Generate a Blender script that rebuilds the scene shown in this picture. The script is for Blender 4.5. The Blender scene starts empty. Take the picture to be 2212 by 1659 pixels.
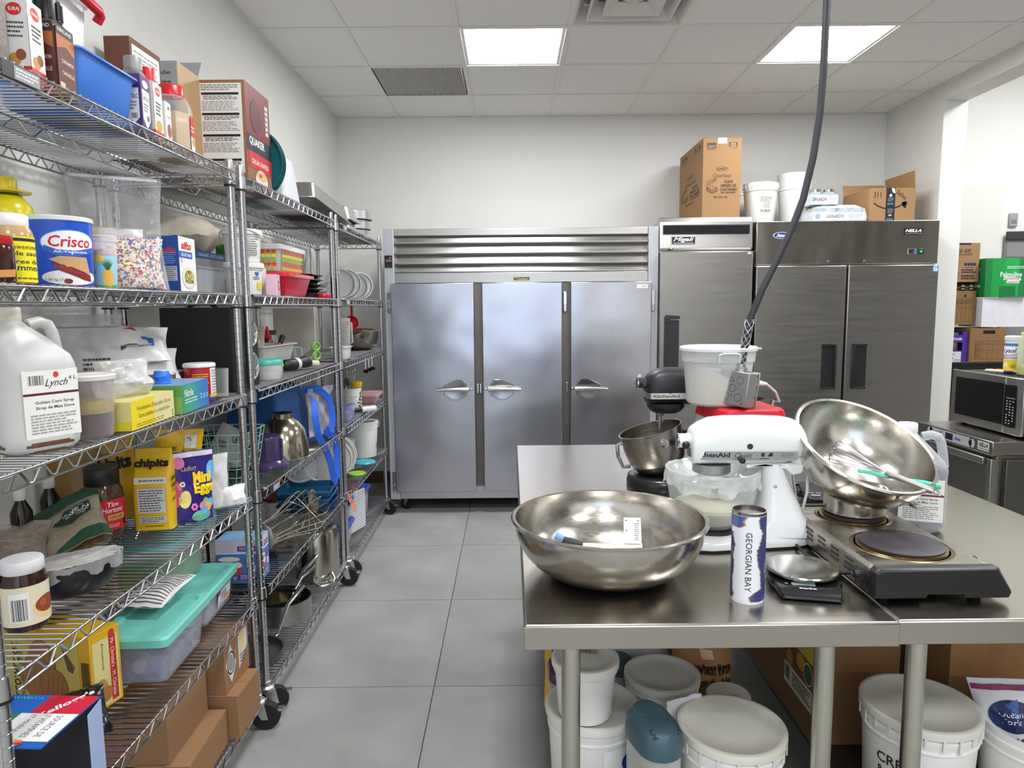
import bpy, bmesh, math, random
from mathutils import Vector, Matrix
R = math.radians
random.seed(7)
SC = bpy.context.scene
COL = SC.collection

# ---------------------------------------------------------------- camera, world, exposure
cam_data = bpy.data.cameras.new('camera')
cam = bpy.data.objects.new('camera', cam_data)
COL.objects.link(cam)
SC.camera = cam
cam_data.sensor_fit = 'HORIZONTAL'
cam_data.sensor_width = 36.0
cam_data.lens = 1490.08 / 2212 * 36.0
cam_data.clip_start = 0.02
def camera_matrix(pitch, yaw, roll, loc):
    fw = Vector((math.sin(yaw) * math.cos(pitch), math.cos(yaw) * math.cos(pitch), -math.sin(pitch)))
    r = Vector((math.cos(yaw), -math.sin(yaw), 0))
    u = r.cross(fw)
    rr = r * math.cos(roll) + u * math.sin(roll)
    uu = -r * math.sin(roll) + u * math.cos(roll)
    m = Matrix((rr, uu, -fw)).transposed().to_4x4()
    m.translation = Vector(loc)
    return m
cam.matrix_world = camera_matrix(0.112, 0.0016, -0.0089, (0, 0, 1.48))

world = bpy.data.worlds.new('world')
SC.world = world
world.use_nodes = True
world.node_tree.nodes['Background'].inputs[0].default_value = (0.75, 0.86, 1.0, 1)
world.node_tree.nodes['Background'].inputs[1].default_value = 2.2
SC.view_settings.view_transform = 'Standard'
SC.view_settings.look = 'None'
SC.view_settings.gamma = 1.0
SC.view_settings.use_curve_mapping = False
SC.view_settings.exposure = 0.27
LAMP = 30.0          # emission of every ceiling light panel
SC.cycles.max_bounces = 7
SC.cycles.diffuse_bounces = 4
SC.cycles.glossy_bounces = 4
SC.cycles.adaptive_threshold = 0.04
SC.cycles.transparent_max_bounces = 24
SC.cycles.sample_clamp_indirect = 6.0

# ---------------------------------------------------------------- materials
def lin(c):
    if isinstance(c, str):
        c = c.lstrip('#')
        v = [int(c[i:i + 2], 16) / 255 for i in (0, 2, 4)]
        return tuple(x / 12.92 if x <= 0.04045 else ((x + 0.055) / 1.055) ** 2.4 for x in v) + (1,)
    return tuple(c) + ((1,) if len(c) == 3 else ())
MATS = {}
def P(col, rough=0.5, metal=0.0, var=0.06, scale=20.0, bump=0.0, stretch=(1, 1, 1), coat=0.0, emit=0.0, rvar=0.0, bscale=None, sss=0.0):
    """procedural principled material: noise-driven colour, roughness and relief"""
    key = (col, rough, metal, var, scale, bump, stretch, coat, emit, rvar, bscale, sss)
    if key in MATS:
        return MATS[key]
    m = bpy.data.materials.new('mat_' + str(col).strip('#'))
    m.use_nodes = True
    nt = m.node_tree
    b = nt.nodes['Principled BSDF']
    c = lin(col)
    b.inputs['Base Color'].default_value = c
    b.inputs['Roughness'].default_value = rough
    b.inputs['Metallic'].default_value = metal
    b.inputs['Coat Weight'].default_value = coat
    b.inputs['Coat Roughness'].default_value = 0.08
    if sss:
        b.inputs['Subsurface Weight'].default_value = sss
        b.inputs['Subsurface Radius'].default_value = (0.02, 0.02, 0.02)
    if emit:
        b.inputs['Emission Color'].default_value = c
        b.inputs['Emission Strength'].default_value = emit
    if var or bump or rvar:
        tc = nt.nodes.new('ShaderNodeTexCoord')
        mp = nt.nodes.new('ShaderNodeMapping')
        mp.inputs['Scale'].default_value = stretch
        nt.links.new(tc.outputs['Object'], mp.inputs[0])
        nz = nt.nodes.new('ShaderNodeTexNoise')
        nz.inputs['Scale'].default_value = scale
        nz.inputs['Detail'].default_value = 5
        nt.links.new(mp.outputs[0], nz.inputs['Vector'])
        if var:
            mx = nt.nodes.new('ShaderNodeMix')
            mx.data_type = 'RGBA'
            mx.inputs['A'].default_value = tuple(max(0, x * (1 - var * 2)) for x in c[:3]) + (1,)
            mx.inputs['B'].default_value = tuple(min(1, x * (1 + var * 2)) for x in c[:3]) + (1,)
            nt.links.new(nz.outputs['Fac'], mx.inputs['Factor'])
            nt.links.new(mx.outputs['Result'], b.inputs['Base Color'])
        if rvar:
            mr = nt.nodes.new('ShaderNodeMapRange')
            mr.inputs['From Min'].default_value = 0.15
            mr.inputs['From Max'].default_value = 0.85
            mr.inputs['To Min'].default_value = max(0.02, rough - rvar)
            mr.inputs['To Max'].default_value = min(1, rough + rvar)
            nt.links.new(nz.outputs['Fac'], mr.inputs['Value'])
            nt.links.new(mr.outputs[0], b.inputs['Roughness'])
        if bump:
            src = nz
            if bscale:
                src = nt.nodes.new('ShaderNodeTexNoise')
                src.inputs['Scale'].default_value = bscale
                src.inputs['Detail'].default_value = 3 if bscale > 5 else 0.5
                nt.links.new(tc.outputs['Object'], src.inputs['Vector'])
            bp = nt.nodes.new('ShaderNodeBump')
            bp.inputs['Strength'].default_value = bump
            bp.inputs['Distance'].default_value = 0.02
            nt.links.new(src.outputs['Fac'], bp.inputs['Height'])
            nt.links.new(bp.outputs[0], b.inputs['Normal'])
    MATS[key] = m
    return m
def CLEAR(col='#ffffff', opac=0.18, rough=0.12, var=0.0, edge=0.55):
    """thin clear or frosted plastic / glass: see-through with a glossy skin, denser at grazing angles"""
    key = ('clear', col, opac, rough, var, edge)
    if key in MATS:
        return MATS[key]
    m = bpy.data.materials.new('clear_' + col.strip('#'))
    m.use_nodes = True
    nt = m.node_tree
    b = nt.nodes['Principled BSDF']
    out = nt.nodes['Material Output']
    b.inputs['Base Color'].default_value = lin(col)
    b.inputs['Roughness'].default_value = rough
    tr = nt.nodes.new('ShaderNodeBsdfTransparent')
    tr.inputs[0].default_value = tuple(0.5 + 0.5 * x for x in lin(col)[:3]) + (1,)
    lw = nt.nodes.new('ShaderNodeLayerWeight')
    lw.inputs['Blend'].default_value = 0.35
    mr = nt.nodes.new('ShaderNodeMapRange')
    mr.inputs['To Min'].default_value = opac
    mr.inputs['To Max'].default_value = min(1, opac + edge)
    nt.links.new(lw.outputs['Facing'], mr.inputs['Value'])
    src = mr.outputs[0]
    if var:
        nz = nt.nodes.new('ShaderNodeTexNoise')
        nz.inputs['Scale'].default_value = 14
        nz.inputs['Detail'].default_value = 6
        tc = nt.nodes.new('ShaderNodeTexCoord')
        nt.links.new(tc.outputs['Object'], nz.inputs['Vector'])
        ma = nt.nodes.new('ShaderNodeMapRange')
        ma.inputs['From Min'].default_value = 0.35
        ma.inputs['From Max'].default_value = 0.75
        ma.inputs['To Max'].default_value = var
        nt.links.new(nz.outputs['Fac'], ma.inputs['Value'])
        ad = nt.nodes.new('ShaderNodeMath')
        ad.operation = 'ADD'
        ad.use_clamp = True
        nt.links.new(src, ad.inputs[0])
        nt.links.new(ma.outputs[0], ad.inputs[1])
        src = ad.outputs[0]
    mix = nt.nodes.new('ShaderNodeMixShader')
    nt.links.new(src, mix.inputs[0])
    nt.links.new(tr.outputs[0], mix.inputs[1])
    nt.links.new(b.outputs[0], mix.inputs[2])
    nt.links.new(mix.outputs[0], out.inputs[0])
    MATS[key] = m
    return m
def SPECK(base, spots, scale=60.0, rough=0.55, thr=0.5, bump=0.3):
    """two-tone grains: Voronoi cells take one of the colours"""
    key = ('speck', base, spots, scale, rough)
    if key in MATS:
        return MATS[key]
    m = bpy.data.materials.new('grain_' + base.strip('#'))
    m.use_nodes = True
    nt = m.node_tree
    b = nt.nodes['Principled BSDF']
    b.inputs['Roughness'].default_value = rough
    tc = nt.nodes.new('ShaderNodeTexCoord')
    vo = nt.nodes.new('ShaderNodeTexVoronoi')
    vo.inputs['Scale'].default_value = scale
    nt.links.new(tc.outputs['Object'], vo.inputs['Vector'])
    sp = nt.nodes.new('ShaderNodeSeparateColor')
    nt.links.new(vo.outputs['Color'], sp.inputs[0])
    cr = nt.nodes.new('ShaderNodeValToRGB')
    cr.color_ramp.interpolation = 'CONSTANT'
    cols = [base] + list(spots)
    el = cr.color_ramp.elements
    el[0].color = lin(cols[0])
    el[1].position = thr
    el[1].color = lin(cols[1])
    for i, c in enumerate(cols[2:]):
        e = el.new(thr + (1 - thr) * (i + 1) / (len(cols) - 1))
        e.color = lin(c)
    nt.links.new(sp.outputs[0], cr.inputs[0])
    nt.links.new(cr.outputs[0], b.inputs['Base Color'])
    bp = nt.nodes.new('ShaderNodeBump')
    bp.inputs['Strength'].default_value = bump
    bp.inputs['Distance'].default_value = 0.004
    nt.links.new(vo.outputs['Distance'], bp.inputs['Height'])
    bp.invert = True
    nt.links.new(bp.outputs[0], b.inputs['Normal'])
    MATS[key] = m
    return m

STEEL = P('#b4b2ae', 0.32, 1, 0.05, 3, 0.02, (1, 1, 60), rvar=0.08)
STEELH = P('#b4b1aa', 0.26, 1, 0.06, 2.2, 0.012, (1, 40, 40), rvar=0.10)
DOORM = P('#b9bac1', 0.25, 1, 0.02, 2, 0.6, (1, 1, 1), rvar=0.05, bscale=3.0)
FRDOOR = P('#9c9995', 0.34, 1, 0.03, 1.5, 0.002, (2, 2, 25), rvar=0.05)
CHROME = P('#c8c8ca', 0.16, 1, 0.03, 30)
BOWLM = P('#c2beb6', 0.2, 1, 0.05, 60, 0.01, (1, 1, 4), rvar=0.07)
DULL = P('#b2b2b0', 0.4, 1, 0.06, 30)
GALV = P('#aeb0b1', 0.42, 1, 0.12, 60)
WIRE = P('#c4c5c8', 0.2, 1, 0.04, 40)
BLACK = P('#141415', 0.42, 0, 0.1, 60)
BLACKM = P('#1c1c1e', 0.6, 0, 0.1, 80)
RUBBER = P('#121212', 0.7, 0, 0.1, 80)
WHITE = P('#eceae5', 0.4, 0, 0.02, 20)
WPLAST = P('#e6e6e2', 0.35, 0, 0.025, 15, sss=0.1)
WGLOSS = P('#eef1f1', 0.14, 0, 0.01, 10, coat=0.6)
CARD = P('#9c7850', 0.8, 0, 0.05, 50, 0.03, (1, 1, 6))
CARD2 = P('#86643f', 0.82, 0, 0.06, 50, 0.03, (1, 1, 6))
PAPER = P('#ecebe6', 0.7, 0, 0.02, 40)
FLOUR = P('#e3d9c4', 0.95, 0, 0.06, 25, 0.25)

# ---------------------------------------------------------------- mesh builder
class MB:
    def __init__(self):
        self.v, self.f, self.mi, self.cur = [], [], [], 0
    def mat(self, i):
        self.cur = i
        return self
    def add(self, vs, fs):
        n = len(self.v)
        self.v += [tuple(p) for p in vs]
        for f in fs:
            self.f.append(tuple(i + n for i in f))
            self.mi.append(self.cur)
        return self
    def box(self, x0, x1, y0, y1, z0, z1):
        return self.add([(x0, y0, z0), (x1, y0, z0), (x1, y1, z0), (x0, y1, z0), (x0, y0, z1), (x1, y0, z1), (x1, y1, z1), (x0, y1, z1)],
                        [(0, 3, 2, 1), (4, 5, 6, 7), (0, 1, 5, 4), (1, 2, 6, 5), (2, 3, 7, 6), (3, 0, 4, 7)])
    def cbox(self, c, s):
        return self.box(c[0] - s[0] / 2, c[0] + s[0] / 2, c[1] - s[1] / 2, c[1] + s[1] / 2, c[2] - s[2] / 2, c[2] + s[2] / 2)
    def loft(self, rings, cap0=True, cap1=True, closed=True):
        n = len(rings[0])
        vs = [p for r in rings for p in r]
        fs = []
        for i in range(len(rings) - 1):
            for j in range(n if closed else n - 1):
                k = (j + 1) % n
                fs.append((i * n + j, i * n + k, (i + 1) * n + k, (i + 1) * n + j))
        if cap0:
            fs.append(tuple(reversed(range(n))))
        if cap1:
            fs.append(tuple((len(rings) - 1) * n + j for j in range(n)))
        return self.add(vs, fs)
    def lathe(self, prof, n=32, c=(0, 0, 0), sx=1, sy=1, a0=0, a1=2 * math.pi, cap=True):
        """profile of (radius, z); a radius of 0 closes the surface"""
        full = abs(a1 - a0 - 2 * math.pi) < 1e-6
        m = n if full else n + 1
        rings = []
        for r, z in prof:
            r = max(r, 1e-5)
            rings.append([(c[0] + sx * r * math.cos(a0 + (a1 - a0) * j / n), c[1] + sy * r * math.sin(a0 + (a1 - a0) * j / n), c[2] + z) for j in range(m)])
        return self.loft(rings, cap and prof[0][0] > 1e-4, cap and prof[-1][0] > 1e-4, full)
    def tube(self, pts, r, n=8, closed=False, cap=True):
        pts = [Vector(p) for p in pts]
        rs = r if isinstance(r, (list, tuple)) else [r] * len(pts)
        rings = []
        up = None
        L = len(pts)
        for i, p in enumerate(pts):
            if closed:
                t = pts[(i + 1) % L] - pts[i - 1]
            else:
                t = pts[min(i + 1, L - 1)] - pts[max(i - 1, 0)]
            t.normalize()
            if up is None:
                up = t.orthogonal().normalized()
            else:
                up = up - t * up.dot(t)
                up = up.normalized() if up.length > 1e-6 else t.orthogonal().normalized()
            b = t.cross(up)
            rings.append([p + (up * math.cos(2 * math.pi * j / n) + b * math.sin(2 * math.pi * j / n)) * rs[i] for j in range(n)])
        if closed:
            rings.append(rings[0])
            return self.loft(rings, False, False)
        return self.loft(rings, cap, cap)
    def rod(self, a, b, r, n=5):
        return self.tube([a, b], r, n)
    def prism(self, poly, z0, z1, axis='z'):
        k = len(poly)
        def q(p, h):
            return {'z': (p[0], p[1], h), 'y': (p[0], h, p[1]), 'x': (h, p[0], p[1])}[axis]
        vs = [q(p, z0) for p in poly] + [q(p, z1) for p in poly]
        fs = [tuple(range(k)), tuple(range(2 * k - 1, k - 1, -1))]
        for i in range(k):
            j = (i + 1) % k
            fs.append((i, i + k, j + k, j))
        return self.add(vs, fs)
    def grid(self, fn, nu, nv, flip=False):
        vs = [fn(i / nu, j / nv) for j in range(nv + 1) for i in range(nu + 1)]
        fs = []
        for j in range(nv):
            for i in range(nu):
                a = j * (nu + 1) + i
                q = (a, a + 1, a + nu + 2, a + nu + 1)
                fs.append(q[::-1] if flip else q)
        return self.add(vs, fs)
    def xf(self, M, start=0):
        self.v[start:] = [tuple(M @ Vector(p)) for p in self.v[start:]]
        return self
    def mesh(self, name, mats, smooth=True, angle=38):
        me = bpy.data.meshes.new(name)
        me.from_pydata(self.v, [], self.f)
        if not isinstance(mats, (list, tuple)):
            mats = [mats]
        for m in mats:
            me.materials.append(m)
        me.polygons.foreach_set('material_index', self.mi)
        bm = bmesh.new()
        bm.from_mesh(me)
        bmesh.ops.remove_doubles(bm, verts=bm.verts, dist=1e-6)
        bmesh.ops.recalc_face_normals(bm, faces=bm.faces)
        bm.to_mesh(me)
        bm.free()
        if smooth:
            me.polygons.foreach_set('use_smooth', [True] * len(me.polygons))
            me.set_sharp_from_angle(angle=R(angle))
        me.update()
        return me
    def build(self, name, mats, parent=None, smooth=True, angle=38, bevel=0, loc=None, rot=None, seg=2):
        o = bpy.data.objects.new(name, self.mesh(name, mats, smooth, angle))
        COL.objects.link(o)
        if parent:
            o.parent = parent
        if loc:
            o.location = loc
        if rot is not None:
            o.rotation_euler = rot if isinstance(rot, (tuple, list)) else (0, 0, rot)
        if bevel:
            md = o.modifiers.new('bevel', 'BEVEL')
            md.width = bevel
            md.segments = seg
            md.limit_method = 'ANGLE'
            md.angle_limit = R(40)
            md.harden_normals = False
        return o
def tag(o, label=None, cat=None, group=None, kind=None):
    if label: o['label'] = label
    if cat: o['category'] = cat
    if group: o['group'] = group
    if kind: o['kind'] = kind
    return o
def thing(name, label, cat, loc=(0, 0, 0), rot=0, group=None):
    o = bpy.data.objects.new(name, None)
    COL.objects.link(o)
    o.empty_display_size = 0.05
    o.location = loc
    o.rotation_euler = rot if isinstance(rot, (tuple, list)) else (0, 0, rot)
    return tag(o, label, cat, group)
def copy_tree(o, parent=None):
    c = o.copy()
    COL.objects.link(c)
    c.parent = parent
    for ch in list(o.children):
        copy_tree(ch, c)
    return c
def struct(name, mb, mats, **k):
    return tag(mb.build(name, mats, **k), kind='structure')
def rrect(w, d, r, n=5, cx=0, cy=0, z=None):
    """outline of a rounded rectangle"""
    r = min(r, w / 2 - 1e-4, d / 2 - 1e-4)
    pts = []
    for k, (sx, sy) in enumerate(((1, 1), (-1, 1), (-1, -1), (1, -1))):
        for i in range(n + 1):
            a = math.pi / 2 * (k + i / n)
            x, y = cx + sx * (w / 2 - r) + r * math.cos(a), cy + sy * (d / 2 - r) + r * math.sin(a)
            pts.append((x, y) if z is None else (x, y, z))
    return pts

# ---------------------------------------------------------------- print (lettering and flat artwork on real faces)
def text_mesh(txt, shear=0.0, bold=0.0):
    cu = bpy.data.curves.new('t', 'FONT')
    cu.body = txt
    cu.shear = shear
    cu.offset = bold
    cu.resolution_u = 2
    cu.size = 1.0
    o = bpy.data.objects.new('t', cu)
    me = o.to_mesh()
    vs = [(v.co.x, v.co.y) for v in me.vertices]
    fs = [tuple(p.vertices) for p in me.polygons]
    o.to_mesh_clear()
    bpy.data.objects.remove(o)
    bpy.data.curves.remove(cu)
    return vs, fs
TXT = {}
class Ink:
    """flat artwork, coordinates as fractions of a w by h face, (0,0) lower left"""
    def __init__(self, w, h):
        self.w, self.h, self.items, self.cols = w, h, [], []
    def _c(self, c):
        if c not in self.cols:
            self.cols.append(c)
        return self.cols.index(c)
    def _put(self, vs, fs, c):
        self.items.append((vs, fs, self._c(c)))
        return self
    def rect(self, x0, y0, x1, y1, c):
        return self.poly([(x0, y0), (x1, y0), (x1, y1), (x0, y1)], c)
    def poly(self, pts, c):
        return self._put([(x * self.w, y * self.h) for x, y in pts], [tuple(range(len(pts)))], c)
    def ell(self, cx, cy, rx, ry, c, n=28, a0=0, a1=360):
        p = [(cx + rx * math.cos(R(a0 + (a1 - a0) * i / n)), cy + ry * math.sin(R(a0 + (a1 - a0) * i / n))) for i in range(n)]
        return self.poly(p, c)
    def ring(self, cx, cy, rx, ry, t, c, n=28, a0=0, a1=360):
        vs, fs = [], []
        for i in range(n + 1):
            a = R(a0 + (a1 - a0) * i / n)
            ox, oy = math.cos(a), math.sin(a)
            vs += [((cx + rx * ox) * self.w, (cy + ry * oy) * self.h), ((cx + rx * ox) * self.w - t * ox, (cy + ry * oy) * self.h - t * oy)]
        for i in range(n):
            fs.append((2 * i, 2 * i + 2, 2 * i + 3, 2 * i + 1))
        return self._put(vs, fs, c)
    def line(self, pts, t, c):
        vs, fs = [], []
        q = [Vector((x * self.w, y * self.h)) for x, y in pts]
        for i, p in enumerate(q):
            d = q[min(i + 1, len(q) - 1)] - q[max(i - 1, 0)]
            d = d.normalized() if d.length else Vector((1, 0))
            nn = Vector((-d.y, d.x)) * t / 2
            vs += [tuple(p + nn), tuple(p - nn)]
        for i in range(len(q) - 1):
            fs.append((2 * i, 2 * i + 1, 2 * i + 3, 2 * i + 2))
        return self._put(vs, fs, c)
    def text(self, s, cx, cy, hh, c, w=None, rot=0, shear=0.0, bold=0.0):
        """hh: letter height as a fraction of the face height; w: width of the line as a fraction of the face width"""
        k = (s, shear, bold)
        if k not in TXT:
            TXT[k] = text_mesh(s, shear, bold)
        vs, fs = TXT[k]
        if not vs:
            return self
        x0, x1 = min(p[0] for p in vs), max(p[0] for p in vs)
        y0, y1 = min(p[1] for p in vs), max(p[1] for p in vs)
        base = max(y1 - y0, 0.5)
        if rot in (90, -90):
            sy = hh * self.w / base
            sx = (w * self.h / (x1 - x0)) if w else sy
        else:
            sy = hh * self.h / base
            sx = (w * self.w / (x1 - x0)) if w else sy
        a = R(rot)
        out = []
        for x, y in vs:
            px, py = (x - (x0 + x1) / 2) * sx, (y - (y0 + y1) / 2) * sy
            out.append((cx * self.w + px * math.cos(a) - py * math.sin(a), cy * self.h + px * math.sin(a) + py * math.cos(a)))
        return self._put(out, fs, c)
    def words(self, x0, y0, x1, y1, n, c, seed=1, t=0.45):
        """n rows of fine print too small to read"""
        rd = random.Random(seed)
        vs, fs = [], []
        dy = (y1 - y0) / n
        for i in range(n):
            x = x0
            y = y1 - (i + 0.5 + t / 2) * dy
            end = x1 - (x1 - x0) * rd.uniform(0, 0.25)
            while x < end:
                wd = (x1 - x0) * rd.uniform(0.05, 0.16)
                e = min(x + wd, end)
                k = len(vs)
                vs += [(x * self.w, y * self.h), (e * self.w, y * self.h), (e * self.w, (y + dy * t) * self.h), (x * self.w, (y + dy * t) * self.h)]
                fs.append((k, k + 1, k + 2, k + 3))
                x = e + (x1 - x0) * 0.025
        return self._put(vs, fs, c)
    def bars(self, x0, y0, x1, y1, c='#111111', seed=3, n=22):
        rd = random.Random(seed)
        vs, fs = [], []
        x = x0
        while x < x1:
            e = min(x1, x + (x1 - x0) / n * rd.choice((0.4, 0.4, 0.9, 1.3)))
            k = len(vs)
            vs += [(x * self.w, y0 * self.h), (e * self.w, y0 * self.h), (e * self.w, y1 * self.h), (x * self.w, y1 * self.h)]
            fs.append((k, k + 1, k + 2, k + 3))
            x = e + (x1 - x0) / n * rd.choice((0.4, 0.6, 0.9))
        return self._put(vs, fs, c)
    def put(self, parent, fn, name='printed_label', cut=None, rough=0.5, lift=0.00035, step=0.00009):
        """fn(x, y) -> (point, normal) in the parent's space; cut: spacing of extra cuts so that the print can bend"""
        mats = [P(c, rough, 0, 0.02, 40) if not (isinstance(c, str) and c.startswith('!')) else P(c[1:], 0.4, 0, 0, emit=1.6) for c in self.cols]
        vs, fs, mi = [], [], []
        L, last = -1, None
        for v2, f2, ci in self.items:
            if ci != last:
                L, last = L + 1, ci
            if cut:
                bm = bmesh.new()
                bv = [bm.verts.new((x, y, 0)) for x, y in v2]
                for f in f2:
                    try:
                        bm.faces.new([bv[i] for i in f])
                    except ValueError:
                        pass
                for ax in (0, 1) if isinstance(cut, tuple) else (0,):
                    sp = cut[ax] if isinstance(cut, tuple) else cut
                    if not sp:
                        continue
                    lo, hi = min(p[ax] for p in v2), max(p[ax] for p in v2)
                    if hi - lo < sp * 0.6:
                        continue
                    k = math.floor(lo / sp) + 1
                    while k * sp < hi:
                        co, no = [0, 0, 0], [0, 0, 0]
                        co[ax], no[ax] = k * sp, 1
                        bmesh.ops.bisect_plane(bm, geom=bm.verts[:] + bm.edges[:] + bm.faces[:], plane_co=co, plane_no=no, dist=1e-6)
                        k += 1
                bm.verts.index_update()
                v2 = [(v.co.x, v.co.y) for v in bm.verts]
                f2 = [tuple(v.index for v in f.verts) for f in bm.faces]
                bm.free()
            n0 = len(vs)
            for x, y in v2:
                p, nn = fn(x, y)
                vs.append(tuple(Vector(p) + Vector(nn) * (lift + step * L)))
            for f in f2:
                fs.append(tuple(i + n0 for i in f))
                mi.append(ci)
        me = bpy.data.meshes.new(name)
        me.from_pydata(vs, [], fs)
        for m in mats:
            me.materials.append(m)
        me.polygons.foreach_set('material_index', mi)
        o = bpy.data.objects.new(name, me)
        COL.objects.link(o)
        o.parent = parent
        return o
def plane(O, U, V):
    O, U, V = Vector(O), Vector(U).normalized(), Vector(V).normalized()
    N = U.cross(V)
    return lambda x, y: (O + U * x + V * y, N)
def face(kind, x0, x1, y0, y1, z0, z1):
    """mapping onto a side of a box: S faces -Y, E faces +X, W faces -X, T faces up"""
    return {'S': lambda: plane((x0, y0, z0), (1, 0, 0), (0, 0, 1)), 'E': lambda: plane((x1, y0, z0), (0, 1, 0), (0, 0, 1)),
            'W': lambda: plane((x0, y1, z0), (0, -1, 0), (0, 0, 1)), 'T': lambda: plane((x0, y0, z1), (1, 0, 0), (0, 1, 0))}[kind]()
def around(rad, a0, w, z0, c=(0, 0), slope=None):
    """mapping onto a round wall; a0 the angle of the middle of the print, rad a number or a function of height"""
    def fn(x, y):
        r = rad(z0 + y) if callable(rad) else rad
        rr = rad(z0) if callable(rad) else rad
        a = a0 + (x - w / 2) / rr
        n = Vector((math.cos(a), math.sin(a), 0))
        return Vector((c[0], c[1], z0 + y)) + n * r, n
    return fn
# ---------------------------------------------------------------- the room
XL, XR, YB, YF, ZC = -1.386, 3.045, 5.75, -4.0, 2.99
WALLM = P('#e4e3de', 0.75, 0, 0.012, 6, 0.04, bscale=220)
TILEM = [P(c, 0.5, 0, 0.17, 3.4, 0.04, rvar=0.1) for c in ('#949390', '#9a9996', '#8f8e8b')]
CEILM = P('#eceae6', 0.9, 0, 0.02, 60, 0.05, bscale=300)
TBAR = P('#e6e4df', 0.6, 0, 0.01, 20)
T = 0.61
struct('wall_left', MB().box(XL - 0.12, XL, YF, YB + 0.12, 0, 3.1), WALLM)
struct('wall_back', MB().box(XL, 6.2, YB, YB + 0.12, 0, 3.5), WALLM)
# right wall: short stub beside the fridges, lintel over the wide opening, pier behind the camera
struct('wall_right', MB().box(XR, XR + 0.17, 5.0, YB, 0, 3.5), P('#e0dfda', 0.75, 0, 0.015, 6, 0.04, bscale=220), bevel=0.004)
struct('trim_1', MB().box(XR, XR + 0.17, -1.2, 5.0, 2.884, 3.5), P('#e0dfda', 0.75, 0, 0.015, 6, 0.04, bscale=220))
struct('wall_right_rear', MB().box(XR, XR + 0.17, YF, -1.2, 0, 3.5), WALLM)
# wall behind the camera with a wide shop window
mb = MB()
mb.box(XL, -1.25, YF - 0.12, YF, 0, 3.1).box(1.35, 6.2, YF - 0.12, YF, 0, 3.5).box(-1.25, 1.35, YF - 0.12, YF, 0, 0.5).box(-1.25, 1.35, YF - 0.12, YF, 2.6, 3.1)
struct('wall_front', mb, WALLM)
w = struct('window_1', MB().box(-1.25, 1.35, YF - 0.08, YF - 0.07, 0.5, 2.6), CLEAR('#f4f8ff', 0.04, 0.05, 0, 0.2))
mb = MB()
for x in (-1.25, -0.4, 0.45, 1.3):
    mb.box(x, x + 0.05, YF - 0.1, YF - 0.03, 0.5, 2.6)
mb.box(-1.25, 1.35, YF - 0.1, YF - 0.03, 0.5, 0.55).box(-1.25, 1.35, YF - 0.1, YF - 0.03, 2.55, 2.6)
mb.build('window_frame', DULL, w, bevel=0.003)
# next room beyond the opening
struct('wall_far_right', MB().box(6.2, 6.32, YF, YB + 0.12, 0, 3.5), WALLM)
struct('ceiling_next_room', MB().box(XR + 0.17, 6.2, YF, YB, 3.5, 3.6), CEILM)
struct('baseboard_back', MB().box(XL, XR, YB - 0.012, YB, 0, 0.1), P('#5b4d42', 0.5, 0, 0.05, 30), bevel=0.003)
struct('baseboard_left', MB().box(XL, XL + 0.012, YF, YB - 0.012, 0, 0.1), P('#5b4d42', 0.5, 0, 0.05, 30), bevel=0.003)

# floor: grout bed and large square tiles
fl = struct('floor', MB().box(XL - 0.12, 6.32, YF - 0.12, YB + 0.12, -0.08, -0.004), P('#4b4a48', 0.9, 0, 0.1, 80))
S = 0.805
tmesh = [MB().box(0, S - 0.004, 0, S - 0.004, -0.012, 0).mesh('tile', m) for m in TILEM]
i = 0
for a in range(-2, 9):
    for b in range(-11, 3):
        x, y = -0.312 + a * S + 0.002, 3.366 + b * S + 0.002
        if x > 6.2 or y > YB or x + S < XL:
            continue
        x0, x1, y0, y1 = max(x, XL), min(x + S - 0.004, 6.2), max(y, YF), min(y + S - 0.004, YB)
        if y1 <= y0 or x1 <= x0:
            continue
        i += 1
        if x1 - x0 > S - 0.01 and y1 - y0 > S - 0.01:
            o = bpy.data.objects.new('tile', tmesh[(a * 5 + b * 3) % 3])
            COL.objects.link(o)
            o.location = (x, y, 0)
        else:
            o = MB().box(0, x1 - x0, 0, y1 - y0, -0.012, 0).build('tile', TILEM[i % 3])
            o.location = (x0, y0, 0)
        o.parent = fl

# suspended ceiling: slab above, T-bar grid, drop-in panels; three kinds of cell hold something else
GX, GE = -0.885, 0.577
ce = struct('ceiling', MB().box(XL, XR, YF, YB, ZC + 0.12, ZC + 0.2), CEILM)
xs = [XL, GX + 0 * T, GX + T, GX + 2 * T, GX + 3 * T, GX + 4 * T, GX + 5 * T, GX + 6 * T, XR]
ys = [YB, YB - GE] + [YB - GE - T * k for k in range(1, 16)]
ys = [y for y in ys if y > YF] + [YF]
mb = MB()
for x in xs[1:-1]:
    mb.box(x - 0.012, x + 0.012, YF, YB, ZC, ZC + 0.004)
for y in ys[1:-1]:
    mb.box(XL, XR, y - 0.012, y + 0.012, ZC - 0.0005, ZC + 0.004)
mb.box(XL, XL + 0.022, YF, YB, ZC - 0.001, ZC + 0.003).box(XR - 0.022, XR, YF, YB, ZC - 0.001, ZC + 0.003).box(XL, XR, YB - 0.022, YB, ZC - 0.0015, ZC + 0.003)
mb.build('ceiling_grid', TBAR, ce)
LIGHTS, DIFF, GRILLE = [], [], []
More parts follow.
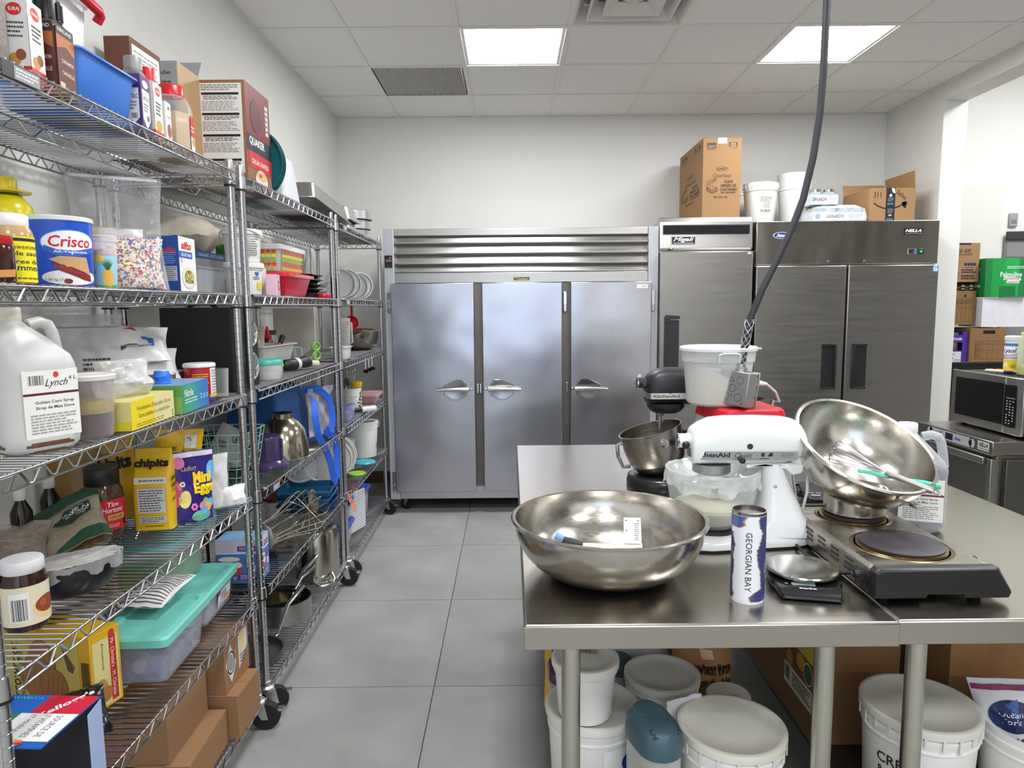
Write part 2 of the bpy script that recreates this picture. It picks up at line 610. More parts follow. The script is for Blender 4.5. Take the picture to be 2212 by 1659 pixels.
for j in range(len(ys) - 1):
    for i in range(len(xs) - 1):
        x0, x1, y0, y1 = xs[i], xs[i + 1], ys[j + 1], ys[j]
        if i in (2, 5) and j % 4 == 2:
            LIGHTS.append((x0, x1, y0, y1))
            continue
        if (i, j) == (3, 3):
            DIFF.append((x0, x1, y0, y1))
            continue
        if (i, j) == (1, 1):
            GRILLE.append((x0, x1, y0, y1))
            continue
        o = MB().box(x0 + 0.003, x1 - 0.003, y0 + 0.003, y1 - 0.003, ZC + 0.005, ZC + 0.02).build('ceiling_panel', CEILM, ce)
LAMPM = P('#fbfcff', 0.6, 0, 0, emit=LAMP)
for k, (x0, x1, y0, y1) in enumerate(LIGHTS):
    cx, cy = (x0 + x1) / 2, (y0 + y1) / 2
    lab = {0: 'lit square ceiling light panel left of the hanging cable', 1: 'lit square ceiling light panel crossed by the hanging black cable', 2: 'lit ceiling light panel above the aisle, out of view', 3: 'lit ceiling light panel above the hot plate, out of view'}.get(k, 'lit ceiling light panel behind the camera, %s side, %s row' % (('left', 'right')[k % 2], ('second', 'third', 'last')[min(2, k // 2 - 2)]))
    t = thing('ceiling_light', lab, 'ceiling light', (cx, cy, ZC), 0, 'square ceiling lights')
    a, b = (x1 - x0) / 2 - 0.012, (y1 - y0) / 2 - 0.012
    mb = MB()
    mb.box(-a, a, -b, -b + 0.02, 0.0045, 0.05).box(-a, a, b - 0.02, b, 0.0045, 0.05).box(-a, -a + 0.02, -b + 0.02, b - 0.02, 0.0045, 0.05).box(a - 0.02, a, -b + 0.02, b - 0.02, 0.0045, 0.05)
    mb.build('frame', TBAR, t)
    MB().add([(-a + 0.02, -b + 0.02, 0.006), (a - 0.02, -b + 0.02, 0.006), (a - 0.02, b - 0.02, 0.006), (-a + 0.02, b - 0.02, 0.006)], [(3, 2, 1, 0)]).build('diffuser', LAMPM, t)
# air diffuser of nested square cones
for x0, x1, y0, y1 in DIFF:
    t = thing('air_diffuser', 'white square ceiling air diffuser with nested louvres', 'air vent', ((x0 + x1) / 2, (y0 + y1) / 2, ZC))
    for k, (ro, ri, zo, zi) in enumerate(((0.293, 0.235, 0.0, 0.075), (0.225, 0.165, -0.004, 0.07), (0.15, 0.075, -0.008, 0.03))):
        mb = MB()
        sq = lambda h, z: [(-h, -h, z), (h, -h, z), (h, h, z), (-h, h, z)]
        mb.loft([sq(ro, zo + 0.004), sq(ro, zo), sq(ro - 0.012, zo), sq(ri, zi), sq(ri, zi + 0.006), sq(ro, zo + 0.008)], False, False)
        mb.build('louvre_ring', P('#d6d4cd', 0.5, 0, 0.02, 20), t, smooth=False)
    mb = MB()
    mb.lathe([(0.0, 0.018), (0.05, 0.02), (0.075, 0.03), (0.08, 0.034)], 20).lathe([(0.0, -0.004), (0.014, -0.004), (0.014, 0.02)], 12)
    mb.build('centre_cap', P('#d6d4cd', 0.5, 0, 0.02, 20), t)
    MB().box(-0.29, 0.29, -0.29, 0.29, 0.085, 0.09).build('duct_back', P('#6d6c69', 0.8), t)
# return-air grille of fine slats
for x0, x1, y0, y1 in GRILLE:
    t = thing('return_air_grille', 'grey slatted return air grille in the ceiling', 'air vent', ((x0 + x1) / 2, (y0 + y1) / 2, ZC))
    gm = P('#d6d3ce', 0.6, 0, 0.04, 30)
    n = 46
    sm = MB().add([(-0.005, -0.29, 0.004), (0.001, -0.29, 0.016), (0.003, -0.29, 0.016), (-0.003, -0.29, 0.004), (-0.005, 0.29, 0.004), (0.001, 0.29, 0.016), (0.003, 0.29, 0.016), (-0.003, 0.29, 0.004)],
                  [(0, 1, 2, 3), (7, 6, 5, 4), (0, 4, 5, 1), (1, 5, 6, 2), (2, 6, 7, 3), (3, 7, 4, 0)]).mesh('slat', gm, False)
    for k in range(n):
        o = bpy.data.objects.new('slat', sm)
        COL.objects.link(o)
        o.parent = t
        o.location = (-0.285 + 0.57 * (k + 0.5) / n, 0, 0)
    MB().box(-0.293, 0.293, -0.293, 0.293, 0.018, 0.024).build('backing', P('#8f8b87', 0.8), t)

# next room: white wall board, roller shutter in its recess, unseen ceiling light added to brighten it
struct('trim_2', MB().box(3.3, 4.011, YB - 0.02, YB, 0.0, 2.43), P('#dfddd6', 0.6, 0, 0.01, 10), bevel=0.003)
sh = struct('door_1', MB().box(4.05, 5.2, YB - 0.03, YB - 0.005, 0, 1.985), P('#8d8d8b', 0.5, 0.2, 0.04, 10))
MB().box(4.05, 5.2, YB - 0.06, YB - 0.03, 1.985, 2.05).build('shutter_housing', P('#3b3b3c', 0.5, 0.2), sh, bevel=0.003)
for k in range(14):
    MB().box(4.06, 5.19, YB - 0.036, YB - 0.03, 0.05 + k * 0.138, 0.18 + k * 0.138).build('shutter_slat', P('#8d8d8b', 0.5, 0.2, 0.04, 10), sh, bevel=0.004)
t = thing('wall_control', 'small grey control box on the white wall above the shutter', 'wall control', (4.114, YB, 2.09))
MB().box(-0.034, 0.034, -0.022, 0, 0, 0.11).build('case', P('#9a9b9c', 0.4, 0, 0.03, 20), t, bevel=0.006)
MB().box(-0.02, 0.02, -0.026, -0.022, 0.03, 0.06).build('button_plate', P('#7d7e80', 0.4), t, bevel=0.002)
for k, (x, y) in enumerate(((4.2, 4.0),)):
    t = thing('ceiling_light', 'unseen ceiling light panel added to brighten the next room near its back wall', 'ceiling light', (x, y, 3.5))
    MB().box(-0.31, 0.31, -0.61, 0.61, -0.05, 0).build('frame', TBAR, t)
    MB().add([(-0.29, -0.59, -0.0505), (0.29, -0.59, -0.0505), (0.29, 0.59, -0.0505), (-0.29, 0.59, -0.0505)], [(3, 2, 1, 0)]).build('diffuser', LAMPM, t)
# ---------------------------------------------------------------- tall steel refrigerators along the back wall
def caster(parent, x, y, r=0.055, z=0.0, rot=0.4, w=0.028, brake=False, top=0.13, name='caster'):
    """swivel caster: fork, wheel and axle cap"""
    c = bpy.data.objects.new(name, None)
    COL.objects.link(c)
    c.parent = parent
    c.location = (x, y, z)
    c.rotation_euler = (0, 0, rot)
    mb = MB()
    off = r * 0.55
    mb.lathe([(r * 0.42, top), (r * 0.55, top - 0.006), (r * 0.55, top - 0.016), (r * 0.3, top - 0.02)], 14)
    for s in (-1, 1):
        mb.prism([(-r * 0.35, top - 0.012), (r * 0.55, top - 0.012), (off + r * 0.22, r * 0.85), (off - r * 0.22, r * 0.85)], s * (w / 2 + 0.003), s * (w / 2 + 0.007), 'y')
    mb.box(-r * 0.35, r * 0.55, -w / 2 - 0.006, w / 2 + 0.006, top - 0.018, top - 0.01)
    if brake:
        mb.box(off - 0.01, off + r * 1.25, -w * 0.4, w * 0.4, top - 0.045, top - 0.037)
    mb.build('fork', P('#c9cac6', 0.35, 1, 0.05, 30), c)
    mb = MB()
    mb.lathe([(r * 0.4, -w / 2), (r * 0.93, -w / 2), (r, -w / 2 + 0.005), (r, w / 2 - 0.005), (r * 0.93, w / 2), (r * 0.4, w / 2)], 26)
    mb.xf(Matrix.Translation((off, 0, r)) @ Matrix.Rotation(R(90), 4, 'X'))
    mb.build('wheel', RUBBER, c)
    return c

# --- three-door freezer
FY = 4.86
t = thing('freezer', 'wide three-door stainless steel reach-in freezer with louvred header', 'freezer', (0.08, FY, 0))
ox = 0.08
mb = MB().box(-0.955, 0.955, 0.045, 0.80, 0.102, 2.02)
mb.build('cabinet_body', P('#9b9b9c', 0.4, 1, 0.04, 10), t, bevel=0.004)
for s in (-1, 1):
    MB().box(min(s * 0.955, s * 0.885), max(s * 0.955, s * 0.885), 0.0, 0.05, 0.102, 2.022).build('side_stile', P('#b9bbbf', 0.5, 0.4, 0.02, 10), t, bevel=0.003)
# louvred header
MB().box(-0.884, 0.884, 0.022, 0.05, 1.974, 2.02).build('header_strip', STEEL, t, bevel=0.002)
for k, z in enumerate((1.722, 1.779, 1.849, 1.920)):
    z1 = (1.775, 1.845, 1.916, 1.972)[k]
    mb = MB()
    mb.prism([(0.012, z), (0.012, z + 0.006), (0.042, z1), (0.05, z1), (0.05, z)], -0.882, 0.882, 'x')
    mb.build('louvre', STEEL, t, smooth=False, bevel=0.0015)
p = MB().box(-0.884, 0.884, 0.012, 0.05, 1.648, 1.718).build('header_panel', STEEL, t, bevel=0.002)
MB().box(0.026 - ox, 0.136 - ox, 0.007, 0.012, 1.661, 1.683).build('nameplate', P('#17150f', 0.3, 0.2), t, bevel=0.001)
Ink(0.11, 0.022).rect(0.03, 0.08, 0.97, 0.92, '#b79c4a').rect(0.05, 0.14, 0.95, 0.86, '#17150f').text('Traulsen', 0.5, 0.5, 0.6, '#d8c070', 0.8, bold=0.02).put(t, plane((0.026 - ox, 0.007, 1.661), (1, 0, 0), (0, 0, 1)))
MB().box(-0.885, 0.885, 0.012, 0.05, 0.102, 0.165).build('kick_panel', P('#bcbcbe', 0.3, 1, 0.03, 5), t, bevel=0.002)
for x0, x1 in ((-0.254, -0.195), (0.361, 0.421)):
    MB().box(x0 - ox + 0.002, x1 - ox - 0.002, 0.03, 0.05, 0.165, 1.646).build('mullion', P('#76716c', 0.45, 1, 0.1, 6), t)
    MB().box(x0 - ox + 0.001, x1 - ox - 0.001, 0.012, 0.05, 0.165, 0.192).build('mullion_foot', P('#bcbcbe', 0.3, 1, 0.03, 5), t)
def freezer_door(x0, x1, hx, s):
    x0, x1 = x0 - ox, x1 - ox
    d = MB().box(x0, x1, -0.03, 0.03, 0.162, 1.645).build('door', DOORM, t, bevel=0.005)
    d['label'] = 'dented stainless steel freezer door'
    # recessed escutcheon with lever handle
    hx -= ox
    z = 0.9
    pts = [(hx + s * 0.02, z + 0.035), (hx + s * 0.05, z + 0.07), (hx + s * 0.10, z + 0.07), (hx + s * 0.185, z + 0.03), (hx + s * 0.185, z - 0.035), (hx + s * 0.13, z - 0.075), (hx + s * 0.08, z - 0.075), (hx + s * 0.02, z - 0.045)]
    mb = MB()
    cx, cz = hx + s * 0.1, z
    ring = lambda f, y: [(cx + (a - cx) * f, y, cz + (b - cz) * f) for a, b in pts]
    mb.loft([ring(1.0, -0.0305), ring(0.97, -0.034), ring(0.92, -0.034), ring(0.7, -0.031)], False, True)
    mb.build('handle_cup', P('#9fa0a3', 0.22, 1, 0.03, 20), d)
    mb = MB()
    path = [(hx + s * 0.005, -0.055, z), (hx + s * 0.08, -0.062, z + 0.004), (hx + s * 0.16, -0.066, z + 0.004), (hx + s * 0.235, -0.068, z)]
    rings = []
    for k, q in enumerate(path):
        hw = (0.017, 0.015, 0.012, 0.009)[k]
        rings.append([(q[0], q[1] + hw * 0.6 * math.cos(a), q[2] + hw * math.sin(a)) for a in [2 * math.pi * j / 12 for j in range(12)]])
    mb.loft(rings)
    mb.rod((hx + s * 0.03, -0.03, z), (hx + s * 0.03, -0.06, z), 0.012, 12)
    mb.build('handle', P('#c4c2ba', 0.28, 1, 0.03, 40), d)
    MB().lathe([(0.0, 0.012), (0.009, 0.011), (0.011, 0.0)], 14).xf(Matrix.Translation((hx - s * 0.012, -0.03, z)) @ Matrix.Rotation(R(90), 4, 'X')).build('lock', CHROME, d)
    return d
freezer_door(-0.828, -0.253, -0.29, -1)
freezer_door(-0.196, 0.361, -0.165, 1)
d3 = freezer_door(0.421, 0.984, 0.445, 1)
Ink(0.076, 0.027).rect(0, 0, 1, 1, '#e8e8e4').rect(0.45, 0.35, 0.9, 0.6, '#a9a9a6').put(d3, plane((0.88 - ox, -0.03, 1.598), (1, 0, 0), (0, 0, 1)), 'sticker')
for x, z in ((-0.2415, 0.87), (-0.2215, 0.87), (0.391, 0.875)):
    MB().box(x - ox, x - ox + 0.014, 0.004, 0.03, z, z + 0.065).build('latch', CHROME, t, bevel=0.002)
for x, z0, z1 in ((-0.858, 1.443, 1.582), (0.987, 1.440, 1.585), (-0.856, 0.163, 0.31), (0.372, 1.440, 1.581)):
    MB().box(x - ox, x - ox + 0.024, -0.012, 0.03, z0, z1).box(x - ox + 0.004, x - ox + 0.02, -0.018, 0.0, z0, z0 + (z1 - z0) * 0.38).build('hinge', CHROME, t, bevel=0.003)
d = MB().box(-0.869 - ox, -0.817 - ox, -0.003, 0.01, 1.754, 1.839).build('display', BLACK, t, bevel=0.001)
Ink(0.052, 0.085).text('6', 0.72, 0.8, 0.16, '!#ff2e90', bold=0.02).rect(0.2, 0.5, 0.88, 0.66, '#8f7a4a').rect(0.36, 0.5, 0.38, 0.66, '#17150f').rect(0.53, 0.5, 0.55, 0.66, '#17150f').rect(0.7, 0.5, 0.72, 0.66, '#17150f').words(0.3, 0.08, 0.75, 0.14, 1, '#77777a').put(t, plane((-0.869 - ox, -0.003, 1.754), (1, 0, 0), (0, 0, 1)), 'display_print')
for x, y in ((-0.84, 0.1), (0.84, 0.1), (-0.84, 0.7), (0.84, 0.7)):
    caster(t, x, y, 0.042, 0, 2.6, 0.03, True, 0.102)

# --- single-door fridge
FY2 = 4.85
t = thing('refrigerator', 'tall single-door stainless refrigerator between the freezer and two-door fridge', 'refrigerator', (1.355, FY2, 0))
MB().box(-0.317, 0.325, 0.03, 0.82, 0.13, 2.055).build('cabinet_body', P('#b1b0ad', 0.34, 1, 0.04, 5), t, bevel=0.004)
mb = MB()
mb.prism([(0.01, 1.855), (-0.004, 1.87), (0.006, 2.05), (0.03, 2.083), (0.06, 2.083), (0.06, 1.855)], -0.318, 0.326, 'x')
mb.build('header', STEEL, t, smooth=False, bevel=0.003)
mb = MB().box(-0.293, 0.301, -0.012, 0.02, 1.966, 2.027)
g = mb.build('grille_recess', BLACK, t)
for k in range(5):
    z = 1.972 + k * 0.0112
    MB().prism([(-0.018, z), (-0.018, z + 0.003), (-0.011, z + 0.009), (-0.011, z)], -0.29, 0.298, 'x').build('grille_slat', P('#26262a', 0.35, 0.3), t, smooth=False)
MB().box(-0.237, -0.07, -0.008, 0.0, 1.895, 1.949).build('badge', P('#1b1c24', 0.3, 0.2), t, bevel=0.0015)
Ink(0.167, 0.054).rect(0, 0, 1, 1, '#c9c9c6').rect(0.02, 0.05, 0.98, 0.95, '#171a2a').text('Migali', 0.5, 0.58, 0.66, '#e8e8ea', 0.84, shear=0.35, bold=0.025).line([(0.08, 0.18), (0.92, 0.18)], 0.003, '#e8e8ea').put(t, plane((-0.237, -0.008, 1.895), (1, 0, 0), (0, 0, 1)), 'badge_lettering')
d = MB().box(-0.317, 0.324, -0.03, 0.03, 0.16, 1.846).build('door', FRDOOR, t, bevel=0.006)
mb = MB()
mb.box(-0.282, -0.268, -0.034, -0.03, 0.98, 1.4)
mb.prism([(-0.282, 1.4), (-0.27, 1.412), (-0.18, 1.405), (-0.175, 1.385), (-0.245, 1.38), (-0.262, 1.36), (-0.262, 0.98), (-0.282, 0.98)], -0.045, -0.03, 'y')
mb.box(-0.262, -0.18, -0.036, -0.0295, 0.98, 1.375)
mb.build('handle', P('#2c2d2f', 0.4, 0.2), d, bevel=0.003)
MB().lathe([(0.0, 0.012), (0.008, 0.011), (0.011, 0.0)], 14).xf(Matrix.Translation((-0.236, -0.004, 1.868)) @ Matrix.Rotation(R(90), 4, 'X')).build('lock', CHROME, t)
Ink(0.024, 0.012).rect(0, 0, 1, 1, '#e4e4e0').text('MIGALI', 0.5, 0.5, 0.5, '#555555', 0.8).put(d, plane((0.285, -0.03, 1.825), (1, 0, 0), (0, 0, 1)), 'sticker')
for x, y in ((-0.26, 0.1), (0.26, 0.1), (-0.26, 0.7), (0.26, 0.7)):
    caster(t, x, y, 0.05, 0, 1.0, 0.03, False, 0.13)

# --- two-door fridge
t = thing('refrigerator', 'wide two-door stainless refrigerator with blue oval badge, beside white pillar', 'refrigerator', (2.335, FY2, 0))
ox = 2.335
MB().box(-0.628, 0.63, 0.03, 0.80, 0.13, 2.035).build('cabinet_body', P('#a7a6a2', 0.36, 1, 0.04, 5), t, bevel=0.004)
mb = MB()
mb.loft([[(x, y, z) for x, y in ((-0.637, 0.06), (-0.637, 0.02), (-0.625, 0.0), (0.635, 0.0), (0.642, 0.01), (0.642, 0.06))] for z in (1.752, 2.047)])
mb.build('header', P('#aaa69e', 0.24, 1, 0.06, 2.4, 0.01, (3, 3, 1), rvar=0.08), t, bevel=0.003)
mb = MB()
mb.lathe([(0.0, 0.0), (0.06, 0.0), (0.06, -0.004), (0.0, -0.004)], 32, sy=0.4).xf(Matrix.Translation((-0.454, 0, 1.951)) @ Matrix.Rotation(R(-90), 4, 'X'))
mb.build('badge', P('#c9cad0', 0.3, 0.6), t)
Ink(0.12, 0.048).ell(0.5, 0.5, 0.485, 0.47, '#d9dbe2').ell(0.5, 0.5, 0.455, 0.43, '#242d78').text('Atosa', 0.5, 0.5, 0.5, '#f1f2f6', 0.62, shear=0.25, bold=0.03).put(t, plane((-0.514, -0.004, 1.927), (1, 0, 0), (0, 0, 1)), 'badge_lettering')
Ink(0.134, 0.046).rect(0, 0, 1, 1, '#0d0d0e').text('NELLA', 0.5, 0.62, 0.44, '#f4f4f4', 0.84, shear=0.3, bold=0.035).words(0.1, 0.1, 1.0, 0.28, 1, '#9a9a9a').put(t, plane((2.725 - ox, 0, 1.948), (1, 0, 0), (0, 0, 1)), 'dealer_sticker')
d = MB().box(2.752 - ox, 2.818 - ox, -0.004, 0.01, 1.817, 1.853).build('display', BLACK, t, bevel=0.002)
Ink(0.066, 0.036).rect(0, 0, 1, 1, '#8b8b86').rect(0.2, 0.08, 0.84, 0.92, '#0b0c14').text('-1', 0.68, 0.5, 0.5, '!#3a48ff', bold=0.03).ell(0.08, 0.72, 0.04, 0.07, '#33332f').ell(0.08, 0.4, 0.04, 0.07, '#33332f').ell(0.93, 0.72, 0.04, 0.07, '#33332f').ell(0.93, 0.4, 0.04, 0.07, '#33332f').put(t, plane((2.752 - ox, -0.004, 1.817), (1, 0, 0), (0, 0, 1)), 'display_print')
MB().box(2.831 - ox, 2.867 - ox, -0.008, 0.01, 1.815, 1.853).build('power_switch', P('#163024', 0.35), t, bevel=0.003)
Ink(0.03, 0.03).ell(0.5, 0.5, 0.3, 0.3, '!#1f8f5a').put(t, plane((2.834 - ox, -0.008, 1.819), (1, 0, 0), (0, 0, 1)), 'switch_light')
for x in (2.211, 2.465):
    MB().lathe([(0.0, 0.012), (0.008, 0.011), (0.011, 0.0)], 14).xf(Matrix.Translation((x - ox, 0.0, 1.769)) @ Matrix.Rotation(R(90), 4, 'X')).build('lock', CHROME, t)
for x0, x1, s in ((1.703, 2.328, -1), (2.343, 2.966, 1)):
    d = MB().box(x0 - ox, x1 - ox, -0.03, 0.03, 0.16, 1.742).build('door', FRDOOR, t, bevel=0.006)
    xe = (x1 if s < 0 else x0) - ox
    a, b = sorted((xe + s * 0.05, xe + s * 0.15))
    mb = MB().box(a, b, -0.033, -0.0295, 0.885, 1.198)
    e = a if s > 0 else b
    mb.box(min(e, e + s * 0.016), max(e, e + s * 0.016), -0.046, -0.03, 0.885, 1.198)
    mb.box(a, b, -0.044, -0.03, 1.186, 1.2).box(a, b, -0.044, -0.03, 0.883, 0.895)
    mb.build('handle', P('#242528', 0.4, 0.2), d, bevel=0.003)
Ink(0.037, 0.047).rect(0.1, 0.72, 0.9, 1, '#d8d8d4').rect(0, 0, 1, 0.7, '#3f86c8').rect(0.12, 0.08, 0.88, 0.62, '#dcebf6').line([(0.2, 0.2), (0.45, 0.45), (0.8, 0.5)], 0.005, '#2a6fb4').put(t, plane((2.924 - ox, -0.03, 1.694), (1, 0, 0), (0, 0, 1)), 'sticker')
for x, y in ((-0.55, 0.1), (0.55, 0.1), (-0.55, 0.7), (0.55, 0.7)):
    caster(t, x, y, 0.05, 0, 1.0, 0.03, False, 0.13)
# ---------------------------------------------------------------- chrome wire shelving
SHZ = (1.92, 1.527, 1.196, 0.84, 0.484, 0.128)
PX = (-0.905, -1.33)           # aisle and wall posts
RACKS = ((1.15, 2.298), (2.388, 3.56), (3.652, 4.845))
def post_mesh():
    mb = MB()
    prof = [(0.0127, 0.0)]
    z = 0.03
    while z < 1.83:
        prof += [(0.0127, z - 0.0016), (0.0115, z - 0.0008), (0.0115, z + 0.0008), (0.0127, z + 0.0016)]
        z += 0.0254
    prof += [(0.0127, 1.855), (0.0118, 1.862)]
    mb.lathe(prof, 14)
    return mb.mesh('post', WIRE, True, 28)
POST = post_mesh()
LINER = P('#6f7072', 0.55, 0, 0.06, 30)
def truss(mb, x, y0, y1, z, n, r=0.0031, axis='y', h=0.032):
    q = (lambda s, zz: (x, s, zz)) if axis == 'y' else (lambda s, zz: (s, x, zz))
    mb.rod(q(y0, z - 0.003), q(y1, z - 0.003), r, 6)
    mb.rod(q(y0, z - h), q(y1, z - h), r, 6)
    k = n * 2
    pts = []
    for i in range(k + 1):
        s = y0 + (y1 - y0) * (i + 0.5) / (k + 1)
        e = (y1 - y0) / (k + 1) * 0.16
        zz = z - 0.005 if i % 2 else z - h + 0.002
        pts += [q(s - e, zz), q(s + e, zz)]
    mb.tube(pts, 0.0024, 5)
def wire_rack(y0, y1, label, liners, skip=()):
    ym = (y0 + y1) / 2
    t = thing('wire_shelving_rack', label, 'shelving rack', (0, ym, 0), 0, 'chrome wire shelving racks along the left wall')
    a, b = y0 - ym, y1 - ym
    for x in PX:
        for y in (a, b):
            o = bpy.data.objects.new('post', POST)
            COL.objects.link(o)
            o.parent = t
            o.location = (x, y, 0.098)
    for x, y, rot in ((PX[0], a, 0.5), (PX[0], b, 0.5 if y0 > 3 else 0.9), (PX[1], a, 2.1), (PX[1], b, 1.2)):
        caster(t, x, y, 0.05, 0, rot if y != b or x != PX[0] else rot - 0.8, 0.03, True, 0.112)
    for k, z in enumerate(SHZ):
        mb = MB()
        truss(mb, PX[0] + 0.022, a + 0.012, b - 0.012, z, 17)
        truss(mb, PX[1] - 0.014, a + 0.012, b - 0.012, z, 17)
        truss(mb, (PX[0] + PX[1]) / 2, a - 0.005, b + 0.005, z - 0.004, 11, 0.0026)
        truss(mb, a - 0.02, PX[1] + 0.012, PX[0] - 0.012, z, 5, axis='x')
        truss(mb, b + 0.02, PX[1] + 0.012, PX[0] - 0.012, z, 5, axis='x')
        s = mb.build('shelf', WIRE, t, angle=60)
        mb = MB()
        n = 54
        for i in range(n + 1):
            y = a - 0.012 + (b - a + 0.024) * i / n
            lo, hi = PX[1] - 0.016, PX[0] + 0.024
            if i < 2 or i > n - 2:
                lo, hi = PX[1] + 0.014, PX[0] - 0.014
            mb.rod((lo, y, z + 0.0005), (hi, y, z + 0.0005), 0.0021, 5)
        tag(mb.build('deck_wires', WIRE, s, angle=70), kind='stuff')
        for x in PX:
            for y in (a, b):
                MB().lathe([(0.0127, 0.002), (0.0165, 0.0), (0.0185, -0.04), (0.0128, -0.04)], 14).build('collar', WIRE, s, loc=(x, y, z))
                MB().lathe([(0.0127, -0.0395), (0.0192, -0.0395), (0.0192, -0.0455), (0.0127, -0.0455)], 14).build('collar_ring', BLACK, s, loc=(x, y, z))
        if k in liners:
            MB().box(PX[1] + 0.02, PX[0] + 0.012, a + 0.02, b - 0.02, z + 0.0028, z + 0.005).build('shelf_liner', LINER, s, bevel=0.001)
    return t
wire_rack(*RACKS[0], 'nearest chrome wire shelving rack, filled with dry groceries', ())
wire_rack(*RACKS[1], 'middle chrome wire shelving rack, holding whisk, pots and containers', (2,))
wire_rack(*RACKS[2], 'far chrome wire shelving rack, beside the three-door freezer', (2, 3))
# plastic maker's tags clipped to shelf fronts
for y, z, lab in ((1.30, 1.92, 'black plastic tag clipped to topmost shelf of nearest rack'), (2.50, 0.84, 'black plastic tag clipped to middle rack below wire basket'), (3.74, 1.92, 'black and grey tag clipped to topmost shelf of far rack'), (3.75, 1.527, 'grey tag clipped to far rack shelf below round pans')):
    t = thing('shelf_tag', lab, 'shelf tag', (PX[0] + 0.0265, y, z - 0.032))
    MB().box(0, 0.002, -0.05, 0.05, 0, 0.028).build('plate', P('#2a2b2d', 0.4), t, bevel=0.0008)
    Ink(0.1, 0.028).rect(0.3, 0.08, 0.98, 0.92, '#8d9094').words(0.35, 0.2, 0.95, 0.85, 3, '#d9dadb').put(t, plane((0.002, -0.05, 0), (0, 1, 0), (0, 0, 1)), 'tag_print')

# ---------------------------------------------------------------- two steel work tables pushed together
TZ = 0.84
UZ = 0.22
TOPM = P('#b4afa6', 0.25, 1, 0.015, 2.0, 0.002, (1.5, 60, 1), rvar=0.03)
LEGM = P('#c3c2b6', 0.3, 1, 0.05, 20, 0, (1, 1, 0.3))
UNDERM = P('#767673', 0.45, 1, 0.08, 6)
def work_table(x0, x1, y0, y1, label, shelf_z, li=0.101, ri=0.115):
    t = thing('work_table', label, 'table', ((x0 + x1) / 2, (y0 + y1) / 2, 0), 0, 'stainless steel work tables')
    w, d = (x1 - x0) / 2, (y1 - y0) / 2
    mb = MB()
    sec = lambda o, z: [(-w + o, -d + o, z), (w - o, -d + o, z), (w - o, d - o, z), (-w + o, d - o, z)]
    mb.loft([sec(0.012, TZ - 0.05), sec(0.0, TZ - 0.052), sec(0.0, TZ - 0.004), sec(0.004, TZ)], True, True)
    mb.build('table_top', TOPM, t, smooth=True, angle=30, bevel=0.0015)
    for x in (-w + li, w - ri):
        for y in (-d + 0.075, d - 0.075):
            MB().lathe([(0.019, 0.0), (0.021, 0.01), (0.015, 0.04), (0.0205, 0.045), (0.0205, TZ - 0.053)], 20).build('leg', LEGM, t, loc=(x, y, 0))
    mb = MB()
    sec = lambda o, z: [(-w + 0.084 + o, -d + 0.06 + o, z), (w - 0.09 - o, -d + 0.06 + o, z), (w - 0.09 - o, d - 0.06 - o, z), (-w + 0.084 + o, d - 0.06 - o, z)]
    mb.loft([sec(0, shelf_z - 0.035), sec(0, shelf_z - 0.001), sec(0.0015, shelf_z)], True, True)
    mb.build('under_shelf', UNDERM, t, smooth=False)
    return t
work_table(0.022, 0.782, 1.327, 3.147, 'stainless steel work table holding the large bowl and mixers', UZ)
work_table(0.784, 1.545, 1.335, 3.155, 'stainless steel work table holding the double hot plate', UZ, 0.084, 0.1)
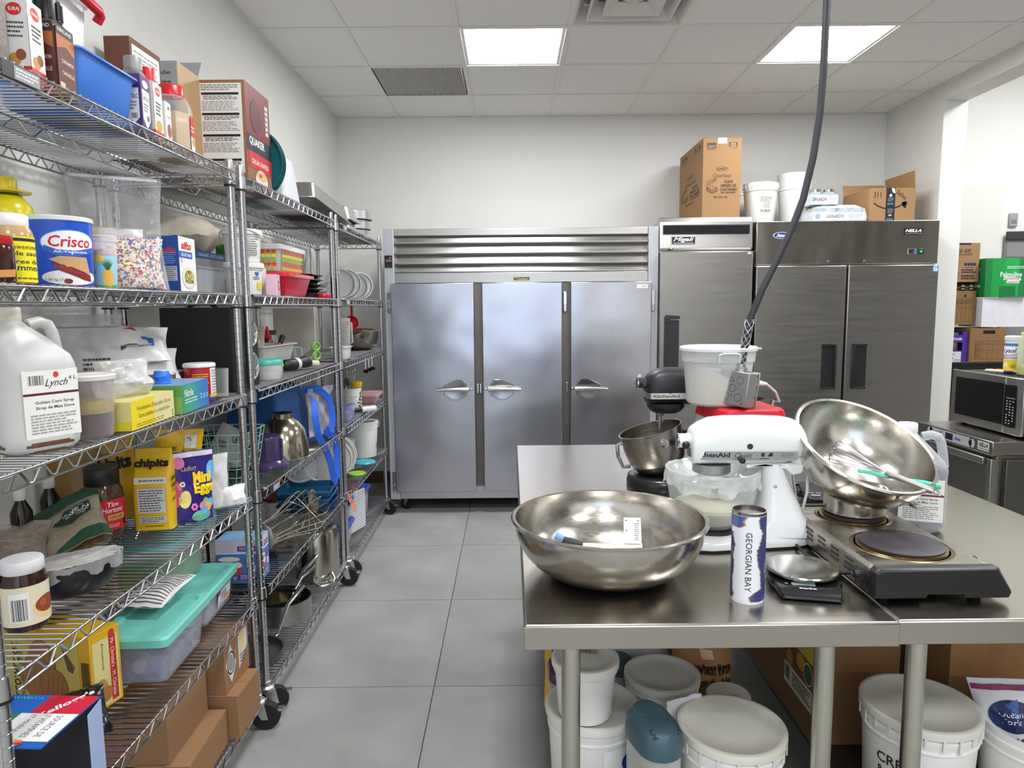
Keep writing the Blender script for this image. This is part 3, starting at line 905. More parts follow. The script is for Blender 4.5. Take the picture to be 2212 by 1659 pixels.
# ---------------------------------------------------------------- builders shared by many goods
def carton(name, label, size, loc, rot=0, mat=None, cat='box', tape=True, open_flaps=None, group=None, seam=True):
    """cardboard carton: body, top flaps with a seam between them, strip of tape"""
    w, d, h = size
    mat = mat or CARD
    t = thing(name, label, cat, loc, rot, group)
    if open_flaps is None:
        MB().box(-w / 2, w / 2, -d / 2, d / 2, 0, h - 0.004).build('body', mat, t, bevel=0.0015)
        if seam:
            lng = d >= w
            for s in (-1, 1):
                if lng:
                    MB().box(min(s * 0.001, s * w / 2), max(s * 0.001, s * w / 2), -d / 2, d / 2, h - 0.004, h).build('top_flap', mat, t, bevel=0.001)
                else:
                    MB().box(-w / 2, w / 2, min(s * 0.001, s * d / 2), max(s * 0.001, s * d / 2), h - 0.004, h).build('top_flap', mat, t, bevel=0.001)
            if tape:
                if lng:
                    MB().box(-0.024, 0.024, -d / 2 - 0.0006, d / 2 + 0.0006, h, h + 0.0005).box(-0.024, 0.024, -d / 2 - 0.0008, -d / 2, h - 0.05, h).build('tape', P('#b5966c', 0.25, 0, 0.03, 20), t)
                else:
                    MB().box(-w / 2 - 0.0006, w / 2 + 0.0006, -0.024, 0.024, h, h + 0.0005).box(w / 2, w / 2 + 0.0008, -0.024, 0.024, h - 0.05, h).build('tape', P('#b5966c', 0.25, 0, 0.03, 20), t)
        else:
            MB().box(-w / 2, w / 2, -d / 2, d / 2, h - 0.004, h).build('top_flap', mat, t, bevel=0.001)
    else:
        th = 0.004
        mb = MB().box(-w / 2, w / 2, -d / 2, d / 2, 0, th)
        mb.box(-w / 2, -w / 2 + th, -d / 2, d / 2, th, h).box(w / 2 - th, w / 2, -d / 2, d / 2, th, h).box(-w / 2 + th, w / 2 - th, -d / 2, -d / 2 + th, th, h).box(-w / 2 + th, w / 2 - th, d / 2 - th, d / 2, th, h)
        mb.build('body', mat, t)
        for side, ang, ln in open_flaps:
            a = R(ang)
            fb = MB()
            if side in 'EW':
                s = 1 if side == 'E' else -1
                fb.box(0, ln, -d / 2 + 0.003, d / 2 - 0.003, -th / 2, th / 2).xf(Matrix.Translation((s * (w / 2 - th / 2), 0, h)) @ Matrix.Rotation(R(0 if s > 0 else 180), 4, 'Z') @ Matrix.Rotation(-a, 4, 'Y'))
            else:
                s = 1 if side == 'N' else -1
                fb.box(0, ln, -w / 2 + 0.003, w / 2 - 0.003, -th / 2, th / 2).xf(Matrix.Translation((0, s * (d / 2 - th / 2), h)) @ Matrix.Rotation(R(90 if s > 0 else -90), 4, 'Z') @ Matrix.Rotation(-a, 4, 'Y'))
            fb.build('flap', mat, t, bevel=0.0008)
    return t
def box_face(kind, w, d, h):
    return face(kind, -w / 2, w / 2, -d / 2, d / 2, 0, h)
def pbox(name, label, size, loc, rot=0, mat=None, cat='box', group=None):
    """printed thin-board packet with a tucked lid"""
    w, d, h = size
    t = thing(name, label, cat, loc, rot, group)
    MB().box(-w / 2, w / 2, -d / 2, d / 2, 0, h - 0.001).build('packet', mat or PAPER, t, bevel=0.0008)
    MB().box(-w / 2 + 0.0006, w / 2 - 0.0006, -d / 2 + 0.0006, d / 2 - 0.0006, h - 0.001, h).build('lid_flap', mat or PAPER, t)
    return t
def pail(name, label, r, h, loc, rot=0, body=None, lidm=None, lid=True, handle=None, taper=0.88, cat='pail', ribs=2, skirt=True, group=None, open_in=None, dips=0):
    body = body or WPLAST
    lidm = lidm or body
    t = thing(name, label, cat, loc, rot, group)
    rb = r * taper
    z1 = h * 0.8
    prof = [(0.0, 0.0), (rb * 0.96, 0.0), (rb, 0.006), (rb + (r - rb) * 0.75, z1)]
    if skirt:
        for k in range(ribs):
            z = z1 + (h - z1) * k / ribs
            rr = rb + (r - rb) * (0.75 + 0.25 * k / ribs)
            prof += [(rr + 0.004, z + 0.002), (rr + 0.004, z + 0.006), (rr, z + 0.008)]
    prof += [(r, h - 0.004), (r, h)]
    if not lid:
        prof += [(r - 0.003, h), (rb + (r - rb) * 0.7 - 0.003, h * 0.75), (rb - 0.003, 0.01), (0.0, 0.008)]
    else:
        prof += [(0.0, h)]
    MB().lathe(prof, 44).build('bucket_wall', body, t, angle=45)
    if lid:
        MB().lathe([(r + 0.001, h - 0.014), (r + 0.006, h - 0.014), (r + 0.007, h - 0.004), (r + 0.006, h + 0.004), (r + 0.001, h + 0.006), (r - 0.006, h + 0.005), (r - 0.011, h + 0.001), (r * 0.5, h + 0.0015), (0.0, h + 0.002)], 44).build('lid', lidm, t, angle=45)
        for k in range(dips):
            a = 2 * math.pi * k / dips
            MB().box(-0.003, 0.003, 0, 0.003, -0.022 - 0.006 * (k % 3), 0).build('lid_tab', lidm, t, loc=((r + 0.003) * math.cos(a), (r + 0.003) * math.sin(a), h - 0.012), rot=a - math.pi / 2)
    if handle:
        pts = [((r + 0.012) * math.cos(a), (r + 0.012) * math.sin(a) * math.cos(R(handle)), h * 0.78 + (r + 0.012) * math.sin(a) * math.sin(R(handle))) for a in [math.pi + math.pi * i / 20 for i in range(21)]]
        MB().tube(pts, 0.003, 6).build('bail_handle', body, t)
    return t
def jar(name, label, prof, body, loc, lid=None, lidm=None, rot=0, fill=None, fillm=None, cat='jar', n=32, group=None, lidname='lid'):
    """turned container: wall, optional lid profile and contents"""
    t = thing(name, label, cat, loc, rot, group)
    MB().lathe(prof, n).build('wall', body, t, angle=45)
    if lid:
        MB().lathe(lid, n).build(lidname, lidm or WPLAST, t, angle=45)
    if fill:
        MB().lathe(fill, n).build('contents', fillm, t, angle=45)
    return t
def pillow(w, h, d, nu=18, nv=22, seed=1, wr=0.004, base=True, pinch_top=0.0, lean=0.0, power=0.55):
    """soft bag standing on its bottom edge: returns (builder, surface function); x across, z up, front is -y"""
    from mathutils import noise
    def surf(u, v, side):
        # u,v in 0..1
        x = (u - 0.5) * w
        z = v * h
        eu = max(0.0, 1 - abs(2 * u - 1) ** 2.6) ** power
        ev = min(1, ((v if not base else v + 0.22) * 3.2)) if v < 0.5 else min(1, (1 - v) * (1.25 + pinch_top))
        ev = max(0.0, ev) ** 0.6
        t = d / 2 * eu * ev
        k = noise.noise(Vector((x * 26 + seed * 3.1, z * 26, side * 2.0 + seed))) * wr
        k2 = noise.noise(Vector((x * 60 + seed, z * 60, side * 5.0 + seed))) * wr * 0.45
        xx = x * (1 - 0.10 * math.sin(math.pi * min(1, v * 1.02)) * (1 if d > 0.03 else 0.4))
        return Vector((xx, side * (t + (k + k2) * eu ** 0.5) + lean * z, z))
    mb = MB()
    mb.grid(lambda a, b: surf(a, b, -1), nu, nv)
    mb.grid(lambda a, b: surf(a, b, 1), nu, nv, True)
    def front(iw, ih, x0, z0, side=-1):
        def fn(x, y):
            u, v = (x0 + x) / w, (z0 + y) / h
            p = surf(u, v, side)
            e = 0.01
            du = surf(min(1, u + e), v, side) - surf(max(0, u - e), v, side)
            dv = surf(u, min(1, v + e), side) - surf(u, max(0, v - e), side)
            nn = du.cross(dv)
            nn = nn.normalized() if nn.length > 1e-9 else Vector((0, -1, 0))
            if nn.y * side < 0:
                nn = -nn
            return p, nn
        return fn
    return mb, front
def tote(name, label, size, loc, rot=0, body=None, lidm=None, lid=True, cat='container', flare=1.12, group=None, rim=0.006, fill=None, fillm=None, fh=0.5, lidh=0.012, rad=0.02, grips=False):
    """rounded rectangular tub, hollow, with optional snap lid and contents"""
    w, d, h = size
    t = thing(name, label, cat, loc, rot, group)
    th = 0.002
    rr = lambda f, z, o=0.0: [(x, y, z) for x, y in rrect(w * f - o, d * f - o, rad, 5)]
    f0 = 1 / flare
    mb = MB()
    mb.loft([rr(f0 * 0.94, 0.0), rr(f0, 0.006), rr(1.0, h - 0.004), rr(1.0, h - 0.004, -2 * rim), rr(1.0, h, -2 * rim), rr(1.0, h, 2 * th), rr(f0, 0.008, 2 * th), rr(f0 * 0.9, 0.004, 2 * th)])
    mb.build('tub', body, t, angle=40)
    if fill:
        MB().loft([rr(f0 * 0.93, 0.009), rr(f0 + (1 - f0) * fh * 0.5, h * fh * 0.5, 0.012), rr(f0 + (1 - f0) * fh, h * fh, 0.016), rr(0.4, h * fh * 1.1)]).build('contents', fillm, t, angle=50)
    if lid:
        MB().loft([rr(1.0, h - 0.006, -0.014 - 2 * rim), rr(1.0, h + lidh * 0.7, -0.014 - 2 * rim), rr(1.0, h + lidh, -0.006 - 2 * rim), rr(1.0, h + lidh, 0.016), rr(1.0, h + lidh * 0.6, 0.03), rr(0.5, h + lidh * 0.6)], False, True).build('lid', lidm, t, angle=30)
        if grips:
            for s in (-1, 1):
                MB().box(-w * 0.16, w * 0.16, min(s * (d / 2 + 0.009), s * (d / 2 + 0.016)), max(s * (d / 2 + 0.009), s * (d / 2 + 0.016)), h - 0.004, h + lidh * 0.7).build('lid_grip', lidm, t, bevel=0.002)
    return t
def plate_round(r, h, rim=0.004):
    return [(0.0, 0.0), (r * 0.97, 0.0), (r, 0.003), (r, h), (r + rim, h), (r + rim, h + 0.0015), (r - 0.001, h + 0.0015), (r - 0.0015, 0.004), (r * 0.95, 0.0015), (0.0, 0.0015)]
# ---------------------------------------------------------------- things on the work tables
def basis(n, fwd=(0, 0, 1)):
    """rotation whose local z is n"""
    n = Vector(n).normalized()
    return n.to_track_quat('Z', 'Y').to_matrix().to_4x4()
def crumple(mb, amp, seed, start=0, scale=30.0):
    from mathutils import noise
    noise.seed_set(seed)
    for i in range(start, len(mb.v)):
        p = Vector(mb.v[i])
        d = noise.noise_vector(p * scale)
        mb.v[i] = tuple(p + d * amp)
    return mb
def bowl_profile(r, h, rim=0.006, base=0.35, wall=0.0015, power=2.2, n=14):
    """closed profile of a sheet-metal bowl, outside up and inside down, with rolled rim"""
    out = []
    for i in range(n + 1):
        s = i / n
        z = h * s
        rr = r * base + r * (1 - base) * (1 - (1 - s) ** power) ** (1 / power)
        out.append((rr, z))
    prof = [(0.0, 0.0)] + out
    prof += [(r + rim * 0.8, h + rim * 0.1), (r + rim, h + rim * 0.6), (r + rim * 0.6, h + rim), (r - wall, h + rim * 0.8)]
    prof += [(max(a - wall, 0.0), z + wall * 0.6) for a, z in reversed(out)]
    prof += [(0.0, wall)]
    return prof
def mk_whisk(parent, length, hl, br, hr, n=6, wire=0.0012, hmat=None, wmat=None, capm=None):
    """balloon whisk along local +x: handle from 0 to hl, loops beyond"""
    MB().tube([(0.0, 0, 0), (0.006, 0, 0), (hl * 0.5, 0, 0), (hl * 0.9, 0, 0), (hl, 0, 0)], [hr * 0.6, hr, hr * 0.9, hr, hr * 0.8], 12).build('handle', hmat or STEEL, parent)
    for k in range(n):
        a = math.pi * k / n
        pts = []
        for i in range(25):
            s = -1 + 2 * i / 24
            u = 1 - abs(s) ** 2.2
            x = hl + (length - hl) * u
            rr = br * math.sin(math.pi * min(1, abs(s)) ** 0.62) ** 0.9 * (1 if s >= 0 else -1) if abs(s) > 0 else 0
            pts.append((x, rr * math.cos(a), rr * math.sin(a)))
        MB().tube(pts, wire, 5).build('wire_loop', wmat or CHROME, parent)

# large bowl with two small tools in it
t = thing('mixing_bowl', 'large wide stainless mixing bowl at front left of the table', 'bowl', (0.232, 1.61, TZ))
MB().lathe(bowl_profile(0.226, 0.131, 0.009, 0.42, 0.002, 2.0, 18), 64).build('bowl_shell', BOWLM, t)
t = thing('serving_card', 'white plastic scraper with black specks standing in the large bowl', 'scraper', (0.31, 1.725, 0.905), (R(-58), 0, R(-8)))
MB().box(-0.022, 0.022, -0.001, 0.001, -0.045, 0.04).build('blade', P('#e8e8e2', 0.35), t, bevel=0.0008)
Ink(0.044, 0.085).rect(0.1, 0.85, 0.2, 0.9, '#333333').rect(0.8, 0.85, 0.9, 0.9, '#333333').rect(0.1, 0.45, 0.2, 0.5, '#333333').words(0.6, 0.1, 0.9, 0.8, 9, '#555555').put(t, plane((-0.022, -0.001, -0.045), (1, 0, 0), (0, 0, 1)), 'printed_marks')
t = thing('pastry_brush', 'white handled brush lying in the large bowl', 'brush', (0.2, 1.705, 0.866), (0, R(-2), R(-6)))
mb = MB().tube([(0.13, 0, 0.0), (0.125, 0, 0.0), (0.03, 0, 0.001), (-0.02, 0, 0.006)], [0.009, 0.011, 0.009, 0.006], 10)
mb.build('handle', WPLAST, t)
MB().tube([(-0.02, 0, 0.006), (-0.05, 0.004, 0.012), (-0.07, 0.006, 0.02)], [0.008, 0.012, 0.009], 10).build('bristle_head', P('#36373c', 0.7), t)
MB().tube([(-0.07, 0.006, 0.02), (-0.09, 0.008, 0.03)], [0.01, 0.011], 10).build('bristle_tip', P('#7f9fd0', 0.5), t)

# tumbler with marbled print
t = thing('tumbler', 'tall white tumbler with navy and gold marbling and vertical lettering', 'tumbler', (0.512, 1.447, TZ))
MB().lathe([(0.0, 0.0), (0.0335, 0.0), (0.0345, 0.004), (0.0355, 0.008), (0.0355, 0.194), (0.0352, 0.1985), (0.0345, 0.2), (0.0335, 0.199), (0.033, 0.19), (0.0325, 0.012), (0.0, 0.01)], 40).build('cup', P('#e9edf2', 0.22, 0, 0.01, 10, coat=0.3), t)
MB().lathe([(0.0357, 0.194), (0.0357, 0.2005), (0.0335, 0.2008), (0.0328, 0.19), (0.0326, 0.03), (0.0, 0.03)], 40).build('steel_lining', P('#8b8682', 0.25, 1, 0.03, 20), t)
NAVY, GOLD = '#3d3f78', '#a98a52'
ink = Ink(0.15, 0.186)
rd = random.Random(5)
def blob(pts, grow, c):
    cx, cy = sum(p[0] for p in pts) / len(pts), sum(p[1] for p in pts) / len(pts)
    out = []
    for i, (x, y) in enumerate(pts):
        x2, y2 = pts[(i + 1) % len(pts)]
        for k in range(5):
            s = k / 5
            j = rd.uniform(-0.008, 0.008) if grow else rd.uniform(-0.006, 0.006)
            px, py = x + (x2 - x) * s, y + (y2 - y) * s
            d = math.hypot(px - cx, py - cy) or 1
            out.append((px + (px - cx) / d * (grow + j), py + (py - cy) / d * (grow + j)))
    ink.poly(out, c)
A = -0.02
def strip(side, w0, ys, ws, c, g):
    pts_l, pts_r = [], []
    for y, wd in zip(ys, ws):
        pts_r.append((wd + g, y))
    rr = random.Random(9)
    poly = [(0.0, ys[0] - g * 0.6)]
    for (x, y), (x2, y2) in zip(pts_r, pts_r[1:]):
        for k in range(6):
            s = k / 6
            poly.append((x + (x2 - x) * s + rr.uniform(-0.012, 0.012), y + (y2 - y) * s))
    poly += [pts_r[-1], (0.0, ys[-1] + g * 0.6)]
    if side > 0:
        poly = [(1 - x, y) for x, y in poly][::-1]
    # split into thin convex-ish quads by rows so that the print bends cleanly
    base = 0.0 if side < 0 else 1.0
    edge = poly[1:-1] if side < 0 else poly[::-1][1:-1]
    edge = sorted(edge, key=lambda p: p[1])
    for (x, y), (x2, y2) in zip(edge, edge[1:]):
        ink.poly([(base, y), (x, y), (x2, y2), (base, y2)] if side < 0 else [(x, y), (base, y), (base, y2), (x2, y2)], c)
YS, WL = (0.0, 0.06, 0.12, 0.3, 0.42, 0.5, 0.66, 0.72, 0.79), (0.27, 0.3, 0.26, 0.27, 0.29, 0.27, 0.3, 0.27, 0.24)
YS2, WR = (0.0, 0.05, 0.1, 0.16, 0.35, 0.5, 0.62, 0.7, 0.8, 0.86, 0.93, 1.0), (0.44, 0.46, 0.4, 0.27, 0.3, 0.36, 0.35, 0.31, 0.27, 0.31, 0.34, 0.33)
strip(-1, 0, YS, WL, GOLD, 0.012); strip(1, 0, YS2, WR, GOLD, 0.012)
strip(-1, 0, (0.86, 0.9, 0.95, 1.0), (0.38, 0.46, 0.44, 0.5), GOLD, 0.012)
strip(-1, 0, YS, WL, NAVY, -0.004); strip(1, 0, YS2, WR, NAVY, -0.004)
strip(-1, 0, (0.865, 0.9, 0.95, 1.0), (0.38, 0.45, 0.43, 0.49), '#49579c', -0.006)
ink.text('GEORGIAN BAY', 0.52, 0.47, 0.085, '#24252c', 0.7, rot=-90)
ink.put(t, around(0.0355, R(-112), 0.15, 0.007), 'printed_wrap', cut=0.005, rough=0.25)

# round kitchen scale
t = thing('kitchen_scale', 'round kitchen scale with steel plate and black base beside tumbler', 'scale', (0.668, 1.528, TZ), R(-12))
mb = MB()
mb.loft([rrect(0.15, 0.15, 0.05, 5, 0, 0, 0.004), rrect(0.16, 0.16, 0.06, 5, 0, 0, 0.012), rrect(0.155, 0.155, 0.06, 5, 0, 0, 0.022)])
mb.build('base', P('#131314', 0.25, 0, 0.05, 40, coat=0.3), t)
mb = MB()
rings = []
for y, z0, z1, hw in ((-0.05, 0.004, 0.022, 0.07), (-0.085, 0.002, 0.019, 0.066), (-0.103, 0.002, 0.012, 0.06), (-0.106, 0.003, 0.008, 0.058)):
    rings.append([(-hw, y, z0), (hw, y, z0), (hw, y, z1), (-hw, y, z1)])
mb.loft(rings)
mb.build('display_housing', P('#131314', 0.22, 0, 0.05, 40, coat=0.3), t, bevel=0.003)
mb = MB().lathe([(0.03, 0.02), (0.075, 0.026), (0.079, 0.03), (0.08, 0.0335), (0.078, 0.0365), (0.07, 0.0375), (0.0, 0.0365)], 48)
mb.build('weighing_plate', P('#c6c5c1', 0.17, 1, 0.03, 40, rvar=0.05), t, loc=(0, 0.01, 0))
q = plane((-0.06, -0.0855, 0.0195), (1, 0, 0), (0, 0.97, 0.09))
Ink(0.12, 0.03).rect(0.2, 0.3, 0.62, 0.98, '#7d8a86').rect(0.22, 0.36, 0.6, 0.92, '#98a5a0').text('Starfrit', 0.46, 0.1, 0.2, '#e9e9e9', 0.3, bold=0.03).rect(0.08, 0.68, 0.14, 0.74, '#d0d0d0').put(t, q, 'display_print', lift=0.001)

# ---- stand mixers
def head_loft(mb, secs, n=28):
    rings = []
    for x, hw, z0, z1, pw in secs:
        cz, hz = (z0 + z1) / 2, (z1 - z0) / 2
        ring = []
        for j in range(n):
            a = 2 * math.pi * j / n
            c, s = math.cos(a), math.sin(a)
            ring.append((x, hw * math.copysign(abs(c) ** (2 / pw), c), cz + hz * math.copysign(abs(s) ** (2 / pw), s)))
        rings.append(ring)
    mb.loft(rings)
def stadium(x0, x1, r0, r1, z, n=10):
    """outline with a round end of radius r0 at x0 and r1 at x1"""
    pts = []
    for i in range(n + 1):
        a = math.pi / 2 + math.pi * i / n
        pts.append((x0 + r0 + r0 * math.cos(a), r0 * math.sin(a), z))
    for i in range(n + 1):
        a = -math.pi / 2 + math.pi * i / n
        pts.append((x1 - r1 + r1 * math.cos(a), r1 * math.sin(a), z))
    return pts
t = thing('stand_mixer', 'white tilt-head stand mixer with silver band in the middle of the table', 'mixer', (0.6, 1.82, TZ), R(-2))
mb = MB()
mb.loft([stadium(-0.178, 0.205, 0.1, 0.062, 0.006), stadium(-0.18, 0.208, 0.102, 0.064, 0.012), stadium(-0.176, 0.205, 0.1, 0.062, 0.024), stadium(-0.165, 0.195, 0.092, 0.055, 0.034), stadium(-0.13, 0.17, 0.07, 0.05, 0.038)])
mb.build('base', WGLOSS, t, angle=60)
MB().loft([stadium(-0.175, 0.2, 0.098, 0.06, 0.0), stadium(-0.175, 0.2, 0.098, 0.06, 0.0065)]).build('foot_pad', RUBBER, t)
MB().lathe([(0.075, 0.036), (0.075, 0.045), (0.07, 0.047), (0.0, 0.045)], 32, (-0.06, 0, 0)).build('bowl_seat', P('#2a2a2a', 0.4), t)
mb = MB()
pz = [(0.03, 0.0, 0.2, 0.066), (0.05, 0.035, 0.196, 0.064), (0.08, 0.058, 0.182, 0.058), (0.12, 0.066, 0.163, 0.05), (0.16, 0.068, 0.145, 0.044), (0.2, 0.068, 0.128, 0.041), (0.222, 0.066, 0.124, 0.041)]
mb.loft([[(a, b, z) for a, b in rrect(x1 - x0, 2 * hw, 0.03 if z > 0.1 else 0.04, 6, (x0 + x1) / 2, 0)] for z, x0, x1, hw in pz])
mb.build('pedestal', WGLOSS, t, angle=70)
for x, z in ((0.095, 0.163),):
    MB().lathe([(0.0, 0.004), (0.004, 0.0035), (0.0045, 0.0)], 12).xf(Matrix.Translation((x, -0.0435, z)) @ Matrix.Rotation(R(90), 4, 'X')).build('screw', CHROME, t)
mb = MB()
head_loft(mb, [(-0.1225, 0.035, 0.25, 0.296, 2.2), (-0.1215, 0.046, 0.224, 0.304, 2.6), (-0.117, 0.052, 0.219, 0.313, 3), (-0.1, 0.056, 0.218, 0.327, 3), (-0.07, 0.058, 0.218, 0.34, 3), (-0.03, 0.0585, 0.218, 0.3445, 3), (0.05, 0.0585, 0.218, 0.3455, 3), (0.12, 0.058, 0.22, 0.343, 2.8), (0.146, 0.057, 0.224, 0.338, 2.5), (0.162, 0.054, 0.23, 0.328, 2.3), (0.174, 0.046, 0.24, 0.312, 2.1), (0.1815, 0.03, 0.256, 0.292, 2), (0.184, 0.008, 0.27, 0.28, 2)])
mb.build('motor_head', WGLOSS, t, angle=80)
mb = MB()
mb.prism([(0.066, 0.215), (0.02, 0.208), (0.02, 0.222), (0.13, 0.224), (0.172, 0.222), (0.168, 0.196), (0.14, 0.19), (0.126, 0.206)], -0.04, 0.04, 'y')
mb.build('hinge_block', WGLOSS, t, bevel=0.006, seg=3)
# band round the head
def plan(s, d=0.0):
    """point and normal on the head's plan outline, s metres along the near side measured from the nose"""
    r, hw, x0 = 0.05, 0.0588, -0.1232
    arc = r * math.pi / 2
    flat = hw - r
    if s < flat:
        return (x0, -s), (-1, 0)
    s -= flat
    if s < arc:
        a = math.pi + s / r
        return (x0 + r + r * math.cos(a), -flat + r * math.sin(a)), (math.cos(a), math.sin(a))
    return (x0 + r + s - arc, -hw), (0, -1)
mb = MB()
rows = []
N = 40
for zz in (0.2365, 0.2595):
    row = []
    for i in range(N + 1):
        s = 0.305 * i / N
        (x, y), nn = plan(s)
        row.append((x + nn[0] * 0.0012, y + nn[1] * 0.0012, zz))
    rows.append(row)
row2 = [[(x, -y, z) for x, y, z in r][::-1] for r in rows]
mb.loft([row2[0][:-1] + rows[0], row2[1][:-1] + rows[1]], False, False, False)
mb.build('trim_band', P('#b9bbbb', 0.22, 1, 0.02, 10), t, angle=60)
def on_band(x, y):
    (px, py), nn = plan(x)
    return Vector((px, py, 0.2365 + y)), Vector((nn[0], nn[1], 0))
Ink(0.305, 0.023).text('KitchenAid', 0.26, 0.62, 0.55, '#17171a', 0.34, bold=0.03).text('Classic', 0.545, 0.6, 0.6, '#3a3a3c', 0.15, shear=0.4).words(0.45, 0.1, 0.72, 0.24, 1, '#6f6f70').words(0.86, 0.25, 0.97, 0.85, 3, '#77777a').rect(0.695, 0.42, 0.72, 0.85, '#222222').rect(0.75, 0.45, 0.785, 0.62, '#222222').rect(0.762, 0.55, 0.79, 0.85, '#222222').rect(0.685, 0.16, 0.76, 0.24, '#222222').put(t, on_band, 'band_lettering', cut=0.004, lift=0.0016)
MB().lathe([(0.0, 0.016), (0.007, 0.015), (0.0085, 0.008), (0.006, 0.0)], 16).xf(Matrix.Translation((0.0, -0.06, 0.238)) @ Matrix.Rotation(R(90), 4, 'X')).build('speed_lever', BLACK, t)
MB().lathe([(0.0, 0.0016), (0.0075, 0.0014), (0.0078, 0.0)], 20).xf(Matrix.Translation((0.022, -0.058, 0.273)) @ Matrix.Rotation(R(82), 4, 'X')).build('hub_plug', BLACK, t)
mb = MB().lathe([(0.021, 0.0), (0.019, 0.02), (0.019, 0.034), (0.0, 0.034)], 24).xf(Matrix.Translation((-0.118, 0, 0.278)) @ Matrix.Rotation(R(-90), 4, 'Y'))
mb.build('attachment_hub', WGLOSS, t)
MB().lathe([(0.0195, 0.0), (0.021, 0.002), (0.021, 0.004), (0.0, 0.007)], 24).xf(Matrix.Translation((-0.151, 0, 0.278)) @ Matrix.Rotation(R(-90), 4, 'Y')).build('hub_cap', CHROME, t)
MB().lathe([(0.004, 0.0), (0.004, 0.01), (0.009, 0.012), (0.011, 0.02), (0.007, 0.026), (0.0, 0.027)], 10).xf(Matrix.Translation((-0.138, -0.016, 0.272)) @ Matrix.Rotation(R(90), 4, 'X')).build('hub_knob', BLACK, t)
MB().lathe([(0.0505, 0.218), (0.0505, 0.196), (0.047, 0.192), (0.0, 0.192)], 32, (-0.062, 0, 0)).build('planetary_ring', P('#a9abad', 0.3, 1, 0.03, 10), t)
MB().lathe([(0.036, 0.193), (0.034, 0.175), (0.016, 0.168), (0.0, 0.168)], 24, (-0.062, 0, 0)).build('planetary_cone', WGLOSS, t)
MB().lathe([(0.0075, 0.17), (0.0075, 0.15), (0.009, 0.149), (0.009, 0.138), (0.0, 0.138)], 14, (-0.055, -0.015, 0)).build('beater_shaft', P('#7f6f62', 0.35, 1), t)
mb = MB()
for k, (w, x0) in enumerate(((0.045, 0), (0.03, 0))):
    pts = [(-0.055 + w * math.sin(2 * math.pi * i / 20) * (1 - 0.2 * k), -0.015, 0.095 + 0.048 * math.cos(2 * math.pi * i / 20)) for i in range(20)]
    mb.tube(pts, 0.004, 8, True)
mb.build('flat_beater', P('#d8d8d2', 0.4), t)
mb = MB().tube([(0.172, -0.01, 0.232), (0.19, -0.012, 0.2), (0.192, -0.01, 0.14), (0.186, 0.0, 0.09), (0.2, 0.05, 0.04), (0.24, 0.09, 0.008)], 0.004, 8)
mb.build('power_cord', P('#e2e2dc', 0.4), t)
MB().box(0.14, 0.178, -0.034, 0.034, 0.205, 0.262).build('rear_foot', WGLOSS, t, bevel=0.008, seg=3)
# glass bowl, its flour and the cling film over it
bx, by = 0.54, 1.82
t = thing('glass_mixing_bowl', 'clear glass mixer bowl half full of flour under the white mixer', 'bowl', (bx, by, 0.888))
mb = MB().lathe([(0.058, 0.0), (0.066, 0.004), (0.095, 0.035), (0.112, 0.075), (0.118, 0.115), (0.119, 0.15), (0.1215, 0.152), (0.1215, 0.156), (0.116, 0.156), (0.115, 0.115), (0.109, 0.075), (0.092, 0.037), (0.06, 0.008), (0.0, 0.008)], 48)
mb.build('glass_shell', CLEAR('#eef3f1', 0.07, 0.04, 0, 0.45), t)
tag(MB().lathe([(0.059, 0.009), (0.09, 0.036), (0.1, 0.053), (0.098, 0.06), (0.08, 0.07), (0.05, 0.078), (0.0, 0.08)], 40).build('flour_fill', FLOUR, t), 'off-white flour heaped in the bowl', kind='stuff')
mb = MB()
rd = random.Random(3)
def film(u, v):
    a = 2 * math.pi * u
    w1 = math.sin(a * 3 + 1) * 0.5 + math.sin(a * 7) * 0.3 + math.sin(a * 13 + 2) * 0.3
    if v < 0.5:
        s = v / 0.5
        r = 0.045 + (0.119 - 0.045) * s
        z = 0.128 + 0.028 * s ** 3 + 0.008 * w1 * s * (1 - s) - 0.012 * math.sin(math.pi * s)
    else:
        s = (v - 0.5) / 0.5
        r = 0.1235 + 0.004 * s + 0.004 * w1 * s
        z = 0.157 - s * (0.045 + 0.014 * w1)
    return (r * math.cos(a), r * math.sin(a), z)
mb.grid(film, 72, 16)
crumple(mb, 0.004, 4, 0, 55)
mb.build('cling_film', CLEAR('#f4f5f4', 0.1, 0.1, 0.45, 0.6), t, angle=50)
# black bowl-lift mixer behind
t = thing('stand_mixer', 'black stand mixer with silver band behind the white mixer', 'mixer', (0.6, 2.43, TZ))
BKM = P('#202124', 0.42, 0, 0.05, 60)
MB().loft([stadium(-0.185, 0.2, 0.13, 0.09, 0.0), stadium(-0.187, 0.2, 0.132, 0.092, 0.012), stadium(-0.182, 0.2, 0.13, 0.09, 0.034), stadium(-0.165, 0.18, 0.115, 0.08, 0.042)]).build('base', P('#18191a', 0.3, 0, 0.05, 60, coat=0.3), t, angle=60)
mb = MB()
mb.loft([[(a, b, z) for a, b in rrect(x1 - x0, 0.12, 0.04, 6, (x0 + x1) / 2, 0)] for z, x0, x1 in ((0.035, 0.06, 0.19), (0.1, 0.085, 0.17), (0.3, 0.085, 0.17))])
mb.build('pedestal', BKM, t)
mb = MB()
head_loft(mb, [(-0.121, 0.03, 0.33, 0.38, 2.2), (-0.12, 0.05, 0.297, 0.388, 2.8), (-0.11, 0.06, 0.292, 0.402, 3), (-0.085, 0.064, 0.291, 0.416, 3), (-0.05, 0.066, 0.29, 0.421, 3), (0.1, 0.066, 0.29, 0.421, 3), (0.19, 0.062, 0.295, 0.41, 2.5), (0.21, 0.03, 0.32, 0.38, 2)])
mb.build('motor_head', BKM, t, angle=80)
mb = MB()
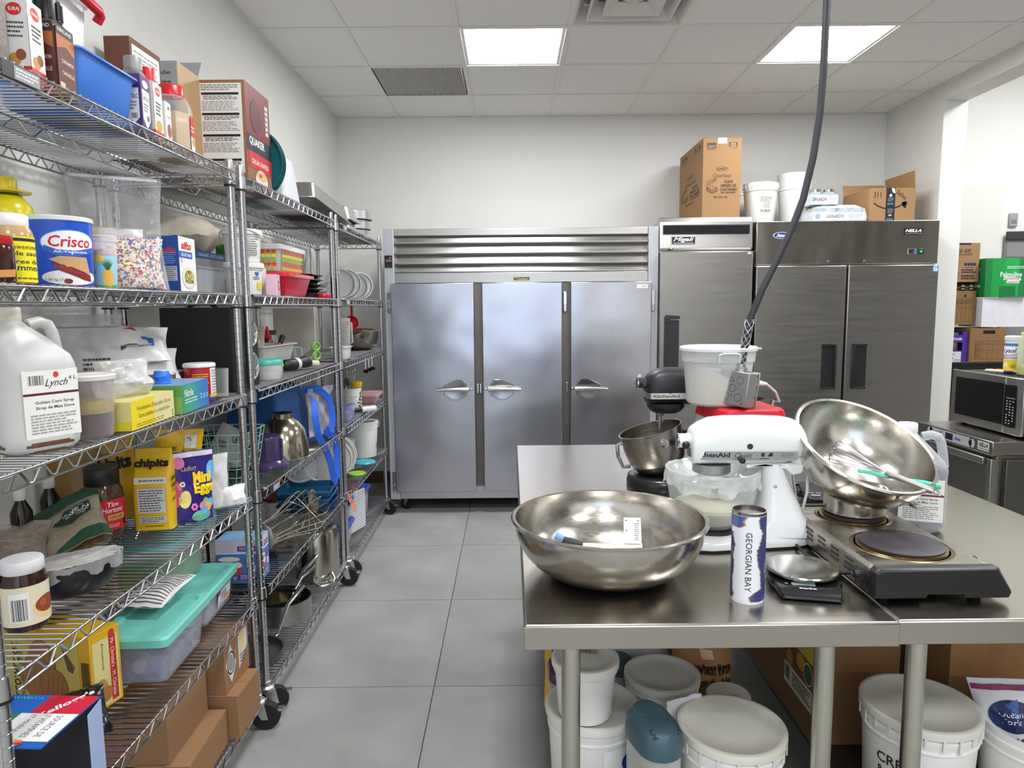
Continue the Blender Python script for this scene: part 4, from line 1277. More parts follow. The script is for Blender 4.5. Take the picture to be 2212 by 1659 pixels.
band = [(-0.124, 0.052), (-0.124, -0.052), (-0.112, -0.064), (0.1, -0.0675), (0.2, -0.064), (0.2, 0.064), (0.1, 0.0675), (-0.112, 0.064)]
mb.loft([[(x, y, z) for x, y in band] for z in (0.316, 0.337)], False, False)
mb.build('trim_band', P('#cfcdcb', 0.2, 1, 0.02, 20), t, angle=50)
Ink(0.1, 0.02).text('KitchenAid', 0.5, 0.5, 0.5, '#55555a', 0.9, bold=0.02).put(t, plane((-0.112, -0.0646, 0.3165), (1, -0.02, 0), (0, 0, 1)), 'band_lettering')
MB().lathe([(0.066, 0.296), (0.066, 0.282), (0.055, 0.268), (0.045, 0.262), (0.0, 0.262)], 28, (-0.05, 0, 0)).build('planetary', BKM, t)
mb = MB().lathe([(0.016, 0.262), (0.014, 0.25), (0.006, 0.247), (0.006, 0.2), (0.0, 0.2)], 14, (-0.07, 0, 0)).rod((-0.082, 0, 0.228), (-0.058, 0, 0.228), 0.002, 8)
mb.build('beater_shaft', DULL, t)
MB().lathe([(0.019, 0.0), (0.018, 0.034), (0.0, 0.034)], 20).xf(Matrix.Translation((-0.115, 0, 0.366)) @ Matrix.Rotation(R(-90), 4, 'Y')).build('attachment_hub', BKM, t)
MB().lathe([(0.019, 0.0), (0.024, 0.002), (0.024, 0.006), (0.0, 0.011)], 20).xf(Matrix.Translation((-0.148, 0, 0.366)) @ Matrix.Rotation(R(-90), 4, 'Y')).box(-0.152, -0.14, -0.006, 0.006, 0.386, 0.398).build('hub_cap', CHROME, t)
MB().lathe([(0.004, 0.0), (0.004, 0.012), (0.01, 0.014), (0.011, 0.022), (0.0, 0.026)], 10).xf(Matrix.Translation((-0.13, -0.016, 0.36)) @ Matrix.Rotation(R(90), 4, 'X')).build('hub_knob', BLACK, t)
mb = MB().tube([(0.09, -0.075, 0.165), (0.03, -0.12, 0.168), (-0.03, -0.135, 0.165)], 0.012, 10).tube([(0.09, 0.075, 0.165), (0.03, 0.12, 0.168), (-0.03, 0.135, 0.165)], 0.012, 10)
mb.box(0.06, 0.1, -0.08, 0.08, 0.152, 0.178)
mb.build('bowl_arm', BKM, t)
t = thing('steel_mixer_bowl', 'tilted steel mixer bowl with side handle on the black mixer', 'bowl', (0.535, 2.42, 0.885), (0, R(-15), 0))
MB().lathe([(0.0, 0.0), (0.05, 0.0), (0.075, 0.015), (0.098, 0.05), (0.108, 0.1), (0.11, 0.16), (0.113, 0.161), (0.113, 0.164), (0.109, 0.164), (0.107, 0.1), (0.096, 0.052), (0.073, 0.018), (0.0, 0.003)], 48).build('bowl_shell', P('#a8a39b', 0.27, 1, 0.05, 4, 0.01, (1, 1, 20), rvar=0.06), t)
mb = MB().tube([(-0.108, -0.02, 0.145), (-0.128, -0.02, 0.14), (-0.135, -0.02, 0.1), (-0.128, -0.02, 0.06), (-0.103, -0.02, 0.055)], 0.006, 8)
mb.tube([(-0.108, -0.008, 0.145), (-0.128, -0.008, 0.14), (-0.135, -0.008, 0.1), (-0.128, -0.008, 0.06), (-0.103, -0.008, 0.055)], 0.006, 8)
mb.build('handle', CHROME, t)
MB().lathe([(0.016, 0.0), (0.016, 0.004), (0.006, 0.006), (0.005, 0.016), (0.0, 0.017)], 16).xf(Matrix.Translation((0.02, -0.106, 0.125)) @ Matrix.Rotation(R(90), 4, 'X')).build('mounting_pin', CHROME, t)

# ---- white bench scale body with red lid, tub of flour on it, junction box on the drop cable
t = thing('step_housing', 'white tapered plastic housing with red lid behind the white mixer', 'bench scale', (0.728, 2.175, TZ), R(5))
mb = MB()
mb.loft([[(x, y, z) for x, y in rrect(2 * a, 2 * b, 0.015, 4, 0, 0)] for z, a, b in ((0.0, 0.138, 0.135), (0.02, 0.136, 0.134), (0.285, 0.1, 0.116))])
mb.build('housing', P('#dddee0', 0.4, 0, 0.02, 20), t)
for s in (-1, 1):
    MB().prism([(-0.135, 0.0), (-0.11, 0.0), (-0.095, 0.28), (-0.115, 0.28)], s * 0.0, s * 0.004, 'x').xf(Matrix.Translation((s * 0.137, 0, 0)) @ Matrix.Rotation(s * -R(8), 4, 'Y')).build('corner_rib', P('#d3d4da', 0.4), t)
mb = MB()
mb.loft([[(x, y, z) for x, y in rrect(2 * a, 2 * b, 0.03, 6, 0, 0)] for z, a, b in ((0.283, 0.108, 0.125), (0.29, 0.108, 0.125), (0.318, 0.1, 0.119), (0.323, 0.094, 0.113))])
mb.build('lid', P('#d21a30', 0.35, 0, 0.03, 20), t, angle=25)
Ink(0.1, 0.04).rect(0, 0, 1, 1, '#cfd0d2').words(0.06, 0.1, 0.94, 0.9, 4, '#77787c').put(t, plane((-0.1045, 0.06, 0.225), (0, -1, 0), (0.145, 0, 0.98)), 'rating_sticker')
t = thing('flour_tub', 'round translucent lidded tub of flour standing on the red lid', 'tub', (0.662, 2.195, 1.1645))
mb = MB().lathe([(0.0, 0.0), (0.088, 0.0), (0.096, 0.008), (0.107, 0.135), (0.112, 0.138), (0.115, 0.178), (0.113, 0.178), (0.11, 0.14), (0.104, 0.134), (0.094, 0.01), (0.0, 0.003)], 48)
mb.build('tub_wall', CLEAR('#f2f4f4', 0.24, 0.3, 0, 0.4), t)
MB().lathe([(0.113, 0.172), (0.12, 0.172), (0.121, 0.18), (0.117, 0.184), (0.108, 0.181), (0.1, 0.178), (0.0, 0.178)], 48).build('lid', CLEAR('#f0f3f3', 0.55, 0.25, 0, 0.3), t)
MB().prism([(0.105, -0.012), (0.135, -0.01), (0.138, 0.0), (0.135, 0.01), (0.105, 0.012)], 0.174, 0.178).build('lid_tab', CLEAR('#f0f3f3', 0.6, 0.25, 0, 0.3), t)
MB().tube([(-0.03, -0.113, 0.14), (-0.031, -0.12, 0.164), (-0.02, -0.121, 0.168), (0.02, -0.121, 0.168), (0.031, -0.12, 0.164), (0.03, -0.113, 0.14)], 0.003, 8).build('side_grip', CLEAR('#f0f3f3', 0.5, 0.25, 0, 0.3), t)
mb = MB()
rings = []
for r, f in ((0.086, 0), (0.093, 0), (0.1, 1), (0.07, 1), (0.03, 1)):
    ring = []
    for j in range(40):
        a = 2 * math.pi * j / 40
        x, y = r * math.cos(a), r * math.sin(a)
        z = 0.004 if r < 0.09 and not f else (0.02 if not f else 0.095 - 0.35 * x + 0.004 * math.sin(9 * a))
        ring.append((x, y, z))
    rings.append(ring)
mb.loft(rings)
tag(mb.build('flour_fill', FLOUR, t, angle=60), 'flour sloping inside the tub', kind='stuff')
# drop cable with junction box
t = thing('junction_box', 'galvanized junction box hanging on thick black drop cable', 'electrical box', (0.695, 2.1, 1.225))
Mx = Matrix.Rotation(R(7), 4, 'Y') @ Matrix.Rotation(R(40), 4, 'Z')
mb = MB().box(-0.05, 0.006, -0.052, 0.0, -0.055, 0.05)
mb.v = []; mb.f = []; mb.mi = []
mb.box(-0.027, 0.027, -0.05, 0.05, -0.052, 0.052)
b = mb.xf(Mx).build('box_body', GALV, t, bevel=0.002)
MB().box(0.027, 0.032, -0.052, 0.052, -0.054, 0.054).xf(Mx).build('cover_plate', GALV, t, bevel=0.001)
ink = Ink(0.1, 0.104)
for x, y in ((0.3, 0.75), (0.72, 0.75), (0.5, 0.5), (0.3, 0.25), (0.72, 0.25)):
    ink.ring(x, y, 0.12, 0.115, 0.0015, '#3f4143')
for x, y in ((0.12, 0.92), (0.5, 0.72), (0.5, 0.28), (0.12, 0.5), (0.85, 0.08)):
    ink.ell(x, y, 0.022, 0.022, '#111111', 12)
def mapx(fn):
    def g(x, y):
        p, n = fn(x, y)
        return Mx @ Vector(p), Mx.to_3x3() @ Vector(n)
    return g
ink.put(t, mapx(plane((-0.027, 0.05, -0.052), (0, -1, 0), (0, 0, 1))), 'knockouts')
ink = Ink(0.054, 0.104)
for y in (0.27, 0.72):
    ink.ring(0.36, y, 0.3, 0.155, 0.0015, '#8a8c8e')
for x, y in ((0.85, 0.92), (0.9, 0.6), (0.88, 0.28)):
    ink.ell(x, y, 0.05, 0.026, '#111111', 12)
ink.put(t, mapx(plane((-0.027, -0.05, -0.052), (1, 0, 0), (0, 0, 1))), 'knockouts')
cab = [(0.702, 2.1, 1.285), (0.712, 2.1, 1.34), (0.727, 2.1, 1.434), (0.762, 2.1, 1.525), (0.805, 2.1, 1.614), (0.845, 2.1, 1.705), (0.875, 2.1, 1.79), (0.9, 2.1, 1.91), (0.914, 2.1, 2.029), (0.92, 2.1, 2.15), (0.922, 2.1, 2.35), (0.92, 2.1, 2.7), (0.918, 2.1, ZC)]
loc = lambda q: tuple(Vector(q) - Vector((0.695, 2.1, 1.225)))
MB().tube([loc(q) for q in cab], 0.0105, 14).build('drop_cable', P('#2b2c30', 0.55, 0, 0.08, 60), t)
MB().lathe([(0.02, 0.05), (0.02, 0.062), (0.014, 0.064), (0.014, 0.075), (0.0, 0.075)], 18, (0.008, 0, 0)).build('conduit_fitting', GALV, t)
mb = MB()
for d in (-1, 1):
    for k in range(5):
        pts = []
        for i in range(33):
            s = i / 32
            q = Vector(cab[0]).lerp(Vector(cab[1]), min(1, s * 2.4)) if s < 0.4167 else Vector(cab[1]).lerp(Vector(cab[2]), (s - 0.4167) / 0.5833)
            a = d * s * 9 + 2 * math.pi * k / 5
            rr = 0.0128 + (0.006 * (1 - s * 6) if s < 0.16 else 0)
            pts.append(loc(q + Vector((math.cos(a), math.sin(a), 0)) * rr))
        mb.tube(pts, 0.0009, 4)
mb.build('wire_grip', P('#d5d6d6', 0.35, 1), t)
for lab, z, c, path in (('white plug', 0.012, '#e6e4dd', [(0.1, 0.03, 0.008), (0.14, 0.06, -0.02), (0.165, 0.09, -0.055), (0.17, 0.15, -0.061), (0.2, 0.3, -0.2), (0.21, 0.32, -0.378)]), ('black plug', -0.035, '#1c1c1d', [(0.09, 0.03, -0.036), (0.13, 0.07, -0.04), (0.168, 0.12, -0.055), (0.175, 0.18, -0.061), (0.21, 0.3, -0.25), (0.215, 0.31, -0.378)])):
    pm = P(c, 0.4)
    pl = MB().tube([(0.022, 0.018, z), (0.045, 0.02, z), (0.05, 0.022, z), (0.075, 0.026, z)] + path[:1], [0.014, 0.015, 0.011, 0.009, 0.005], 10).build('plug', pm, t)
    pl['label'] = lab
    MB().tube(path, 0.004, 8).build('plug_cord', pm, pl)

# ---- double hot plate with pot, tilted bowl, whisk and spatula
t = thing('hot_plate', 'double-burner steel hot plate with black end panels on the table', 'hot plate', (0.912, 1.66, TZ))
HZ = 0.075
HPM = P('#aaa59b', 0.28, 1, 0.06, 3, 0.01, (1, 30, 1), rvar=0.08)
mb = MB()
mb.loft([[(-0.138, y, 0.012), (0.15, y, 0.012), (0.14, y, 0.045), (0.118, y, HZ), (-0.128, y, HZ), (-0.138, y, HZ - 0.008)] for y in (-0.225, 0.225)])
mb.build('body', HPM, t, bevel=0.002)
for s in (-1, 1):
    mb = MB()
    y0, y1 = s * 0.222, s * 0.25
    mb.loft([[(-0.141 + o, y, 0.012), (-0.03, y, 0.012), (-0.025, y, 0.02), (0.05, y, 0.02), (0.055, y, 0.012), (0.152 - o, y, 0.012), (0.157 - o, y, 0.024), (0.125 - o, y, HZ + 0.003 - o), (-0.13 + o, y, HZ + 0.003 - o), (-0.141 + o, y, HZ - 0.008)] for y, o in ((y0, 0), (s * 0.243, 0), (y1, 0.005))])
    mb.build('end_panel', P('#161617', 0.4, 0, 0.05, 60), t, bevel=0.002)
for x in (-0.1, 0.1):
    for y in (-0.21, 0.21):
        MB().lathe([(0.012, 0.0), (0.014, 0.013), (0.0, 0.013)], 14, (x, y, 0)).build('foot', RUBBER, t)
for (y, r) in ((-0.1, 0.093), (0.13, 0.078)):
    MB().lathe([(r + 0.016, HZ), (r + 0.013, HZ + 0.002), (r + 0.004, HZ - 0.001), (r + 0.001, HZ + 0.002), (r + 0.003, HZ + 0.005), (r - 0.004, HZ + 0.006)], 48, (-0.003, y, 0)).build('burner_ring', P('#8d7a58', 0.3, 1, 0.25, 14), t)
    MB().lathe([(r - 0.004, HZ), (r - 0.002, HZ + 0.009), (r - 0.008, HZ + 0.0115), (r * 0.3, HZ + 0.011), (0.0, HZ + 0.0105)], 48, (-0.003, y, 0)).build('burner', P('#39343a', 0.5, 0.2, 0.08, 30), t)
for k in range(4):
    for j in range(3):
        MB().box(-0.1395, -0.1375, -0.15 + k * 0.07, -0.11 + k * 0.07, 0.03 + j * 0.012, 0.036 + j * 0.012).build('vent_slot', P('#4a4846', 0.4, 0.8), t, bevel=0.001)
for y in (-0.1, 0.13):
    MB().lathe([(0.014, 0.0), (0.013, 0.012), (0.009, 0.014), (0.009, 0.03), (0.0, 0.031)], 16).xf(Matrix.Translation((0.146, y, 0.035)) @ Matrix.Rotation(R(80), 4, 'Y')).build('control_knob', BLACK, t)
MB().tube([(-0.14, -0.19, 0.045), (-0.158, -0.185, 0.045), (-0.165, -0.15, 0.03), (-0.175, -0.05, 0.012), (-0.165, 0.1, 0.01), (-0.155, 0.2, 0.012), (-0.12, 0.3, 0.006)], 0.004, 8).build('power_cord', BLACK, t)
MB().lathe([(0.011, 0.0), (0.009, 0.018), (0.0, 0.018)], 12).xf(Matrix.Translation((-0.138, -0.19, 0.045)) @ Matrix.Rotation(R(-90), 4, 'Y')).build('cord_gland', BLACK, t)
px_, py_, pz_ = 0.915, 1.795, TZ + HZ + 0.0115
t = thing('saucepan', 'small steel saucepan on the far burner under the tilted bowl', 'pot', (px_, py_, pz_))
MB().lathe([(0.0, 0.0), (0.07, 0.0), (0.076, 0.004), (0.0765, 0.066), (0.079, 0.068), (0.0785, 0.0695), (0.0745, 0.069), (0.074, 0.006), (0.0, 0.004)], 44).build('pot_wall', BOWLM, t)
for sx in (-0.022, 0.022):
    MB().box(sx - 0.016, sx + 0.016, -0.079, -0.073, 0.036, 0.054).lathe([(0.0, 0.003), (0.004, 0.0025), (0.005, 0)], 10, (0, 0, 0)).build('handle_bracket', CHROME, t, bevel=0.004)
MB().tube([(-0.012, -0.078, 0.046), (0.005, -0.095, 0.06), (0.03, -0.14, 0.071), (0.045, -0.19, 0.073)], [0.003, 0.003, 0.0032, 0.003], 8).tube([(0.014, -0.078, 0.046), (0.016, -0.09, 0.06), (0.032, -0.135, 0.071), (0.05, -0.188, 0.073)], 0.003, 8).box(0.038, 0.056, -0.215, -0.185, 0.069, 0.076).build('handle', CHROME, t)
nrm = Vector((0.18, -0.496, 0.845)).normalized()
rc = Vector((0.932, 1.79, 1.108))
t = thing('mixing_bowl', 'deep steel mixing bowl tilted on the saucepan', 'bowl')
t.matrix_world = Matrix.Translation(rc - nrm * 0.128) @ basis(nrm)
MB().lathe(bowl_profile(0.178, 0.128, 0.009, 0.42, 0.002, 1.9, 18), 64).build('bowl_shell', BOWLM, t)
t = thing('whisk', 'steel balloon whisk resting across the tilted bowl rim', 'whisk')
hd = Vector((1.04, 1.655, 1.017))
tp = Vector((0.868, 1.79, 1.085))
d = (tp - hd).normalized()
t.matrix_world = Matrix.Translation(hd) @ d.to_track_quat('X', 'Z').to_matrix().to_4x4()
mk_whisk(t, (tp - hd).length + 0.02, 0.115, 0.03, 0.0085, 6, 0.0011)
MB().tube([(0.0, 0, 0), (-0.008, 0, 0), (-0.012, 0, -0.004), (-0.018, 0, 0)], [0.006, 0.004, 0.0025, 0.002], 8).build('hanging_loop', CHROME, t)
t = thing('spatula', 'spatula with mint green handle lying in the tilted bowl', 'spatula')
hd = Vector((1.075, 1.685, 1.02))
tp = Vector((0.91, 1.765, 1.045))
d = (tp - hd).normalized()
t.matrix_world = Matrix.Translation(hd) @ d.to_track_quat('X', 'Z').to_matrix().to_4x4()
MB().tube([(0.0, 0, 0), (0.008, 0, 0), (0.04, 0, 0), (0.075, 0, 0)], [0.004, 0.0085, 0.009, 0.006], 12).build('handle', P('#46bfa0', 0.4), t)
MB().tube([(0.075, 0, 0), (0.12, 0, 0)], 0.004, 8).build('shaft', CHROME, t)
MB().box(0.115, 0.19, -0.018, 0.018, -0.002, 0.002).build('blade', P('#46bfa0', 0.4), t, bevel=0.0015)
t = thing('kitchen_scale', 'flat black digital scale behind the hot plate and saucepan', 'scale', (1.0, 2.18, TZ), R(-12))
mb = MB().loft([rrect(0.1, 0.14, 0.03, 5, 0, 0, 0.0), rrect(0.11, 0.15, 0.03, 5, 0, 0, 0.02), rrect(0.19, 0.2, 0.07, 8, 0, 0, 0.034), rrect(0.19, 0.2, 0.07, 8, 0, 0, 0.04)])
mb.build('body', P('#1d1e20', 0.3, 0, 0.04, 60), t, angle=50)
ink = Ink(0.19, 0.2)
for x, y in ((0.3, 0.3), (0.42, 0.3), (0.62, 0.2)):
    ink.ring(x, y, 0.035, 0.03, 0.0012, '#d5d5d5', 14)
ink.rect(0.28, 0.14, 0.42, 0.18, '#c9c9c9').put(t, plane((-0.095, -0.1, 0.04), (1, 0, 0), (0, 1, 0)), 'control_print')

# ---- four-litre syrup jug (shared builder)
def jug(t, body, cap, fill=None, fmat=None, wid=0.145, dep=0.15, hh=0.30, hdir=1):
    """square plastic jug with integral handle on the local +x side"""
    mb = MB()
    zs = [(0.0, 0.86, 0.86), (0.012, 0.97, 0.97), (0.03, 1, 1), (0.045, 0.985, 0.985), (0.16, 0.985, 0.985), (0.172, 1, 1), (0.182, 0.985, 0.985)]
    zs = [(z * hh / 0.3, a, b) for z, a, b in zs]
    rings = [[(x, y, z) for x, y in rrect(wid * a, dep * b, 0.035, 6)] for z, a, b in zs]
    for z, a, b, sh in ((0.20, 0.93, 0.95, -0.004), (0.235, 0.66, 0.72, -0.016), (0.262, 0.42, 0.44, -0.024), (0.272, 0.33, 0.32, -0.026)):
        rings.append([(x + sh, y, z * hh / 0.3) for x, y in rrect(wid * a, dep * b, 0.03, 6)])
    mb.loft(rings)
    b_ = mb.build('jug_body', body, t, angle=50)
    k = hh / 0.3
    MB().tube([(0.012 * k, 0, 0.262 * k), (0.035 * k, 0, 0.268 * k), (0.052 * k, 0, 0.262 * k), (0.06 * k, 0, 0.245 * k), (0.066 * k, 0, 0.21 * k), (0.068 * k, 0, 0.178 * k)], [0.013 * k, 0.013 * k, 0.013 * k, 0.0125 * k, 0.0125 * k, 0.014 * k], 12).build('handle', body, t)
    MB().lathe([(0.024 * k, 0.268 * k), (0.025 * k, 0.272 * k), (0.026 * k, 0.276 * k), (0.026 * k, 0.296 * k), (0.024 * k, 0.3 * k), (0.0, 0.3 * k)], 28, (-0.026 * k, 0, 0)).build('cap', cap, t)
    return b_
def jug_label(t, w, z0, h, n, wid, dep):
    ink = Ink(w, h)
    ink.rect(0, 0, 1, 1, '#ecece8').rect(0, 0.6, 1, 0.645, '#7d1f2a').ell(0.45, 0.88, 0.045, 0.05, '#d8442f').text('Lynch', 0.46, 0.76, 0.16, '#1d1d1f', 0.36, shear=0.45).text('4 L', 0.85, 0.86, 0.075, '#333333').text('Golden Corn Syrup', 0.54, 0.53, 0.06, '#2b2b2d', 0.66, bold=0.01).text('Sirop de Mais Dore', 0.54, 0.45, 0.06, '#2b2b2d', 0.66, bold=0.01)
    ink.words(0.1, 0.05, 0.92, 0.38, 7, '#9a9a98').ring(0.85, 0.72, 0.05, 0.05, 0.0008, '#555555')
    return ink
t = thing('syrup_jug', 'half-empty corn syrup jug standing behind the hot plate', 'jug', (1.158, 1.935, TZ), R(-20))
jug(t, CLEAR('#e9ecee', 0.3, 0.3, 0, 0.3), P('#ecece8', 0.35), wid=0.145, dep=0.15)
mb = MB()
mb.loft([[(x, y, z) for x, y in rrect(0.145 * a - 0.006, 0.15 * a - 0.006, 0.032, 6)] for z, a in ((0.004, 0.87), (0.014, 0.96), (0.04, 0.98), (0.16, 0.98), (0.186, 0.98))])
mb.build('syrup', P('#4c4a66', 0.15, 0, 0.05, 8), t)
jug_label(t, 0.11, 0, 0.12, 0, 0.145, 0.15).put(t, plane((-0.052, -0.075, 0.035), (1, 0, 0), (0, 0, 1)), 'printed_label')
# ---------------------------------------------------------------- on top of the refrigerators
mt = 2.084
w, d, h = 0.267, 0.66, 0.55
t = carton('carton', 'tall brown printed carton standing on the single-door refrigerator', (w, d, h), (1.4895, 5.29, mt), 0, tape=False)
BK = '#2a1a12'
def dart(W_, H_, tall):
    ink = Ink(W_, H_)
    ink.rect(0.1, 0.875, 0.34, 0.94, BK).text('CS3PST1', 0.22, 0.895, 0.025, '#b98f63', 0.2, bold=0.02).words(0.1, 0.85, 0.34, 0.87, 1, BK).rect(0.67, 0.89, 0.9, 0.945, BK).text('500', 0.785, 0.927, 0.022, '#b98f63', 0.14, bold=0.02).text('CLEAR', 0.785, 0.904, 0.02, '#b98f63', 0.18, bold=0.02).text('(4 x 125)', 0.79, 0.868, 0.022, BK, 0.2)
    ink.ring(0.5, 0.617, 0.16, 0.03, 0.0018, BK).text('DART', 0.5, 0.617, 0.03, BK, 0.24, bold=0.02).text('ClearSeal', 0.5, 0.535, 0.045, BK, 0.46)
    for k, s in enumerate(('CLEAR', 'HINGED LID', 'CONTAINERS')):
        ink.text(s, 0.685, 0.46 - k * 0.05, 0.038, BK, (0.24, 0.4, 0.44)[k], bold=0.03)
    ink.text('ONE COMPARTMENT', 0.68, 0.322, 0.02, BK, 0.4, bold=0.02).text('5⅝ x 5⅝ x 2⅝', 0.48, 0.268, 0.03, BK, 0.36, bold=0.02)
    for k in range(6):
        ink.line([(0.1, 0.4 - k * 0.008), (0.24, 0.36 - k * 0.01), (0.4, 0.39 - k * 0.01)], 0.0016, BK)
        ink.line([(0.1, 0.41 + k * 0.008), (0.22, 0.42 + k * 0.014), (0.36, 0.48 + k * 0.004)], 0.0014, BK)
    ink.ring(0.25, 0.36, 0.15, 0.04, 0.0018, BK)
    return ink
dart(w, h, 1).rect(0.38, 0.93, 0.62, 1.0, '#d9d7d0').put(t, box_face('S', w, d, h - 0.004), 'carton_print')
ink = dart(d, h, 0)
ink.rect(0.76, 0.03, 0.94, 0.14, BK).rect(0.77, 0.035, 0.93, 0.135, '#b98f63').bars(0.79, 0.04, 0.91, 0.13, BK).put(t, box_face('W', w, d, h - 0.004), 'carton_print')
at_ = 2.047
for k, (x, y, r, h, lab) in enumerate(((1.80, 5.06, 0.122, 0.285, 'white plastic bucket with paper label on the two-door refrigerator'), (1.815, 5.42, 0.122, 0.31, 'white bucket mostly hidden between carton and labelled bucket'))):
    t = pail('pail', lab, r, h, (x, y, at_), 0, WPLAST, lid=False, taper=0.78, ribs=1, group='white buckets on the refrigerator')
    for j in range(24):
        a = 2 * math.pi * j / 24
        MB().box(-0.001, 0.001, 0, 0.003, -0.03, 0).build('rib', WPLAST, t, loc=(r * 0.985 * math.cos(a), r * 0.985 * math.sin(a), h - 0.008), rot=a - math.pi / 2)
    if k == 0:
        Ink(0.1, 0.12).rect(0, 0, 1, 1, '#dcd8c8').words(0.1, 0.62, 0.9, 0.95, 4, '#5b5a52').words(0.3, 0.3, 0.8, 0.6, 5, '#5b5a52').bars(0.1, 0.06, 0.85, 0.22).put(t, around(lambda z: 0.122 * (0.78 + 0.22 * 0.75 * z / (0.285 * 0.8)), R(-86), 0.1, 0.07), 'paper_label', cut=0.012)
for k, z in enumerate((0.0, 0.045)):
    t = pail('pail', ('lower white bucket of nested pair beside jar packs', 'upper white bucket nested in another beside jar packs')[k], 0.125, 0.33, (2.125, 5.26, at_ + z + k * 0.01), 0, WPLAST, lid=False, taper=0.78, ribs=1, group='white buckets on the refrigerator')
def mason_pack(name, label, loc, nx, txt, wrap, w=0.37):
    t = thing(name, label, 'jar pack', loc)
    w, d, h = w, 0.2, 0.08
    JM, LM = CLEAR('#e6edee', 0.22, 0.08, 0, 0.5), P('#b9bab8', 0.25, 1)
    MB().box(-w / 2, w / 2, -d / 2, d / 2, 0, h * 0.88).build('tray', P('#dfe6ea', 0.5), t, bevel=0.001)
    ink = Ink(w, h * 0.88)
    ink.rect(0, 0, 1, 1, '#e9ecec').rect(0, 0.86, 1, 1, '#9fb3c4').text('BERNARDIN', 0.42 if wrap else 0.3, 0.5, 0.36, '#14141a', 0.34 if wrap else 0.55, bold=0.025).rect(0, 0, 1, 0.16, '#b8c6d0').words(0.68, 0.3, 0.97, 0.7, 3, '#8a97a2')
    ink.ell(0.08, 0.5, 0.05, 0.28, '#7d98ad').put(t, box_face('S', w, d, h * 0.88), 'carton_print')
    for i in range(nx):
        for j in range(2):
            x, y = (i - (nx - 1) / 2) * w / nx, (j - 0.5) * 0.095
            g = MB().lathe([(0.036, 0.07), (0.036, 0.085), (0.033, 0.092), (0.0, 0.092)], 18, (x, y, 0)).build('jar', JM, t)
            MB().lathe([(0.034, 0.09), (0.036, 0.09), (0.036, 0.106), (0.034, 0.108), (0.0, 0.108)], 18, (x, y, 0)).build('jar_lid', LM, g)
    if wrap:
        mb = MB()
        mb.loft([rrect(w + 0.03, d + 0.02, 0.03, 5, 0, 0, 0.001), rrect(w + 0.04, d + 0.03, 0.04, 5, 0, 0, 0.03), rrect(w + 0.012, d + 0.02, 0.04, 5, 0, 0, 0.09), rrect(w - 0.08, d - 0.04, 0.04, 5, 0, 0, 0.114)])
        crumple(mb, 0.006, 3, 0, 20)
        mb.build('plastic_wrap', CLEAR('#f3f7fa', 0.1, 0.1, 0.3, 0.5), t)
    return t
mason_pack('mason_jar_pack', 'shrink-wrapped lower pack of canning jars beside the open box', (2.29, 4.98, at_), 4, 'B', True, 0.36)
mason_pack('mason_jar_pack', 'upper pack of canning jars stacked on the wrapped pack', (2.185, 4.985, at_ + 0.116), 2, 'B', False, 0.185)
w, d, h = 0.323, 0.39, 0.235
t = carton('carton', 'open brown box with curved arrow print on two-door refrigerator', (w, d, h), (2.69, 5.145, at_), 0, CARD, open_flaps=(('N', 70, 0.09), ('E', 95, 0.12)))
ink = Ink(w, h)
for k in range(1):
    pts = [(0.1 + 0.7 * i / 16, 0.56 - 0.17 * math.sin(math.pi * (i / 16) ** 0.9)) for i in range(17)]
    ink.line(pts, 0.009, '#191511')
ink.poly([(0.83, 0.6), (0.7, 0.56), (0.74, 0.6), (0.8, 0.62), (0.76, 0.42), (0.8, 0.4)], '#191511')
ink.rect(0.36, 0, 0.56, 1.0, '#17191b').text('prime', 0.46, 0.53, 0.09, '#3f9fc4', 0.13, bold=0.02).text('prime', 0.46, 0.08, 0.09, '#3f9fc4', 0.13, bold=0.02).ell(0.46, 0.78, 0.03, 0.045, '#d9d7d0', 14).ell(0.46, 0.2, 0.04, 0.03, '#c9a06a', 14).words(0.4, 0.6, 0.53, 0.72, 3, '#8d8f90').words(0.4, 0.25, 0.53, 0.4, 3, '#8d8f90').poly([(0.5, 0.86), (0.56, 0.84), (0.54, 0.98), (0.47, 1.0)], '#d8d2c4')
ink.text('311', 0.17, 0.8, 0.17, '#2a2018', 0.16).text('Salsa', 0.7, 0.8, 0.13, '#2a2018', 0.26, rot=-38)
ink.put(t, box_face('S', w, d, h), 'carton_print')

# ---------------------------------------------------------------- under the tables
def cyl_text(t, r, z, s, hgt, wd, ang, col='#2a2a2c', extra=None):
    ink = Ink(wd, hgt)
    if extra:
        extra(ink)
    ink.text(s, 0.5, 0.5, 0.7, col, 0.95, bold=0.01)
    return ink.put(t, around(r, R(ang), wd, z), 'printed_label', cut=0.01)
LIDW = P('#e2e0d8', 0.4, 0, 0.03, 12)
t = pail('pail', 'big white lidded pail under the table, carrying the smaller pail', 0.115, 0.235, (0.203, 1.68, UZ), 0, WPLAST, LIDW, taper=0.9)
Ink(0.1, 0.17).rect(0, 0, 1, 1, '#e9e8e6').ell(0.72, 0.75, 0.2, 0.12, '#1b3f92').words(0.05, 0.25, 0.55, 0.5, 5, '#4b4b58').put(t, around(0.1135, R(-58), 0.1, 0.01), 'printed_label', cut=0.012)
t = pail('pail', 'small white pail with taped lid stacked on the big pail', 0.078, 0.142, (0.18, 1.64, UZ + 0.242), 0, WPLAST, LIDW, taper=0.86)
Ink(0.075, 0.022).rect(0, 0, 1, 1, '#b9a877').text('SALT', 0.45, 0.5, 0.7, '#2c2a22', 0.5).put(t, plane((0.035, 0.03, 0.1445), (-0.96, 0.28, 0), (-0.28, -0.96, 0)), 'tape_label', lift=0.001)
